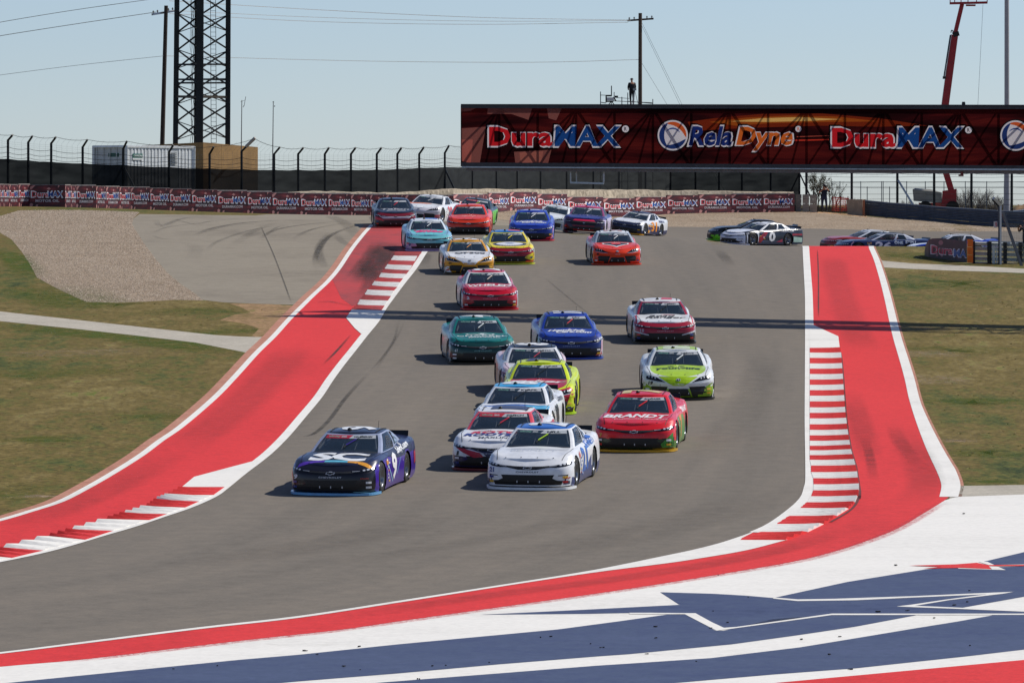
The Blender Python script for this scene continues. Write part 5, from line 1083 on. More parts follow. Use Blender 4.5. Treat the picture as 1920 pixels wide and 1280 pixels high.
car(1566, 478, 74, 'camaro', 'navy stock car with white 26 on its door, behind the grass crest', '1a2448', nose='1a2448', side='1c2650', skirt='1a2448', roof='202430', pill='c8ccd8', deck='20305c', wip='e8e8e8', name=None, d=294.5,
    dec=[T('right', '26', -.35, .55, .62, .36, 'eadce4', .06, shear=.15, name='number'), T('right', 'ONE', .65, .74, .46, .15, 'eef0f4', .08), T('right', 'STPU', 1.28, .78, .56, .15, 'eef0f4', .08), Pg('right', [(-1.9, .60), (-1.75, .72), (-1.60, .72), (-1.95, .3)], 'd8a8b8', .005), Pg('right', [(1.7, .55), (2.3, .62), (2.3, .5), (1.6, .2)], 'c8b8d8', .005), Pg('right', [(-1.06, .70), (-.80, .72), (-.80, .60), (-1.04, .58)], 'b8845c', .006, 'sticker')])
car(1541, 470, 68, 'camaro', 'red and white stock car peeking out behind the navy number 26 car', '9c3030', hood='a83a30', nose='983030', low='3c7050', split='e0e4e8', side='b8bcc8', roof='dcdfe4', pill='d8dce4', wip='e8e8e8', name=None, d=300.5)
car(1693, 480, 75, 'camaro', 'white and blue stock car behind the dark banner cushion', 'dfe3ea', side='e0e4ea', roof='e4e6ea', pill='d8dce6', deck='1c40b4', wip='101214', name=None, d=290,
    dec=[Pg('right', [(1.2, .90), (2.3, .92), (2.3, .5), (1.2, .5)], '1c40b4')])
# ------------------------------------------------------------------ banner walls
def text_poly(s, x0, x1, z0, z1, **k):
    """word filling the box x0..x1, z0..z1"""
    return text_fit(s, (x0 + x1) / 2, (z0 + z1) / 2, x1 - x0, z1 - z0, **k)
def print_mat(name, kind, cols=None):
    m, nt, b = newmat(name); L = nt.links
    tc = N(nt, 'ShaderNodeTexCoord'); mp = N(nt, 'ShaderNodeMapping'); mp.inputs['Scale'].default_value = (1.6, 1, 3.2)
    L.new(tc.outputs['Object'], mp.inputs[0]); no = N(nt, 'ShaderNodeTexNoise', Scale=1.3, Detail=3.0); L.new(mp.outputs[0], no.inputs['Vector'])
    rp = N(nt, 'ShaderNodeValToRGB'); e = rp.color_ramp.elements
    cols = cols or [(.3, '1c0c14'), (.45, '40101c'), (.55, '64141f'), (.66, '8c3438'), (.75, '300c14')]
    while len(e) < len(cols): e.new(.5)
    for q, (p, h) in zip(e, cols): q.position = p; q.color = lin(h)
    L.new(no.outputs['Fac'], rp.inputs[0]); L.new(rp.outputs[0], b.inputs['Base Color']); b.inputs['Roughness'].default_value = .5
    return m
M_PRINT = print_mat('banner_print_red', 0)
P_WHITE = matte('f8f6f8', .5); P_RED = matte('d42430', .5); P_BLUE = matte('1c54a4', .5); P_GREY = matte('c8c0c4', .5); P_PINK = matte('c88a84', .5)
def panel_letters(msg):
    mb = MB()
    def put(V, Fc, y, mi): mb.add([(p[0], y, p[1]) for p in V], Fc, mi)
    for w, a, b_ in (('Dura', -.44, .02), ('MAX', .03, .42)):
        V, Fc = text_poly(w, a, b_, .46, .72, bold=.05); V2, F2 = text_fit(w, (a + b_) / 2, .59, b_ - a, .26, bold=.10, grow=.034); put(V2, F2, -.012, 0)
        V, Fc = text_poly(w, a, b_, .475, .705, bold=.012, shear=.04 if w == 'MAX' else 0); put(V, Fc, -.020, 1 if w == 'Dura' else 2)
    V, Fc = text_poly(msg, -.34, .34, .24, .36, bold=.03); put(V, Fc, -.014, 3)
    for pts in ([(-.5, .92), (-.40, .99), (-.34, .99), (-.46, .80), (-.5, .80)], [(-.02, .84), (.04, .90), (.10, .84), (.04, .78)], [(-.5, .02), (-.44, .02), (-.40, .14), (-.46, .20), (-.5, .16)], [(-.34, .02), (-.28, .02), (-.26, .14), (-.32, .12)], [(.30, .88), (.36, .97), (.30, .99)]):
        mb.add([(x, -.011, z) for x, z in pts], [tuple(range(len(pts)))], 4)
    return me_from(mb, 'lettering', [P_WHITE, P_RED, P_BLUE, P_GREY, P_PINK])
ME_L = [panel_letters('MOTOR OIL'), panel_letters('DURAMAX.COM')]
mb = MB(); mb.hexa([(-.5, 0, 0), (.5, 0, 0), (.5, .10, 0), (-.5, .10, 0), (-.5, 0, 1), (.5, 0, 1), (.5, .10, 1), (-.5, .10, 1)]); ME_PANEL = me_from(mb, 'banner_panel', [M_PRINT])
M_TOP = matte('b4aca2', .8, nscale=4, namt=.35, bump=.4); M_TYRE = matte('55524e', .8, nscale=6, namt=.4)
def banner_wall(label, pts, height, first=0, depth=.9):
    root = empty('banner_wall', (0, 0, 0), label, 'barrier')
    mb = MB()
    for k, ((px0, d0), (px1, d1)) in enumerate(zip(pts[:-1], pts[1:])):
        a, b_ = Vector(gd(px0, d0)), Vector(gd(px1, d1)); c = (a + b_) / 2; w = (b_ - a).length
        za, zb = G(*a), G(*b_); h = height((px0 + px1) / 2)
        o = bpy.data.objects.new('banner_panel', ME_PANEL); link(o, root)
        dx = Vector(((b_ - a).x, (b_ - a).y, 0)) / max(w, .01)
        M_ = Matrix(((dx.x, -dx.y, 0, c.x), (dx.y, dx.x, 0, c.y), (0, 0, 1, (za + zb) / 2 - .03 + random.uniform(-.01, .01)), (0, 0, 0, 1)))
        o.matrix_world = M_ @ Matrix.Diagonal((w, 1, h, 1))
        l = bpy.data.objects.new('lettering', ME_L[(k + first) % 2]); link(l, o)
        # backing blocks
        dm = max(d0, d1)
        P = [Vector(gd(px0, d0 + .11)), Vector(gd(px1, d1 + .11)), Vector(gd(px1, dm + depth)), Vector(gd(px0, dm + depth))]
        zz_ = (za + zb) / 2 - .05; j = random.uniform(0, .05)
        mb.hexa([(p.x, p.y, zz_) for p in P] + [(p.x, p.y, zz_ + h + .03 + j) for p in P], 0)
    mb.build('backing_blocks', [M_TOP], root)['kind'] = 'stuff'
    return root
lp = [-70, -46, -20, 0, 6.5, 17, 35, 56, 122, 133, 143, 180, 199, 224, 245, 281, 318, 359, 407.5, 463.5, 510, 563, 615, 658, 694, 724, 760, 800, 850]
pts = []; d_ = 276.5
for i, p in enumerate(lp):
    w = (p - lp[i-1]) if i else 0
    s_ = 1.35 if w < 30 else .72
    if p == 122: s_ = -.15
    d_ += s_ * w / 37.5
    pts.append((p, min(d_, float(np.interp(p, [700, 850], [298, 306])) if p > 700 else d_)))
banner_wall('long left wall of red oil banners behind the gravel trap', pts, lambda px: float(np.interp(px, [0, 245, 463, 700], [1.10, 1.12, 1.13, 1.10])), 1)
rp_ = [850, 906, 916, 956, 1007.6, 1063.5, 1131, 1192, 1251, 1311, 1371.5, 1430.6, 1489.7]
rd = lambda px: float(np.interp(px, [850, 905, 960, 1060, 1180, 1250, 1370, 1490], [303, 317, 326, 336, 345, 349, 353, 355.5]))
banner_wall('right wall of dark red oil banners under the advertising bridge', [(p, rd(p)) for p in rp_], lambda px: 1.12 * float(np.interp(px, [900, 1490], [.98, 1.06])), 0)
# light foam blocks right of the banner wall
t = empty('foam_barrier', (0, 0, 0), 'row of pale grey foam crash blocks beside the standing photographer', 'barrier')
mb = MB()
for (a, b_) in ((1492, 1503), (1504.5, 1517), (1518.5, 1532)):
    for r in range(4):
        P = [Vector(gd(a, 356)), Vector(gd(b_, 356)), Vector(gd(b_, 357)), Vector(gd(a, 357))]; z0 = G(*P[0]) - .03 + r * .285
        m2 = MB(); m2.hexa([(p.x, p.y, z0) for p in P] + [(p.x, p.y, z0 + .272) for p in P]); m2.build('foam_block', matte('8f8a80' if a > 1500 else '6c6a66', .8, nscale=5, namt=.25), t)
# sand berm behind the wall
V = []; Fc = []; cols = list(range(540, 1500, 12))
for i, px in enumerate(cols):
    dw = float(np.interp(px, [540, 700, 850, 905, 960, 1060, 1180, 1250, 1490], [292.5, 298, 307, 319, 328, 338, 347, 351, 357.5]))
    top = float(np.interp(px, [540, 575, 640, 700, 760, 830, 905, 960, 1200, 1500], [361, 358, 359, 361, 360, 354.5, 354, 354.5, 356, 360])) + random.uniform(-.8, .8)
    for q, (dd_, f) in enumerate(((1.0, .0), (1.6, .97), (2.6, 1.0), (4.5, .2), (6, 0))):
        x, y = gd(px, dw + dd_); zt = CZ + (YH - top) / F * y; zg = G(x, y) - .1
        V.append((x, y, zg + (zt - zg) * f))
for i in range(len(cols) - 1):
    for q in range(4): k = i * 5 + q; Fc.append((k, k + 5, k + 6, k + 1))
o = mesh_obj('sand_berm', V, Fc, ground_mat('berm_sand', [(.35, '8f8474'), (.6, 'b0a491')], .9, 4., bump=1., bs=6., fine=(5., .3)), smooth=False); tag(o, 'low pale bank of sand and rubble behind the banner wall', kind='structure')

# ------------------------------------------------------------------ debris fence
M_POST = matte('26282b', .5, .5, nscale=8, namt=.3); M_CABLE = matte('2e3034', .6, .4); M_STEEL = matte('9a9fa4', .35, .7, nscale=8, namt=.2)
m, nt, b = newmat('shade_cloth'); L = nt.links; b.inputs['Base Color'].default_value = lin('14171a'); b.inputs['Roughness'].default_value = .95; b.inputs['Specular IOR Level'].default_value = .1
geo = N(nt, 'ShaderNodeNewGeometry'); mp = N(nt, 'ShaderNodeMapping'); mp.inputs['Scale'].default_value = (.6, .6, 2.5); no = N(nt, 'ShaderNodeTexNoise', Scale=1.2, Detail=4.0)
L.new(geo.outputs['Position'], mp.inputs[0]); L.new(mp.outputs[0], no.inputs['Vector']); mr = N(nt, 'ShaderNodeMapRange'); mr.inputs[1].default_value = .3; mr.inputs[2].default_value = .7; mr.inputs[3].default_value = .965; mr.inputs[4].default_value = .988
L.new(no.outputs['Fac'], mr.inputs[0]); L.new(mr.outputs[0], b.inputs['Alpha']); M_CLOTH = m
m, nt, b = newmat('wire_mesh'); b.inputs['Base Color'].default_value = lin('6a7076'); b.inputs['Roughness'].default_value = .6; b.inputs['Metallic'].default_value = .3; M_WIRE = m
fence = [  # px of post, py bend, tip dx, tip dy, cloth top row
    (-30, 256, 8, -9, 296), (15, 262, 9, -9, 297.5), (53, 266, 8, -11, 300), (96, 268, 9, -11, 303), (155, 275, 9, -13, 306), (231, 278, 7, -13, 309), (317, 284, 8, -12, 313), (393, 288, 8, -13, 315.5), (453, 283, 24, -23, 317),
    (514, 288, 11, -12, 318), (559, 288, 10, -11, 318), (609, 288, 8, -11, 318), (658, 288, 9, -11, 318), (706.5, 288, 9, -11, 317.5), (745, 288, 8, -11, 316), (786, 288, 9, -12, 314), (834, 286, 8, -13, 313), (885, 286, 8, -12, 312), (930, 287, 8, -12, 312), (969, 287, 8, -12, 313), (1013, 288, 8, -12, 314),
    (1062, 289, 8, -12, 315), (1112, 290, 8, -12, 316), (1160, 291, 8, -12, 316), (1210, 292, 8, -12, 317), (1257, 293, 8, -12, 318), (1304, 294, 8, -12, 319), (1348, 295, 8, -12, 320), (1391, 296, 8, -12, 321), (1445, 297, 8, -12, 321), (1499, 298, 8, -12, 322)]
def fd(px): return float(np.interp(px, [-50, 400, 700, 850, 905, 1060, 1250, 1500, 1920], [290, 297, 305, 314, 326, 345, 358, 362, 362]))
def fence_run(label, F_, cloth=True, braces=(), name='debris_fence', post_r=.07, cat='fence'):
    root = empty(name, (0, 0, 0), label, cat)
    seg = []
    for px, pb, dx, dy, ct in F_:
        d = fd(px); b0 = W(px, pb, d); tip = W(px + dx, pb + dy, d - .2); g = Vector((b0.x, b0.y, G(b0.x, b0.y) - .2)); seg.append((g, b0, tip, W(px, ct, d)))
        mb = MB(); mb.bar(g, b0, post_r * 1.7); mb.bar(b0 - Vector((0, 0, .03)), tip, post_r * 1.5); mb.build('fence_post', M_POST if not (px == 453) else M_POST, root)
        if px == 453:
            mb = MB(); m_ = b0 + (tip - b0) * .35; mb.tube(m_, tip + (tip - b0) * .06, .085, n=8); mb.build('post_sleeve', matte('a8a098', .7), root)
    for i in braces:
        g, b0, tip, c = seg[i]
        for s in (-1, 1):
            mb = MB(); e = Vector((b0.x + s * 1.15, b0.y, G(b0.x + s * 1.15, b0.y))); mb.bar(b0 - Vector((0, 0, .9)), e, .09); mb.build('fence_brace', M_POST, root)
    # cables
    for f in (.0, .34, .60, .80):
        mb = MB(); last = None
        for (g, b0, tip, c), (g2, b2, tip2, c2) in zip(seg[:-1], seg[1:]):
            A, B_ = (tip, tip2) if f == 0 else (b0 + (c - b0) * (f * 1.1), b2 + (c2 - b2) * (f * 1.1))
            P = [A.lerp(B_, t) - Vector((0, 0, .09 * 4 * t * (1 - t))) for t in (0, .25, .5, .75, 1)]
            mb.path(P, .013, n=3)
        mb.build('cable', M_CABLE, root)
    # wire mesh above the cloth
    mb = MB()
    for (g, b0, tip, c), (g2, b2, tip2, c2) in zip(seg[:-1], seg[1:]):
        w = (b2 - b0).length; n = max(2, int(w / .30))
        for k in range(1, n):
            t = k / n; mb.path([c.lerp(c2, t), b0.lerp(b2, t), tip.lerp(tip2, t)], .003, n=3)
        for k in range(1, 9):
            t = k / 9; mb.tube(c.lerp(b0, t), c2.lerp(b2, t), .003, n=3)
    mb.build('wire_mesh', M_WIRE, root)['kind'] = 'stuff'
    if cloth:
        V = []; Fc = []; n = 0
        for (g, b0, tip, c), (g2, b2, tip2, c2) in zip(seg[:-1], seg[1:]):
            for k in range(7):
                t = k / 6; top = c.lerp(c2, t) - Vector((0, 0, .03 * math.sin(t * math.pi) + random.uniform(0, .02))); bot = g.lerp(g2, t)
                off = -.09 + .05 * math.sin(t * math.pi)
                for q in range(4): p = bot.lerp(top, q / 3); V.append((p.x, p.y + off + random.uniform(-.02, .02), p.z))
            for k in range(6):
                for q in range(3): a = n + k * 4 + q; Fc.append((a, a + 4, a + 5, a + 1))
            n += 28
        mesh_obj('shade_cloth', V, Fc, M_CLOTH, root, True)
    return root
fence_run('tall catch fence with black shade cloth running behind the banner walls', fence, True, (5, 16, 30))
fence2 = [(1512, 285, 4, -6, 330), (1597, 286, 4, -6, 330), (1682.5, 287, 5, -6, 330), (1751.5, 288, 5, -6, 330), (1821.5, 289, 5, -6, 330), (1897, 290, 5, -6, 330), (1975, 291, 5, -6, 330)]
r = fence_run('open wire catch fence on the right behind the steel guardrail', fence2, False, (), post_r=.09)
mb = MB(); a = W(1684, 338, 361.8); b_ = W(1712, 384, 361.5); mb.bar(a, b_, .12); mb.build('fence_brace', M_STEEL, r)
mb = MB()
for py in (332, 342, 352, 364, 374, 384): mb.path([W(px, py + random.uniform(-1, 1), 361.9) for px in (1505, 1550, 1597, 1640, 1682, 1720, 1751, 1790, 1821, 1860, 1897, 1940)], .012, n=3)
mb.build('cable', M_CABLE, r)

# thin grey mesh fence farther back
t = empty('site_fence', (0, 0, 0), 'thin grey temporary mesh fence in front of the sky under the bridge', 'fence')
for px in (1560, 1575, 1614, 1626, 1653, 1656, 1668, 1700, 1735, 1770, 1810, 1850, 1895, 1925):
    x, y = gd(px, 380); mb = MB(); top = 340 + (10 if px in (1626, 1668) else 0); mb.tube((x, y, G(x, y) - .4), W(px, top, 380), .028, n=5); mb.build('fence_post', matte('6c7278', .5, .5), t)
mb = MB()
for py in (341, 351): mb.path([W(px, py, 380) for px in (1560, 1700, 1925)], .018, n=4)
mb.build('fence_rail', matte('6c7278', .5, .5), t)
mb = MB()
for i in range(260): px = 1560 + i * 1.4; mb.tube(W(px, 400, 380), W(px, 341, 380), .004, n=3)
mb.build('wire_mesh', M_WIRE, t)['kind'] = 'stuff'

# ------------------------------------------------------------------ advertising bridge
GL = (-1.69, 190.0); GDX, GDY = 18.16, -7.0
def gs(px): a = (px - 960) / F; return (a * GL[1] - GL[0]) / (GDX - a * GDY)
def gpt(px, py, off=0.):
    s = gs(px); x, y = GL[0] + GDX * s, GL[1] + GDY * s; n = Vector((GDY, -GDX, 0)).normalized()
    return Vector((x, y, CZ + (YH - py) / F * y)) + n * off
GN = Vector((GDY, -GDX, 0)).normalized()     # towards the camera
def fabric(h, tr=.42, name='fabric'):
    key = ('fab', h, tr)
    if key in MATS: return MATS[key]
    m = bpy.data.materials.new(name + '_' + h); m.use_nodes = True; nt = m.node_tree; nt.nodes.clear(); L = nt.links
    out = nt.nodes.new('ShaderNodeOutputMaterial'); d = nt.nodes.new('ShaderNodeBsdfDiffuse'); t = nt.nodes.new('ShaderNodeBsdfTranslucent'); mx = nt.nodes.new('ShaderNodeMixShader'); mx.inputs[0].default_value = tr
    if h == 'bg':
        geo = N(nt, 'ShaderNodeNewGeometry'); mp = N(nt, 'ShaderNodeMapping'); mp.inputs['Scale'].default_value = (.16, .16, 1.5); L.new(geo.outputs['Position'], mp.inputs[0])
        no = N(nt, 'ShaderNodeTexNoise', Scale=1.6, Detail=4.0, Distortion=.4); L.new(mp.outputs[0], no.inputs['Vector'])
        rp = N(nt, 'ShaderNodeValToRGB'); e = rp.color_ramp.elements
        cols = [(.30, '12090b'), (.45, '280d10'), (.55, '401214'), (.63, '561a18'), (.74, '2c0e11')]
        while len(e) < len(cols): e.new(.5)
        for q, (p, hh) in zip(e, cols): q.position = p; q.color = lin(hh)
        L.new(no.outputs['Fac'], rp.inputs[0]); L.new(rp.outputs[0], d.inputs[0]); L.new(rp.outputs[0], t.inputs[0])
    else: d.inputs[0].default_value = lin(h); t.inputs[0].default_value = lin(h)
    L.new(d.outputs[0], mx.inputs[1]); L.new(t.outputs[0], mx.inputs[2]); L.new(mx.outputs[0], out.inputs[0]); MATS[key] = m; return m
layers = []   # (list of polygons, material)
def LP(poly, h): layers.append(([poly], h))
def LT(word, x0, x1, y0, y1, h, bold=.04, shear=0., grow=0., sp=1.0):
    V, Fc = text_fit(word, (x0 + x1) / 2, -(y0 + y1) / 2, x1 - x0, y1 - y0, bold=bold, shear=shear, grow=grow, sp=sp)
    layers.append(([[(V[i][0], -V[i][1]) for i in f] for f in Fc], h))
def logo_dura(x, y):
    for g, h, bo in ((6.0, '0c0a0c', .13), (3.0, 'd8d4d8', .09)):
        LT('Dura', x, x + 119, y + 1, y + 37.5, h, bo, 0, g); LT('MAX', x + 124, x + 246, y, y + 37.5, h, bo, .06, g)
    LP(ell(x + 256, y + 5, 8.5, 8.5, 16), '0c0a0c'); LP(ell(x + 256, y + 5, 6.5, 6.5, 16), 'd8d4d8'); LT('R', x + 253.5, x + 258.5, y + 1.5, y + 8.5, '2a2630', .02)
    LT('Dura', x, x + 119, y + 1, y + 37.5, 'c02028', .035); LT('MAX', x + 124, x + 246, y, y + 37.5, '1c4684', .03, .06)
def swirl(cx, cy):
    LP(ell(cx, cy, 31, 31, 36), '1a1418'); LP(ell(cx, cy, 28.5, 28.5, 36), 'd4d0d4')
    def arc(a0, a1, r0, r1, h, n=14):
        P = []
        for i in range(n + 1): t = i / n; a = math.radians(a0 + (a1 - a0) * t); P.append((cx + (r0 + (r1 - r0) * 0) * math.cos(a), cy - r0 * math.sin(a)))
        for i in range(n, -1, -1): t = i / n; a = math.radians(a0 + (a1 - a0) * t); rr = r0 - (r0 - r1) * math.sin(t * math.pi) ** .6; P.append((cx + rr * math.cos(a), cy - rr * math.sin(a)))
        layers.append(([P], h))
    arc(-10, 120, 25.5, 17, 'c8582c'); arc(110, 250, 25.5, 16, '24386e'); arc(230, 345, 25.5, 16, '24386e'); LP(ell(cx + 1, cy - 1, 12.5, 12.5, 24), 'd4d0d4'); arc(20, 150, 14.5, 11.5, '3c5088')
LP([(865, 198), (2060, 199.5), (2060, 319), (865, 312)], 'bg')
# pale checks at the left and a glowing streak in the middle
for P_ in ([(865, 200), (900, 200), (884, 208), (865, 210)], [(916, 200), (1000, 200), (992, 225), (960, 214), (915, 214)], [(865, 241), (912, 238), (900, 311), (880, 311), (865, 300)], [(965, 285), (1035, 281), (1028, 310), (968, 310)], [(1026, 200), (1056, 200), (1044, 226), (1030, 222)]):
    LP(P_, '7c4a44')
LP([(865, 262), (888, 262), (884, 306), (868, 302)], 'a45a50'); LP([(975, 286), (1020, 284), (1016, 304), (978, 306)], '9c5c50')
LP([(1290, 229), (1340, 222), (1430, 214), (1540, 213), (1650, 222), (1740, 236), (1650, 238), (1540, 236), (1400, 240), (1300, 246)], '742814')
LP([(1330, 229), (1400, 221), (1480, 217), (1570, 219), (1650, 228), (1560, 229), (1450, 231), (1380, 236)], '9a4a1a'); LP([(1370, 228), (1430, 222), (1500, 220), (1580, 224), (1520, 227), (1440, 229)], 'dcae60')
LP([(1490, 262), (1560, 261), (1560, 263), (1490, 265)], 'c03828'); LP([(1495, 256), (1560, 254), (1560, 255), (1495, 257.5)], 'b05040')
for a_, b_ in (((865, 201), (2060, 203)), ((865, 254), (2060, 258))): pass
logo_dura(918, 237); logo_dura(1561, 239)
for g, h, bo in ((5.5, '140c10', .12), (2.8, 'd4d0d4', .085)): LT('Rela', 1296, 1376, 237, 273.5, h, bo, .22, g); LT('Dyne', 1384, 1488, 238, 283, h, bo, .22, g)
LP(ell(1498, 242, 7.5, 7.5, 16), '140c10'); LP(ell(1498, 242, 5.8, 5.8, 16), 'd4d0d4'); LT('R', 1496, 1500.5, 239, 245, 'c8602c', .02)
LT('Rela', 1296, 1376, 237, 273.5, '1e2f6c', .03, .22); LT('Dyne', 1384, 1488, 238, 283, 'cc6428', .03, .22)
swirl(1262.6, 254); swirl(1905, 254.5)
LT('RelaDyne', 1942, 2060, 238, 276, 'd4d0d4', .05, .2)
def flatprint(name, layers, mapf, parent):
    Vv = []; Fi = []; owner = []
    for li, (polys, h) in enumerate(layers):
        for p in polys:
            if len(p) < 3: continue
            ar = sum(p[i-1][0]*p[i][1]-p[i][0]*p[i-1][1] for i in range(len(p)))
            if abs(ar) < 1e-3: continue
            if ar < 0: p = p[::-1]
            n0 = len(Vv); Vv += [Vector((float(q[0]), float(q[1]))) for q in p]; Fi.append(list(range(n0, n0 + len(p)))); owner.append(li)
    vo, _, fo, _, _, of = delaunay_2d_cdt(Vv, [], Fi, 1, 1e-4)
    P2 = np.array([(p.x, p.y) for p in vo]); Cn = np.array([P2[list(f)].mean(0) for f in fo]); own = np.full(len(fo), -1)
    for f, li in zip(Fi, owner):
        q = np.array([(Vv[i].x, Vv[i].y) for i in f]); lo, hi = q.min(0), q.max(0)
        c = np.where((Cn[:, 0] >= lo[0]) & (Cn[:, 0] <= hi[0]) & (Cn[:, 1] >= lo[1]) & (Cn[:, 1] <= hi[1]) & (own < li))[0]
        if len(c): own[c[inside_np(Cn[c], q)]] = li
    mats = []; mi = {}; idx = []; faces = []
    for f, o_ in zip(fo, own):
        if o_ < 0: continue
        h = layers[o_][1]
        if h not in mi: mi[h] = len(mats); mats.append(fabric(h))
        idx.append(mi[h]); faces.append(tuple(f))
    return mesh_obj(name, [mapf(p.x, p.y) for p in vo], faces, mats, parent, False, idx)
br = empty('advertising_bridge', (GL[0], GL[1], G(*GL)), 'long cantilevered overhead truss wrapped in dark red oil banners across the track', 'bridge')
M_inv = Matrix.Translation(-Vector(br.location))
def bpart(mb, name, mats): 
    mb.v = [tuple(Vector(v) - br.location) for v in mb.v]; return mb.build(name, mats, br)
flatprint('front_banner', layers, lambda x, y: gpt(x, y, .06) - br.location, br)
TD = 2.6
def top(px): return float(np.interp(px, [865, 1920, 2400], [197.5, 199, 200])) 
def bot(px): return float(np.interp(px, [865, 1920, 2400], [312.5, 318.5, 321]))
cols = list(range(868, 2400, 74)) ; cols = [868 + i * 72.0 for i in range(21)]
M_TRUSS = matte('3a3c40', .5, .5, nscale=6, namt=.3); M_BEAM = matte('6a686a', .5, .4, nscale=4, namt=.3)
for nm, fn, off in (('chord', top, 0), ('chord', bot, 0), ('chord', top, -TD), ('chord', bot, -TD)):
    mb = MB(); a, b_ = gpt(866, fn(866) + (2 if fn is top else -4), off), gpt(2310, fn(2310) + (2 if fn is top else -4), off); mb.bar(a, b_, .13); bpart(mb, 'chord', [M_TRUSS])
for i, px in enumerate(cols):
    f0, f1 = gpt(px, top(px) + 2, 0), gpt(px, bot(px) - 4, 0); r0, r1 = f0 - GN * TD, f1 - GN * TD
    mb = MB(); mb.bar(f0, f1, .05); mb.bar(r0, r1, .05); mb.bar(f0, r0, .045); mb.bar(f1, r1, .07); bpart(mb, 'frame', [M_TRUSS])
    if i < len(cols) - 1:
        q = cols[i + 1]; g0, g1 = gpt(q, top(q) + 2, 0), gpt(q, bot(q) - 4, 0)
        mb = MB()
        if i % 2: mb.bar(f0, g1, .05)
        else: mb.bar(f1, g0, .05)
        mb.bar(f0 if i % 2 else r0, (g0 - GN * TD) if i % 2 else g0, .05); mb.bar(f1 if i % 2 else r1, (g1 - GN * TD) if i % 2 else g1, .05); mb.bar(r0 if i % 2 else r1, (g1 if i % 2 else g0) - GN * TD, .07)
        bpart(mb, 'diagonal', [M_TRUSS])
# rear banner, walkway and lower beam
V = [gpt(865, 198, -TD - .06), gpt(2310, 200, -TD - .06), gpt(2310, 321, -TD - .06), gpt(865, 312, -TD - .06)]
mesh_obj('rear_banner', [v - br.location for v in V], [(0, 1, 2, 3)], fabric('3a1014', .35), br)
mb = MB(); a, b_ = gpt(866, 196.8, .07), gpt(2310, 198.8, .07); mb.bar(a, b_, .05); bpart(mb, 'top_edge', [matte('20242c', .6)])
mb = MB(); a, b_ = gpt(867, 313.2, .04), gpt(2310, 320, .04); mb.bar(a, b_, .055); bpart(mb, 'bottom_rail', [M_STEEL])
def slab(px0, px1, h, o0, o1, dy0, dy1, mat, name):
    mb = MB(); P = []
    for dy in (dy1, dy0): P += [gpt(px0, bot(px0) + dy, o0), gpt(px1, bot(px1) + dy, o0), gpt(px1, bot(px1) + dy, o1), gpt(px0, bot(px0) + dy, o1)]
    mb.hexa(P); bpart(mb, name, [mat])
slab(872, 2310, 0, -.12, -.42, 1.2, 8.0, M_BEAM, 'walkway')
# small wind tears, bolts and hanging bracket
mb = MB()
a, b_, c, d_ = gpt(1062, 322, -.4), gpt(1062, 342.5, -.4), gpt(1124, 344, -.4), gpt(1124, 323, -.4)
mb.bar(a, b_, .05); mb.bar(b_, c, .06); mb.bar(c, d_, .05); mb.bar(gpt(1067, 322, -.7), gpt(1067, 341, -.7), .04); mb.bar(gpt(1119, 322, -.7), gpt(1119, 341, -.7), .04)
bpart(mb, 'hanging_bracket', [M_STEEL])
mb = MB(); p = gpt(1805, 198, -.1); mb.box(p + Vector((0, 0, .04)), (.11, .1, .10)); mb.tube(p, p + Vector((0, 0, .12)), .05, n=8); bpart(mb, 'lamp_fitting', [matte('1c2028', .5)])
mb = MB(); p = gpt(1802, 322, -.1); mb.tube(p, p - Vector((0, 0, .14)), .05, n=8); mb.box(p - Vector((.03, 0, .12)), (.16, .1, .06)); bpart(mb, 'hanging_lamp', [matte('6a2420', .5)])
# support mast outside the picture on the right
mb = MB()
for px in (2235, 2300):
    for off in (0, -TD): p = gpt(px, 330, off); mb.tube((p.x, p.y, G(p.x, p.y) - .3), gpt(px, 199, off), .16, n=10)
bpart(mb, 'support_column', [M_TRUSS])
# ------------------------------------------------------------------ things behind the fence
def gpos(px, d, dz=0.): x, y = gd(px, d); return Vector((x, y, G(x, y) + dz))
# shipping container
M_CONT = matte('e8ecee', .5, nscale=3, namt=.18); M_CONT_G = matte('c4c8ca', .55, nscale=3, namt=.2)
cb = gpos(237, 322); zb = CZ + (YH - 356) / F * 322; zt = CZ + (YH - 273) / F * 322
t = empty('shipping_container', (cb.x, cb.y, zb), 'white corrugated shipping container with green labels behind the black fence', 'container', rotz=math.radians(-0))
ang = math.radians(36); dl = Vector((math.sin(ang) * .0 + math.cos(math.radians(54)), math.sin(math.radians(54)), 0)); ds = Vector((-math.cos(ang), math.sin(ang), 0))
Lc, Wc, Hc = 6.06, 2.44, zt - zb
mb = MB(); P = [Vector((0, 0, 0)), dl * Lc, dl * Lc + ds * Wc, ds * Wc]
nL = dl.cross(Vector((0, 0, 1))).normalized(); nS = -ds.cross(Vector((0, 0, 1))).normalized()
inn = [P[0] - nL * .012 - nS * .05, P[1] - nL * .012 + nS * .05, P[2] + nL * .05 + nS * .05, P[3] + nL * .05 - nS * .05]
mb.hexa([tuple(p) for p in inn] + [tuple(p + Vector((0, 0, Hc - .02))) for p in inn]); mb.build('container_shell', [M_CONT_G], t)
mb = MB()
nr = 20
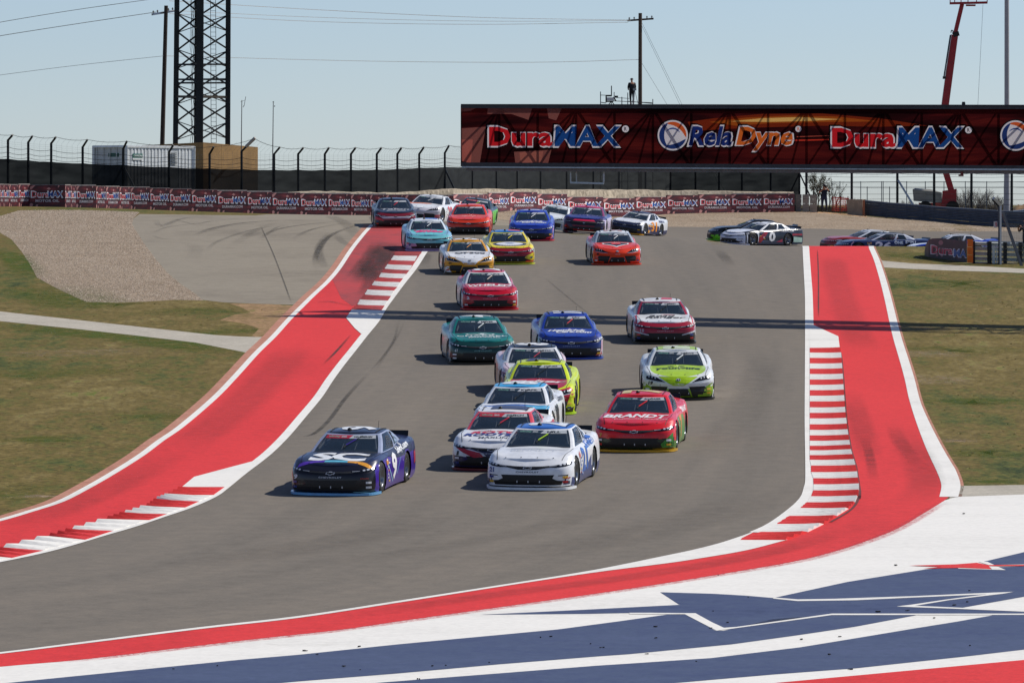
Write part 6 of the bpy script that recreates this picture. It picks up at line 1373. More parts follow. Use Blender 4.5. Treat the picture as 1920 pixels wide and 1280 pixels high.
for i in range(nr):
    if 13 <= i <= 14: continue
    a = dl * (Lc * (i + .35) / nr); b_ = dl * (Lc * (i + .85) / nr); lo, hi = (.15, Hc - .12)
    mb.hexa([tuple(a - nL * .06 + Vector((0, 0, lo))), tuple(b_ - nL * .06 + Vector((0, 0, lo))), tuple(b_ - nL * .02 + Vector((0, 0, lo))), tuple(a - nL * .02 + Vector((0, 0, lo)))] + [tuple(a - nL * .06 + Vector((0, 0, hi))), tuple(b_ - nL * .06 + Vector((0, 0, hi))), tuple(b_ - nL * .02 + Vector((0, 0, hi))), tuple(a - nL * .02 + Vector((0, 0, hi)))])
    m2 = MB(); a2, b2 = a + (b_ - a) * .12, a + (b_ - a) * .88
    m2.hexa([tuple(p) for p in (a2 - nL * .03 + Vector((0, 0, lo)), b2 - nL * .03 + Vector((0, 0, lo)), b2 + nL * .012 + Vector((0, 0, lo)), a2 + nL * .012 + Vector((0, 0, lo)), a2 - nL * .03 + Vector((0, 0, hi)), b2 - nL * .03 + Vector((0, 0, hi)), b2 + nL * .012 + Vector((0, 0, hi)), a2 + nL * .012 + Vector((0, 0, hi)))])
    m2.build('rib', [M_CONT], t)
mb = MB()
for a, b_ in ((P[0], P[1]), (P[0], P[3]), (P[3], P[2]), (P[1], P[2])):
    for z in (.05, Hc - .05): mb.bar(a + Vector((0, 0, z)), b_ + Vector((0, 0, z)), .12)
for p in P: mb.bar(p, p + Vector((0, 0, Hc)), .14)
mb.build('container_frame', [M_CONT], t)
mb = MB()
for k in range(5): a = ds * (Wc * (k + .5) / 5); mb.bar(a + nS * -.0 + Vector((0, 0, .15)), a + Vector((0, 0, Hc - .1)), .05)
mb.build('door_bar', [M_CONT_G], t)
def plate(name, c, u, w, h, col, parent, n, txt=None, tc='e6eae8'):
    mb = MB(); m3 = Matrix((u, n, Vector((0, 0, 1)))).transposed(); mb.box(c, (w, .03, h), R=m3); o = mb.build(name, [matte(col, .5)], parent)
    if txt:
        V, Fc = text_fit(txt, 0, 0, w * .85, h * .5, bold=.03); mesh_obj('lettering', [tuple(Vector(c) + u * p[0] + n * .022 + Vector((0, 0, p[1]))) for p in V], Fc, matte(tc, .5), o)
    return o
plate('sign_plate', -(-ds * Wc * .40) - ds * .0 + nS * .0 + Vector((0, 0, Hc * .79)) + (ds.cross(Vector((0, 0, 1)))).normalized() * .06, -ds, .80, .22, '1f5a50', t, (ds.cross(Vector((0, 0, 1)))).normalized(), 'CARSON')
plate('sign_plate', dl * .95 + nL * .03 + Vector((0, 0, Hc * .77)), dl, .85, .24, '1f6a58', t, nL, 'CARSON')
plate('sign_plate', dl * .95 + nL * .03 + Vector((0, 0, Hc * .70)), dl, .85, .10, 'e4e6e6', t, nL)
mb = MB()
for k in range(7): mb.box(dl * 4.2 + nL * .03 + Vector((0, 0, Hc * .6 + k * .10)), (.45, .03, .05), R=Matrix((dl, nL, Vector((0, 0, 1)))).transposed())
mb.build('vent_louvre', [matte('6c7072', .5)], t)

# brown plywood screen at the foot of the tower
M_PLY = matte('a07c4c', .8, nscale=1.2, namt=.3)
c = W(381, 267, 335); zt = c.z; zb = G(c.x, c.y) - .3
t = empty('plywood_enclosure', (c.x, c.y, zb), 'large brown plywood box around the foot of the lattice tower', 'enclosure')
for sgn, pts in ((-1, (W(381, 267, 335), W(262, 273, 339))), (1, (W(381, 267, 335), W(483.5, 276, 339)))):
    a, b_ = pts; n = 3
    for k in range(n):
        p, q = a.lerp(b_, k / n), a.lerp(b_, (k + 1) / n); mb = MB(); j = random.uniform(0, .015)
        mb.hexa([(p.x, p.y + j, zb), (q.x - sgn * .0, q.y + j, zb), (q.x, q.y + .06, zb), (p.x, p.y + .06, zb), (p.x, p.y + j, p.z), (q.x, q.y + j, q.z), (q.x, q.y + .06, q.z), (p.x, p.y + .06, p.z)])
        o = mb.build('plywood_panel', [M_PLY], None); o.parent = t; o.matrix_parent_inverse = Matrix.Translation(-Vector(t.location))
a = W(381, 267, 335); mb = MB(); q1, q2, q3 = W(262, 273, 339), W(372, 270, 345), W(483.5, 276, 339); mb.add([tuple(a - Vector((0, 0, .05))), tuple(q1 - Vector((0, 0, .05))), (q2.x, q2.y, a.z - .25), tuple(q3 - Vector((0, 0, .05)))], [(0, 1, 2, 3)])
o = mb.build('deck', [M_PLY], None); o.parent = t; o.matrix_parent_inverse = Matrix.Translation(-Vector(t.location))

# lattice tower
M_TWR = matte('1d2224', .5, .4, nscale=3, namt=.4)
TW0 = 268; TWT = -330
t = empty('lattice_tower', tuple(W(378, 268, 338)), 'tall dark three legged lattice tower with cross bracing and ladder', 'tower')
def legp(which, py):
    px, d = {'L': (329, 338.5), 'C': (374, 336.6), 'R': (427, 338.5), 'B': (384, 341)}[which]
    px += {'L': 0.018, 'C': .008, 'R': .006, 'B': 0}[which] * (268 - py) * .6
    return W(px, py, d)
def tp_(mb, name, mats):
    o = mb.build(name, mats, None); o.parent = t; o.matrix_parent_inverse = Matrix.Translation(-Vector(t.location)); return o
for w_, r in (('L', .155), ('C', .22), ('R', .155)):
    mb = MB(); mb.bar(legp(w_, 300), legp(w_, TWT), r * 1.9); tp_(mb, 'tower_leg', [M_TWR])
mb = MB(); mb.bar(W(366.5, 300, 337.4), W(370.5, TWT, 337.4), .20); tp_(mb, 'cable_tray', [M_TWR])
step = 33.5
k = 0; y = 263.0
rails = [(148, 154), (122, 122), (180, 182)]
while y > TWT + 40:
    for A_, B_ in (('L', 'C'), ('C', 'R'), ('L', 'R')):
        if A_ == 'L' and B_ == 'R' and k % 2: continue
        ya, yb = y, y - step
        mb = MB(); w_ = .075 if B_ != 'R' or A_ == 'C' else .05
        mb.bar(legp(A_, ya), legp(B_, yb), w_); mb.bar(legp(A_, yb - 3), legp(B_, ya - 3), w_); tp_(mb, 'cross_brace', [M_TWR])
    y -= step; k += 1
for py in (121, 149, 156, 181, -60, -180):
    for A_, B_ in (('L', 'C'), ('C', 'R'), ('L', 'R')):
        mb = MB(); mb.bar(legp(A_, py), legp(B_, py + random.uniform(-2, 2)), .09 if py != 181 else .13); tp_(mb, 'platform_beam', [M_TWR if py != 181 else matte('4c443a', .7)])
mb = MB()
l0, l1 = W(396, 268, 338), W(393, TWT, 338.5); l2 = l0 + Vector((.30, .1, 0)); l3 = l1 + Vector((.30, .1, 0)); mb.tube(l0, l1, .022, n=4); mb.tube(l2, l3, .022, n=4)
for i in range(75): q = i / 75; mb.tube(l0.lerp(l1, q), l2.lerp(l3, q), .014, n=3)
tp_(mb, 'ladder', [M_TWR])
mb = MB()
for i in range(6): mb.path([W(362 + random.uniform(-3, 3) + 4 * math.sin(q * 1.3 + i), 268 - q * 45, 337) for q in range(12)], .012, n=3)
tp_(mb, 'cable', [M_TWR])

# utility poles and wires
M_WOOD = matte('3a2f28', .8, nscale=5, namt=.4); M_WOODL = matte('54443a', .8, nscale=5, namt=.4)
def pole(label, a, b_, r, mat, arm, name='utility_pole'):
    t = empty(name, tuple(a), label, 'pole'); mb = MB(); mb.tube(Vector((0, 0, 0)), b_ - a, r, n=10, r2=r * .8); mb.build('pole_shaft', [mat], t)
    mb = MB(); mb.bar(arm[0] - a, arm[1] - a, .12); mb.build('crossarm', [M_STEEL if name == 'utility_pole' and mat is M_WOOD else mat], t)
    for f in (.06, .25, .75, .94):
        p = arm[0].lerp(arm[1], f) - a; mb = MB(); mb.tube(p, p + Vector((0, 0, .22)), .035, n=6); mb.tube(p + Vector((0, 0, .12)), p + Vector((0, 0, .17)), .06, n=6); mb.build('insulator', [matte('7a7670', .4)], t)
    return t
DA, DB = 345, 390
g = W(303.5, 300, DA); pole('dark utility pole just left of the lattice tower', g, W(311.5, 11, DA), .145, M_WOOD, (W(285, 27.5, DA - .2), W(326, 21, DA + .6)))
pole('brown wooden utility pole rising behind the advertising bridge', gpos(1200, DB, -1.), W(1200.5, 25, DB), .155, M_WOODL, (W(1177, 39, DB - .2), W(1225, 35.5, DB + .4)))
def wire(name, label, pts, r, mat, n=24):
    c = cr(pts, n // max(1, len(pts) - 1)); o = MB().path([Vector(p) for p in c], r, n=3).build(name, [mat], None); return tag(o, label, 'wire', 'overhead power lines')
M_LW = matte('f4f6f8', .4); M_DW = matte('50565c', .6)
def W3(*a): return tuple(W(*a))
wire('power_line', 'dark overhead wire sloping up at the top left corner', [W3(-60, 55, 300), W3(0, 42, 310), (W3(140, 19, 328)), W3(290, -2, DA)], .02, M_DW)
wire('power_line', 'dark overhead wire reaching the crossarm of the left pole', [W3(-60, 80, 300), W3(0, 67.5, 310), W3(150, 44, 328), W3(292, 23, DA)], .022, M_DW)
wire('power_line', 'faint lower wire sloping up to the left pole', [W3(-60, 151, 300), W3(0, 141, 310), W3(150, 122, 328), W3(308, 105, DA)], .014, M_DW)
wire('power_line', 'highest of the pale wires between the two poles', [W3(318, 2, DA), W3(600, 19, 360), W3(900, 33, 375), W3(1180, 38, DB)], .022, M_LW)
wire('power_line', 'middle pale wire between the two poles', [W3(318, 20, DA), W3(600, 33, 360), W3(900, 40, 375), W3(1186, 39, DB)], .018, M_LW)
wire('power_line', 'third pale wire between the two poles', [W3(318, 26, DA), W3(600, 41, 360), W3(900, 46, 375), W3(1178, 42, DB)], .020, M_LW)
wire('power_line', 'lone pale wire far below the others between the two poles', [W3(308, 105, DA), W3(700, 115, 365), W3(1000, 117, 380), W3(1198, 112, DB)], .020, M_LW)
for i, (a, b_, lab) in enumerate((((1204, 44, DB), (1283, 205, DB + 2), 'upper of the two steep guy wires right of the brown pole'), ((1203, 48, DB), (1279, 205, DB + 2), 'lower of the two steep guy wires right of the brown pole'), ((1203, 118, DB), (1256, 205, DB + 2), 'short guy wire right of the brown pole'))):
    a, b_ = W(*a), W(*b_); e = a + (b_ - a) * 2.0
    o = MB().tube(a, e, .010, n=3).build('guy_wire', [M_DW], None); tag(o, lab, 'wire')
# antenna masts
for px, top, d, lab in ((453, 188, 320, 'thin antenna mast with a tilted aerial beside the plywood box'), (512, 190, 320, 'thin straight antenna mast right of the plywood box')):
    g = gpos(px - 2, d, -.3); t = empty('antenna_mast', tuple(g), lab, 'antenna'); mb = MB(); tp2 = W(px + .5, top, d) - g; mb.tube((0, 0, 0), tp2, .04, n=5, r2=.022); mb.build('mast', [matte('8a8078', .6)], t)
    mb = MB()
    if px == 453: mb.tube(tp2 + Vector((-.08, 0, -.1)), tp2 + Vector((.18, 0, .0)), .012, n=4); mb.tube(tp2 + Vector((.12, 0, -.35)), tp2 + Vector((.22, 0, .2)), .018, n=4); mb.tube(tp2 + Vector((.06, 0, -.4)), tp2 + Vector((.12, 0, -.3)), .018, n=4)
    else: mb.tube(tp2 + Vector((-.07, 0, -.05)), tp2 + Vector((.06, 0, -.05)), .012, n=4); mb.box(tp2 + Vector((.07, 0, -.28)), (.06, .06, .06))
    mb.build('aerial', [matte('6a6460', .6)], t)
# white monopole
t = empty('white_mast', tuple(gpos(1887.5, 375, -.3)), 'thick pale grey mast standing at the right edge of the picture', 'mast')
g = gpos(1887.5, 375, -.3); mb = MB(); mb.tube((0, 0, 0), W(1888, 300, 375) - g, .235, n=14, r2=.17); mb.tube(W(1888, 300, 375) - g, W(1887.5, -160, 375) - g, .17, n=14, r2=.135); mb.build('mast_shaft', [matte('a8a6aa', .5, nscale=2, namt=.1)], t)
mb = MB(); mb.tube((0, 0, 0), (0, 0, .2), .4, n=14); mb.build('base_flange', [matte('8a8a8c', .6)], t)

# boom lift
M_LIFT = matte('a01420', .45, nscale=4, namt=.2); M_LIFTG = matte('8e8c84', .5, nscale=3, namt=.2)
D_ = 367.0
g = gpos(1750, D_, -.1); t = empty('boom_lift', tuple(g), 'red telescopic boom lift rising behind the bridge, grey engine cover', 'boom lift')
def bl(mb, name, mats): mb.v = [tuple(Vector(v) - g) for v in mb.v]; return mb.build(name, mats, t)
def B2(px, py, o=0): return W(px, py, D_ + o)
mb = MB(); P = [B2(1724, 388, -.9), B2(1794, 388, -.9), B2(1794, 388, .9), B2(1724, 388, .9), B2(1722, 380, -.9), B2(1794, 380, -.9), B2(1794, 380, .9), B2(1722, 380, .9)]; mb.hexa([tuple(p) for p in P]); bl(mb, 'chassis', [matte('b84030', .5)])
for px in (1735, 1786):
    for o_ in (-1.0, 1.0):
        c = B2(px, 389, o_); mb = MB(); mb.tube(c - Vector((0, .15, 0)), c + Vector((0, .15, 0)), .42, n=16); bl(mb, 'wheel', [RUBBER])
mb = MB(); P = [B2(1713, 377, -.9), B2(1766, 381, -.9), B2(1766, 381, .9), B2(1713, 377, .9), B2(1711, 355, -.9), B2(1766, 361, -.9), B2(1766, 361, .9), B2(1711, 355, .9)]; mb.hexa([tuple(p) for p in P]); P = [B2(1711, 355, -.9), B2(1766, 361, -.9), B2(1766, 361, .9), B2(1711, 355, .9), B2(1716, 353, -.7), B2(1745, 355, -.7), B2(1745, 355, .7), B2(1716, 353, .7)]; mb.hexa([tuple(p) for p in P]); bl(mb, 'engine_cover', [M_LIFTG])
mb = MB(); P = [B2(1765, 388, -.95), B2(1793, 388, -.95), B2(1793, 388, .95), B2(1765, 388, .95), B2(1767, 358, -.95), B2(1794, 354, -.95), B2(1794, 354, .95), B2(1767, 358, .95)]; mb.hexa([tuple(p) for p in P]); bl(mb, 'turret', [M_LIFT])
mb = MB(); mb.bar(B2(1784, 358, .3), B2(1773, 322, .3), .38); mb.bar(B2(1773, 322, .3), B2(1766, 250, .3), .44); bl(mb, 'lower_boom', [M_LIFT])
mb = MB(); mb.bar(B2(1764, 258), B2(1789.5, 66), .46); bl(mb, 'main_boom', [M_LIFT])
mb = MB(); mb.bar(B2(1789.5, 69, -.05), B2(1804, 8, -.05), .26); bl(mb, 'upper_boom', [M_LIFT])
mb = MB(); mb.bar(B2(1787, 66, -.1), B2(1798, 63, -.1), .30); mb.path([B2(1783, 62, -.3), B2(1784, 57, -.3), B2(1787, 58, -.3), B2(1786, 64, -.3)], .03, n=5); mb.box(B2(1770.5, 146, -.3), (.2, .1, .16)); bl(mb, 'boom_joint', [BLACK])
mb = MB(); mb.tube(B2(1782, 66, -.3), B2(1769.5, 147, -.3), .045, n=6); bl(mb, 'hydraulic_ram', [matte('2c3a40', .4, .5)])
mb = MB(); mb.tube(B2(1784, 66, -.33), B2(1772, 144, -.33), .02, n=5); bl(mb, 'hose', [matte('d0c8cc', .5)])
mb = MB(); P = [B2(1780.5, 9, -.5), B2(1851.5, 7.5, -.5), B2(1851.5, 7.5, .7), B2(1780.5, 9, .7), B2(1780.5, 4.5, -.5), B2(1851.5, 3, -.5), B2(1851.5, 3, .7), B2(1780.5, 4.5, .7)]; mb.hexa([tuple(p) for p in P]); mb.box(B2(1820, 10.5), (.6, .5, .1)); bl(mb, 'platform', [M_LIFT])
mb = MB()
for px in (1781.5, 1790, 1802, 1815, 1831, 1851):
    for o_ in (-.5, .7): mb.tube(B2(px, 6, o_), B2(px, -28, o_), .03, n=5)
for py in (-10, -28):
    for o_ in (-.5, .7): mb.tube(B2(1781.5, py, o_), B2(1851, py, o_), .03, n=5)
bl(mb, 'platform_rail', [M_LIFT])
o = MB().path([W(1843, 9, D_), W(1838, 110, D_), W(1833, 205, D_), W(1829, 300, D_)], .012, n=3).build('hanging_cable', [matte('8a9096', .6)]); tag(o, 'thin cable hanging down from the lift platform', 'cable')

# scaffold tower with platform
M_SCAF = matte('5c6266', .4, .6)
SD = 372.0; g = gpos(1170, SD, -.2); t = empty('scaffold_tower', tuple(g), 'thin scaffold tower carrying a camera platform above the bridge', 'scaffold')
def sc(mb, name, mats): mb.v = [tuple(Vector(v) - g) for v in mb.v]; return mb.build(name, mats, t)
for px in (1126, 1166, 1177, 1224):
    for o_ in (0, 1.6):
        base = W(px, 400, SD + o_); topy = {1126: 172, 1166: 182, 1177: 174, 1224: 186}[px]
        mb = MB(); mb.tube((base.x, base.y, G(base.x, base.y) - .1), W(px, topy, SD + o_), .030, n=6); sc(mb, 'scaffold_post', [M_SCAF])
for py in (340, 290, 245, 200):
    for o_ in (0, 1.6):
        mb = MB(); mb.tube(W(1126, py, SD + o_), W(1224, py, SD + o_), .025, n=5); sc(mb, 'ledger', [M_SCAF])
        mb = MB(); mb.tube(W(1126, py, SD + o_), W(1166, py + 40, SD + o_), .02, n=5); mb.tube(W(1126, py + 40, SD + o_), W(1166, py, SD + o_), .02, n=5); sc(mb, 'cross_brace', [M_SCAF])
mb = MB(); P = [W(1124, 200, SD), W(1226, 200, SD), W(1226, 200, SD + 1.6), W(1124, 200, SD + 1.6), W(1124, 198.3, SD), W(1226, 198.3, SD), W(1226, 198.3, SD + 1.6), W(1124, 198.3, SD + 1.6)]; mb.hexa([tuple(p) for p in P]); sc(mb, 'deck', [matte('6a6258', .8)])
mb = MB(); mb.tube(W(1126, 178.5, SD), W(1137, 179, SD), .022, n=5); mb.tube(W(1150, 183, SD), W(1180, 185, SD), .018, n=5); mb.tube(W(1126, 192, SD), W(1136, 193.5, SD), .03, n=5); mb.tube(W(1150, 189.5, SD), W(1223, 193, SD), .024, n=5); mb.tube(W(1177, 190, SD + 1.6), W(1224, 194.5, SD + 1.6), .022, n=5)
sc(mb, 'guard_rail', [M_SCAF])
g2 = W(1145, 198, SD + .6); t = empty('broadcast_camera', tuple(g2), 'television camera under a white cover on the scaffold platform', 'camera')
def bc(mb, name, mats): mb.v = [tuple(Vector(v) - g2) for v in mb.v]; return mb.build(name, mats, t)
mb = MB(); mb.box(W(1144.5, 186, SD + .6), (.46, .5, .20)); bc(mb, 'white_cover', [matte('d8d4d4', .6)])
mb = MB(); mb.box(W(1141, 179.7, SD + .6), (.34, .3, .10)); mb.box(W(1155.5, 181.5, SD + .5), (.24, .2, .12)); mb.box(W(1143, 190.5, SD + .6), (.5, .45, .08)); mb.box(W(1136.5, 186, SD + .6), (.08, .5, .45)); mb.tube(W(1150, 182, SD + .5), W(1155, 190, SD + .5), .05, n=6); bc(mb, 'camera_body', [BLACK])
mb = MB(); mb.tube(W(1146.5, 181, SD + .6), W(1146.5, 161, SD + .6), .035, n=6); mb.tube(W(1151.5, 181, SD + .6), W(1151.5, 173, SD + .6), .025, n=6)
for dx in (-6, 0, 7): mb.tube(W(1146, 190, SD + .6), W(1146 + dx, 198, SD + .6 + dx * .03), .03, n=5)
bc(mb, 'tripod', [matte('3c4044', .5)])

# ------------------------------------------------------------------ people
SKIN = matte('b07c60', .6); NAVY = matte('181d30', .8); DARK = matte('1c1c22', .8); JEAN = matte('232c46', .8); CAP = matte('2a2226', .8)
def person(label, loc, rot, joints, edges, radii, zones, hair, extra=None):
    """one continuous skinned body; faces coloured by nearest joint zone"""
    me = bpy.data.meshes.new('body'); names = list(joints); ix = {n: i for i, n in enumerate(names)}
    me.from_pydata([joints[n] for n in names], [(ix[a], ix[b]) for a, b in edges], []); ob = bpy.data.objects.new('tmp', me); COL.objects.link(ob)
    md = ob.modifiers.new('s', 'SKIN'); sv = me.skin_vertices[0].data
    for n in names: sv[ix[n]].radius = radii[n] if isinstance(radii[n], tuple) else (radii[n], radii[n])
    sv[ix['pelvis']].use_root = True
    ss = ob.modifiers.new('b', 'SUBSURF'); ss.levels = 2
    bpy.context.view_layer.update(); m2 = bpy.data.meshes.new_from_object(ob.evaluated_get(bpy.context.evaluated_depsgraph_get())); bpy.data.objects.remove(ob)
    mats = [SKIN]; mi = {}
    zn = {}
    for z, m_ in zones: 
        if m_ not in mi: mi[m_] = len(mats); mats.append(m_)
    J = np.array([joints[n] for n in names]); 
    for m_ in mats: m2.materials.append(m_)
    zmap = {}
    for z, m_ in zones:
        for n in z: zmap[n] = mi[m_]
    for p in m2.polygons:
        c = np.array(p.center); k = names[int(((J - c) ** 2).sum(1).argmin())]; p.material_index = zmap.get(k, 0); p.use_smooth = True
    t = empty('person', loc, label, 'person', rotz=rot)
    o = bpy.data.objects.new('body', m2); link(o, t)
    hp = Vector(joints['head'])
    mb = MB(); n = 10
    for i in range(5):
        a0, a1 = i / 5 * 1.5, (i + 1) / 5 * 1.5; mb.tube(hp + Vector((0, .01, .02 + .11 * math.sin(a0))), hp + Vector((0, .01, .02 + .11 * math.sin(a1))), .115 * math.cos(a0), r2=.115 * math.cos(a1), n=n, cap=False)
    if hair == 'cap': mb.box(hp + Vector((0, -.13, .04)), (.15, .12, .02))
    mb.build('cap' if hair == 'cap' else 'hair', [CAP], t, True)
    return t
def std_joints(arm_l, arm_r, lean=0.):
    J = {'pelvis': (0, 0, .95), 'hipl': (.10, 0, .90), 'hipr': (-.10, 0, .90), 'kneel': (.13, -.03, .50), 'kneer': (-.13, .0, .50), 'anklel': (.14, .02, .09), 'ankler': (-.14, .04, .09), 'toel': (.16, -.14, .04), 'toer': (-.16, -.12, .04),
         'belly': (0, 0, 1.12), 'chest': (0, lean * .5, 1.34), 'neck': (0, lean, 1.50), 'chin': (0, lean - .02, 1.58), 'head': (0, lean - .03, 1.67), 'crown': (0, lean - .02, 1.75), 'nose': (0, lean - .13, 1.655)}
    E = [('pelvis', 'hipl'), ('hipl', 'kneel'), ('kneel', 'anklel'), ('anklel', 'toel'), ('pelvis', 'hipr'), ('hipr', 'kneer'), ('kneer', 'ankler'), ('ankler', 'toer'), ('pelvis', 'belly'), ('belly', 'chest'), ('chest', 'neck'), ('neck', 'chin'), ('chin', 'head'), ('head', 'crown'), ('head', 'nose')]
    R_ = {'pelvis': (.16, .12), 'hipl': .105, 'hipr': .105, 'kneel': .07, 'kneer': .07, 'anklel': .045, 'ankler': .045, 'toel': .04, 'toer': .04, 'belly': (.16, .12), 'chest': (.18, .13), 'neck': .06, 'chin': .07, 'head': .095, 'crown': .06, 'nose': .02}
    for s, arm in (('l', arm_l), ('r', arm_r)):
        sx = 1 if s == 'l' else -1
        J['sh' + s] = (.20 * sx, lean * .9, 1.43); J['el' + s] = arm[0]; J['wr' + s] = arm[1]; J['hand' + s] = arm[2]
        E += [('chest', 'sh' + s), ('sh' + s, 'el' + s), ('el' + s, 'wr' + s), ('wr' + s, 'hand' + s)]
        R_['sh' + s] = .065; R_['el' + s] = .048; R_['wr' + s] = .032; R_['hand' + s] = .04
        hx, hy, hz = arm[2]
        for k, (a, b_) in enumerate(((-.03, .07), (-.01, .08), (.01, .075), (.03, .065), (.045, .03))):
            J['f%s%d' % (s, k)] = (hx + a, hy - .05, hz + b_ * .8); E.append(('hand' + s, 'f%s%d' % (s, k))); R_['f%s%d' % (s, k)] = .010
    return J, E, R_
def small_camera(label, loc, rot=0., long=True):
    t = empty('photo_camera', loc, label, 'camera', rotz=rot); mb = MB(); mb.box((0, 0, 0), (.15, .08, .11)); mb.box((0, .0, .07), (.06, .06, .03)); mb.build('camera_body', [BLACK], t)
    mb = MB(); mb.tube((0, -.04, 0), (0, -.30 if long else -.16, 0), .045, n=12, r2=.055); mb.build('lens', [BLACK], t)
J, E, R_ = std_joints(((.36, -.12, 1.28), (.12, -.32, 1.50), (.06, -.30, 1.58)), ((-.36, -.12, 1.28), (-.12, -.32, 1.50), (-.06, -.30, 1.58)))
sh = ['chest', 'belly', 'shl', 'shr', 'ell', 'elr']; tr = ['pelvis', 'hipl', 'hipr', 'kneel', 'kneer']; bo = ['anklel', 'ankler', 'toel', 'toer']
p = gpos(1545.5, 358.5); person('person in dark clothes and jeans holding a camera up beside the foam blocks', tuple(p), math.radians(10), J, E, R_, [(sh[:5] + ['chest'], NAVY), (tr, JEAN), (bo, DARK)], 'cap')
q = p + Matrix.Rotation(math.radians(10), 3, 'Z') @ Vector((0, -.26, 1.66)); small_camera('black long lens camera held by the photographer by the foam blocks', tuple(q), math.radians(10))
J, E, R_ = std_joints(((.25, -.04, 1.18), (.17, -.22, 1.02), (.12, -.28, 1.04)), ((-.25, -.02, 1.18), (-.19, -.18, 1.0), (-.14, -.26, 1.03)), -.02)
for k_, x_ in (('kneel', .10), ('anklel', .09), ('toel', .10), ('kneer', -.10), ('ankler', -.09), ('toer', -.10)): J[k_] = (x_,) + J[k_][1:]
R_.update(belly=(.19, .15), chest=(.21, .16), pelvis=(.18, .15), hipl=.12, hipr=.12, shl=.085, shr=.085, ell=.065, elr=.065)
p = W(1185, 198, SD + .8); person('person in black jacket and cap standing on the scaffold platform', (p.x, p.y, p.z), math.radians(200), J, E, R_, [(sh + ['wrl', 'wrr'], DARK), (tr, DARK), (bo, matte('6a2428', .8))], 'cap')
o = MB(); o.path([Vector((0, 0, 1.0)), Vector((.25, 0, 0))], .02, n=5); o.path([Vector((0, 0, 1.0)), Vector((-.2, .15, 0))], .02, n=5); o.path([Vector((0, 0, 1.0)), Vector((-.1, -.2, 0))], .02, n=5); o.box((0, 0, 1.05), (.22, .3, .14))
o = o.build('camera_tripod', [matte('9aa0a4', .5)], None); o.location = W(1190, 198, SD + .5); tag(o, 'small pale camera on a tripod beside the scaffold operator', 'tripod')
J, E, R_ = std_joints(((.34, -.12, 1.25), (.14, -.30, 1.36), (.08, -.32, 1.42)), ((-.36, -.10, 1.25), (-.12, -.30, 1.36), (-.06, -.32, 1.42)))
p = gpos(1924.5, 221.5); person('person in dark clothing at the right edge behind the leaning brace', tuple(p), math.radians(-60), J, E, R_, [(sh + ['wrl'], DARK), (tr, DARK), (bo, DARK)], 'cap')
q = p + Matrix.Rotation(math.radians(-60), 3, 'Z') @ Vector((0, -.30, 1.45)); small_camera('black camera held by the person at the right edge', tuple(q), math.radians(-60), False)

# ------------------------------------------------------------------ guardrails, posts, cushions on the right
M_RAILD = matte('5a626e', .5, .2, nscale=3, namt=.25); M_RAILS = matte('c2c8c5', .45, .1, nscale=5, namt=.2)
def wbeam(mb, a, b_, h, t_, n, mi=0):
    """corrugated rail between two points, n = outward normal"""
    prof = [(0, 0), (.25, 1), (.5, .15), (.75, 1), (1, 0)]
    V = []; Fc = []
    for p in (a, b_):
        for u, w in prof: V.append(p + Vector((0, 0, (u - .5) * h)) + n * (w * t_))
        for u, w in prof[::-1]: V.append(p + Vector((0, 0, (u - .5) * h)) + n * (w * t_ - .02))
    m_ = len(prof) * 2
    for i in range(m_): Fc.append((i, (i + 1) % m_, m_ + (i + 1) % m_, m_ + i))
    mb.add(V, Fc, mi)
root = empty('steel_guardrail', (0, 0, 0), 'long dark steel guardrail of stacked beams at the back of the far gravel', 'guardrail')
gr_ = [(1622, 356.5, 375.5, 404.5), (1662, 355, 379.5, 408), (1700, 353, 382.5, 411.5), (1740, 351.5, 386, 414.5), (1780, 349.5, 389, 418), (1819, 347.5, 391, 422), (1867, 345.5, 394.6, 425), (1920, 343, 397, 427.5), (1990, 340, 400, 431), (2100, 337, 404, 435)]
for (p0, d0_, t0, b0_), (p1, d1_, t1, b1_) in zip(gr_[:-1], gr_[1:]):
    for k in range(5):
        f = (k + .5) / 5; a = W(p0, t0 + (b0_ - t0) * f, d0_); b_ = W(p1, t1 + (b1_ - t1) * f, d1_); mb = MB(); nrm = Vector((b_.y - a.y, a.x - b_.x, 0)).normalized(); nrm = nrm if nrm.y < 0 else -nrm
        wbeam(mb, a, b_, (b0_ - t0) / F * d0_ / 5 * .96, .05, nrm); mb.build('rail', [M_RAILD], root)
    a = W(p0, t0 - 1, d0_ + .15); g_ = gpos(p0, d0_ + .15, -.2); mb = MB(); mb.bar(g_, a, .12); mb.build('rail_post', [M_POST], root)
mb = MB()
for (p0, d0_, t0, b0_), (p1, d1_, t1, b1_) in zip(gr_[:-1], gr_[1:]): mb.bar(W(p0, t0 + .5, d0_ + .05), W(p1, t1 + .5, d1_ + .05), .07)
mb.build('top_rail', [M_RAILS], root)
# concrete end block and orange net
g = gpos(1604, 356.3, -.05); t = empty('concrete_block', tuple(g), 'beige concrete block at the end of the long dark guardrail', 'block')
A = [W(1589, 403, 357) - g, W(1617, 405, 356) - g, W(1622, 405, 357.5) - g, W(1590, 403, 358.5) - g]; Bt = [W(1587, 373.5, 357) - g, W(1617, 374, 356) - g, W(1622, 374, 357.5) - g, W(1588, 373.5, 358.5) - g]
mb = MB(); mb.hexa([tuple(p) for p in A + Bt]); mb.build('concrete_body', [matte('9a8f7e', .85, nscale=3, namt=.25)], t)
mb = MB(); a, b_ = W(1619.5, 404, 355.8) - g, W(1619.5, 375, 355.8) - g; mb.bar(a, b_, .14); mb.build('rust_edge', [matte('a06444', .8)], t)
t = empty('orange_safety_net', tuple(gpos(1575, 360)), 'torn orange safety netting left of the concrete block', 'netting'); g = gpos(1575, 360)
mb = MB()
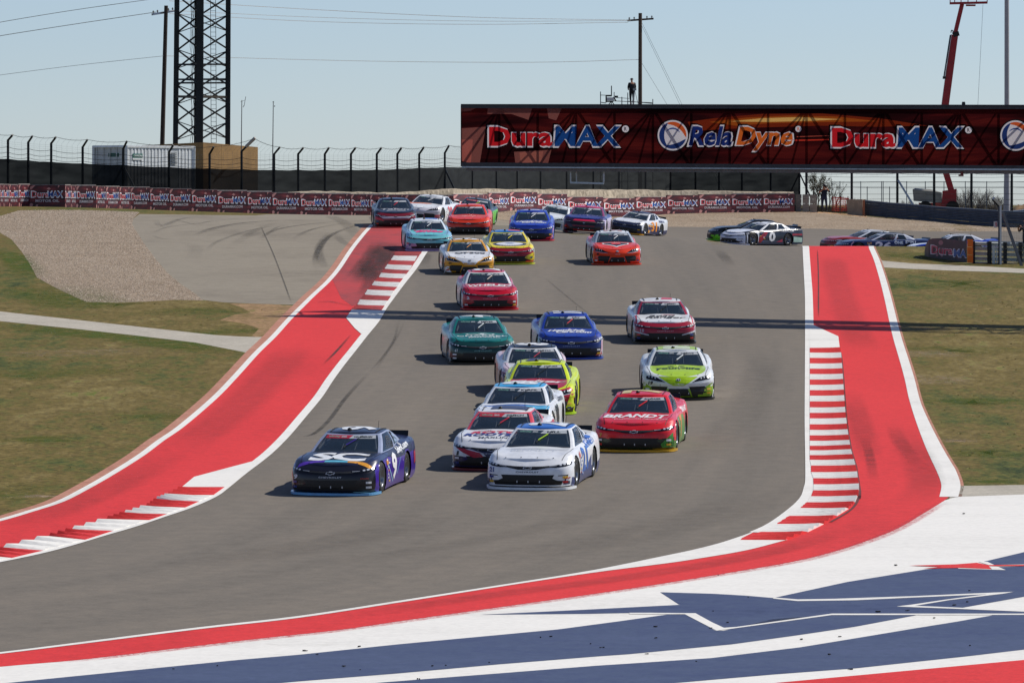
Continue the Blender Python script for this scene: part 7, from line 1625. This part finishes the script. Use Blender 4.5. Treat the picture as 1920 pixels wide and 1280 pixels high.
for k in range(10): mb.tube(W(1560 + k * 3.1, 396 + random.uniform(-1, 1), 360) - g, W(1561 + k * 3 , 369 + random.uniform(-1, 2), 360) - g, .012, n=3)
for k in range(8): mb.path([W(1560, 370 + k * 3.4, 360) - g, W(1572, 371 + k * 3.4 + random.uniform(-1, 1), 360) - g, W(1590, 371.5 + k * 3.3, 360) - g], .014, n=3)
mb.build('netting', [matte('c83c30', .7)], t); mb = MB(); mb.bar(W(1562, 370, 359.9) - g, W(1592, 373, 359.9) - g, .07); mb.build('top_band', [matte('c02c30', .7)], t)
mb = MB()
for px in (1562, 1576, 1590): mb.tube(gpos(px, 360, -.1) - g, W(px, 368, 360) - g, .03, n=5)
mb.build('stake', [matte('6a4a3a', .8)], t)

# near right: guard rail with orange pad and banner cushion
def RR(px, py, d=221.5): return W(px, py, d)
root = empty('steel_barrier', (0, 0, 0), 'bright steel guardrail of five beams on dark posts behind the right bank', 'guardrail')
for px0, px1 in ((1828.5, 1852), (1857, 1882), (1887.5, 1911), (1911, 1945)):
    for k in range(5):
        f = (px0 - 1828) / 92; f2 = (px1 - 1828) / 92
        y0 = 456.5 + k * 9.4 + f * 3.0; y1 = 456.5 + k * 9.4 + f2 * 3.0; a, b_ = RR(px0 - 2, y0), RR(px1 + 2, y1); mb = MB(); nrm = Vector((0, -1, 0)); wbeam(mb, a, b_, 7.2 / F * 221.5, .06, nrm); mb.build('rail', [M_RAILS], root)
for px, w in ((1825.5, .10), (1855, .16), (1884.5, .14), (1913, .14)):
    x, y = gd(px, 221.45); z0 = G(x, y) - .1; top_ = RR(px, 452 + (px - 1828) * .03).z; mb = MB(); mb.box((x, y - .03, (z0 + top_) / 2), (w, .14, top_ - z0)); mb.build('rail_post', [M_POST], root)
mb = MB(); mb.bar(RR(1854, 453.5, 222.2), RR(1945, 456, 222.2), .10); mb.build('top_beam', [matte('c4c4c0', .6)], root)
x, y = gd(1863, 221.2); mb = MB(); mb.box((x, y, G(x, y) + .34), (.11, .06, .68)); mb.box((x + .12, y, G(x, y) + .3), (.04, .05, .55)); mb.build('bracket_plate', [M_RAILS], root)
def blockbox(name, label, cat, pxa, pxb, ya, yb, da, db, mat, parts=1, th=.35):
    g = Vector((*gd((pxa + pxb) / 2, (da + db) / 2), 0)); g.z = G(g.x, g.y); t = empty(name, tuple(g), label, cat)
    for k in range(parts):
        f0, f1 = k / parts, (k + 1) / parts; P = []
        for f in (f1, f0):
            e = .0015 if f == f1 else -.0015
            P += [W(pxa, ya[0] + (ya[1] - ya[0]) * (f - e * 4), da) - g, W(pxb, yb[0] + (yb[1] - yb[0]) * (f - e * 4), db) - g, W(pxb, yb[0] + (yb[1] - yb[0]) * (f - e * 4), db + th) - g, W(pxa, ya[0] + (ya[1] - ya[0]) * (f - e * 4), da + th) - g]
        mb = MB(); mb.hexa([tuple(p) for p in P]); mb.build('pad_segment' if parts > 1 else 'pad', [mat], t)
    return t
blockbox('orange_pad', 'tall orange crash pad strapped to the end of the steel guardrail', 'crash pad', 1813.5, 1824.5, (448, 492.5), (448.5, 493), 221, 221, matte('e06a12', .6, nscale=6, namt=.15), 3, .25)
# banner cushion
pts = [(1735, 489 - 8), (1733.5, 476), (1736, 462), (1740, 453), (1746, 448), (1760, 446.5), (1813, 452), (1813, 489), (1775, 484), (1752, 480)]
g = Vector((*gd(1775, 226), 0)); g.z = G(g.x, g.y); t = empty('banner_cushion', tuple(g), 'dark curved crash cushion with a large oil logo on the grass crest', 'crash pad')
def cd(px): return float(np.interp(px, [1733, 1742, 1813], [227.5, 226.2, 222.2]))
up = [(1733.5, 470), (1736, 458), (1741, 450), (1748, 447), (1762, 446.5), (1780, 448.5), (1797, 450.3), (1813, 452)]
lo_ = [(1733.5, 484), (1736, 484.5), (1741, 485), (1748, 485), (1762, 486.5), (1780, 488.5), (1797, 490.3), (1813, 492)]
V = []; Fc = []
for (a, b_) in zip(up, lo_):
    V += [W(a[0], a[1], cd(a[0])) - g, W(b_[0], b_[1], cd(a[0])) - g, W(a[0], a[1], cd(a[0]) + .5) - g, W(b_[0], b_[1], cd(a[0]) + .5) - g]
for i in range(len(up) - 1): k = 4 * i; Fc += [(k, k + 1, k + 5, k + 4), (k + 2, k + 6, k + 7, k + 3), (k, k + 4, k + 6, k + 2)]
Fc += [(0, 2, 3, 1), (28, 29, 31, 30)]
mesh_obj('cushion_body', V, Fc, print_mat('cushion_print', 1, [(.3, '141218'), (.5, '1e161e'), (.6, '2c1a22'), (.72, '4a2a34')]), t, False)
def cmap(px, py, o): return W(px, py, cd(px) - o) - g
for word, x0, x1, y0, y1, col in (('Dura', 1746, 1786, 460, 475.5, 'b02840'), ('MAX', 1788.5, 1824, 464.5, 478.5, '1f5c9c')):
    for gr2, c2, bo, o_ in ((1.3, 'ded8dc', .09, .012), (0, col, .03, .022)):
        V, Fc = text_fit(word, (x0 + x1) / 2, -(y0 + y1) / 2, x1 - x0, y1 - y0, bold=bo, grow=gr2)
        V = np.array([(v[0], -v[1] + (v[0] - 1745) * .06) for v in V]); keep = [f for f in Fc if all(V[i][0] < 1812.8 for i in f)]
        mesh_obj('lettering', [cmap(v[0], v[1], o_) for v in V], keep, matte(c2, .5), t)
mb = MB()
for c0, r0 in (((1764, 455), 4.5), ((1757, 478), 2.6), ((1766, 479.5), 2.2)): mb.add([cmap(c0[0] + r0 * math.cos(a / 8 * 6.28), c0[1] + r0 * math.sin(a / 8 * 6.28), .010) for a in range(8)], [tuple(range(8))])
mb.build('print_spots', [matte('9a6c70', .6)], t)['kind'] = 'stuff'

# cranked white post with brace and mesh
t = empty('cranked_post', tuple(gpos(1876, 220.6)), 'pale steel cranked fence post standing in front of the right guardrail', 'fence post'); g = gpos(1876, 220.6)
mb = MB(); b0 = W(1876, 385, 220.6) - g; mb.box((b0 - Vector((0, 0, 0))) / 2 + Vector((.0, 0, 0)), (.075, .10, b0.z)); tip = W(1863, 371.5, 220.4) - g; mb.bar(b0, tip, .10); mb.build('post_shaft', [matte('b8bcc2', .4, .4)], t)
mb = MB(); mb.box(b0 / 2 - Vector((.06, -.03, 0)), (.05, .12, b0.z)); mb.bar(b0 - Vector((.07, -.04, .02)), tip - Vector((.03, -.04, .05)), .07); mb.build('post_web', [matte('2c3442', .5, .4)], t)
mb = MB(); mb.bar(W(1880, 398, 220.9) - g, W(1917, 503, 219.5) - g, .10); mb.build('brace', [matte('55585a', .5, .5)], t)
mb = MB()
for k in range(10): mb.tube(W(1878, 388 + k * 11, 220.7) - g, W(1960, 395 + k * 11.5, 220.9) - g, .004, n=3)
for k in range(26): px = 1881 + k * 3.1; mb.tube(W(px, 390, 220.75) - g, W(px, 497, 220.75) - g, .0025, n=3)
mb.build('wire_mesh', [M_WIRE], t)['kind'] = 'stuff'
g = gpos(1866.5, 221.2); t = empty('small_sign', tuple(W(1866.5, 421, 221)), 'small white marker plate on the cranked post', 'sign'); mb = MB(); mb.box((0, 0, 0), (.14, .02, .24)); mb.build('sign_face', [matte('c8c0c4', .6)], t)
mb = MB(); mb.box((.02, -.013, .03), (.05, .004, .10)); mb.box((.03, -.013, -.05), (.04, .004, .05)); mb.build('mark', [matte('b05060', .6)], t)

# far kerb paint strip on the far road edge
o = sheet('white_line', [gd(1500, 266), gd(1530, 266), gd(1560, 281), gd(1552, 283)], .03, M_WHITE)

# parked dark car at the right edge beyond the rail
def parked(px, d, rot, col, label):
    g = gpos(px, d); t = empty('parked_car', tuple(g), label, 'car', rotz=rot); S = TYPES['camaro']
    add_part(S.body, 'body', t, [paint(col)] * 4 + [BLACK, paint(col)]); add_part(S.hood, 'hood', t, [paint(col)])
    for k, me in S.gh.items():
        nm = k.rstrip('2'); add_part(me, nm, t, [paint(col) if nm in ('roof', 'pillars') else GLASS])
    for k in ('headlight', 'headlight2', 'grille', 'underbody'): add_part(S.fp[k], k.rstrip('2'), t)
    for ay in S.ax:
        for s in (-1, 1): w_ = add_part(ME_TYRE, 'wheel', t, loc=(s * .815, ay, .335)); r_ = add_part(ME_RIM, 'rim', w_); r_.rotation_euler = (0, 0, math.pi if s < 0 else 0)
parked(1945, 372, math.radians(-80), '1c2a34', 'dark blue car parked beyond the guardrail at the right edge')

# ------------------------------------------------------------------ bare shrubs and trees
M_BARK = matte('4c423a', .9); M_TWIG = matte('6c6258', .9); M_LEAFD = matte('3c4428', .9); M_SCRUB = matte('5c5238', .9)
def shrub(label, px, d, h, spread, seed, leafy=0., name='bare_shrub', stems=5, cat='shrub'):
    r = random.Random(seed); g = gpos(px, d, -.1); t = empty(name, tuple(g), label, cat, 'leafless shrubs beyond the fence')
    trunk = MB(); twig = MB(); leaf = MB()
    def grow(p, dr, L, rad, lev):
        q = p + dr * L; (trunk if lev < 2 else twig).tube(p, q, rad, n=4 if lev < 2 else 3, r2=rad * .6, cap=False)
        if lev >= 2 and leafy:
            for _ in range(int(leafy * 5)):
                c = p.lerp(q, r.random()) + Vector((r.uniform(-.1, .1), r.uniform(-.1, .1), r.uniform(-.1, .1))); s = r.uniform(.02, .05); u = Vector((r.uniform(-1, 1), r.uniform(-1, 1), r.uniform(-1, 1))).normalized() * s; w = u.orthogonal().normalized() * s
                leaf.add([c - u, c + w, c + u], [(0, 1, 2)])
        if lev < 4:
            for _ in range(r.choice((2, 3, 3)) if lev else 3):
                nd = (dr + Vector((r.uniform(-.6, .6), r.uniform(-.6, .6), r.uniform(-.1, .35)))).normalized(); grow(p.lerp(q, r.uniform(.5, 1)), nd, L * r.uniform(.5, .75), rad * .55, lev + 1)
    for _ in range(stems):
        dr = Vector((r.uniform(-spread, spread), r.uniform(-spread, spread), 1)).normalized(); grow(Vector((r.uniform(-.3, .3), r.uniform(-.3, .3), 0)), dr, h * .42, .03 if name == 'bare_shrub' else .07, 0)
    trunk.build('trunk', [M_BARK], t); twig.build('twigs', [M_TWIG], t)['kind'] = 'stuff'
    if leafy: leaf.build('foliage', [M_LEAFD], t)['kind'] = 'stuff'
    return t
shrub('half leafless tree with dark leaf clumps right of the black cloth', 1536, 372, 3.0, .5, 3, 1.2, 'small_tree', 4, 'tree')
shrub('thin bare tree leaning right behind the photographer', 1562, 374, 2.4, .45, 5, .4, 'small_tree', 2, 'tree')
for i, (px, h, lab) in enumerate(((1600, 1.3, 'low bare shrub above the concrete block'), (1622, 1.0, 'small bare shrub just right of the concrete block'), (1664, 1.1, 'low bare shrub between two dark fence posts'), (1800, 1.9, 'bare shrub touching the red turret of the lift'), (1875, 1.9, 'bare shrub directly in front of the pale mast'), (1893, 1.4, 'bare shrub at the foot of the pale mast'), (1640, 1.2, 'low bare shrub left of the dark fence post'), (1700, 1.3, 'bare shrub left of the red boom lift'), (1812, 2.5, 'tall bare shrub right of the red turret'), (1838, 2.7, 'tallest bare shrub between the lift and the pale mast'), (1862, 2.4, 'bare shrub just left of the pale mast'), (1826, 2.0, 'dense bare shrub behind the dark post right of the lift'), (1910, 1.2, 'low bare shrub right of the pale mast'), (1850, 1.6, 'small bare shrub behind the cranked post'))):
    shrub(lab, px, 385 + i * 1.5, h, .5, 20 + i, 0.0, stems=13)
# scrub strip
rr = random.Random(4); mb = MB()
for _ in range(9000):
    px = rr.uniform(1505, 2000); d = rr.uniform(372, 400); p = gpos(px, d); hh = rr.uniform(.1, .55) * (1.25 if px > 1790 else .8); w = rr.uniform(.02, .06)
    mb.add([(p.x - w, p.y, p.z), (p.x + w, p.y, p.z), (p.x + rr.uniform(-.25, .25), p.y + rr.uniform(-.1, .1), p.z + hh)], [(0, 1, 2)], rr.randrange(2))
tag(mb.build('dry_scrub', [M_SCRUB, M_TWIG]), 'band of dry brown scrub behind the right guardrail', kind='stuff')
# dirt mound right
V = []; Fc = []; n = 14
for i in range(n + 1):
    for k in range(5):
        px = 1885 + i * 6; d = 378 + k * 2; x, y = gd(px, d); f = math.sin(i / n * math.pi) ** .5 * math.sin(k / 4 * math.pi); V.append((x, y, G(x, y) - .1 + f * (1.35 + .1 * math.sin(i * 2.1))))
for i in range(n):
    for k in range(4): a = i * 5 + k; Fc.append((a, a + 5, a + 6, a + 1))
tag(mesh_obj('dirt_mound', V, Fc, M_DIRT, smooth=True), 'brown dirt mound at the far right behind the guardrail', kind='structure')
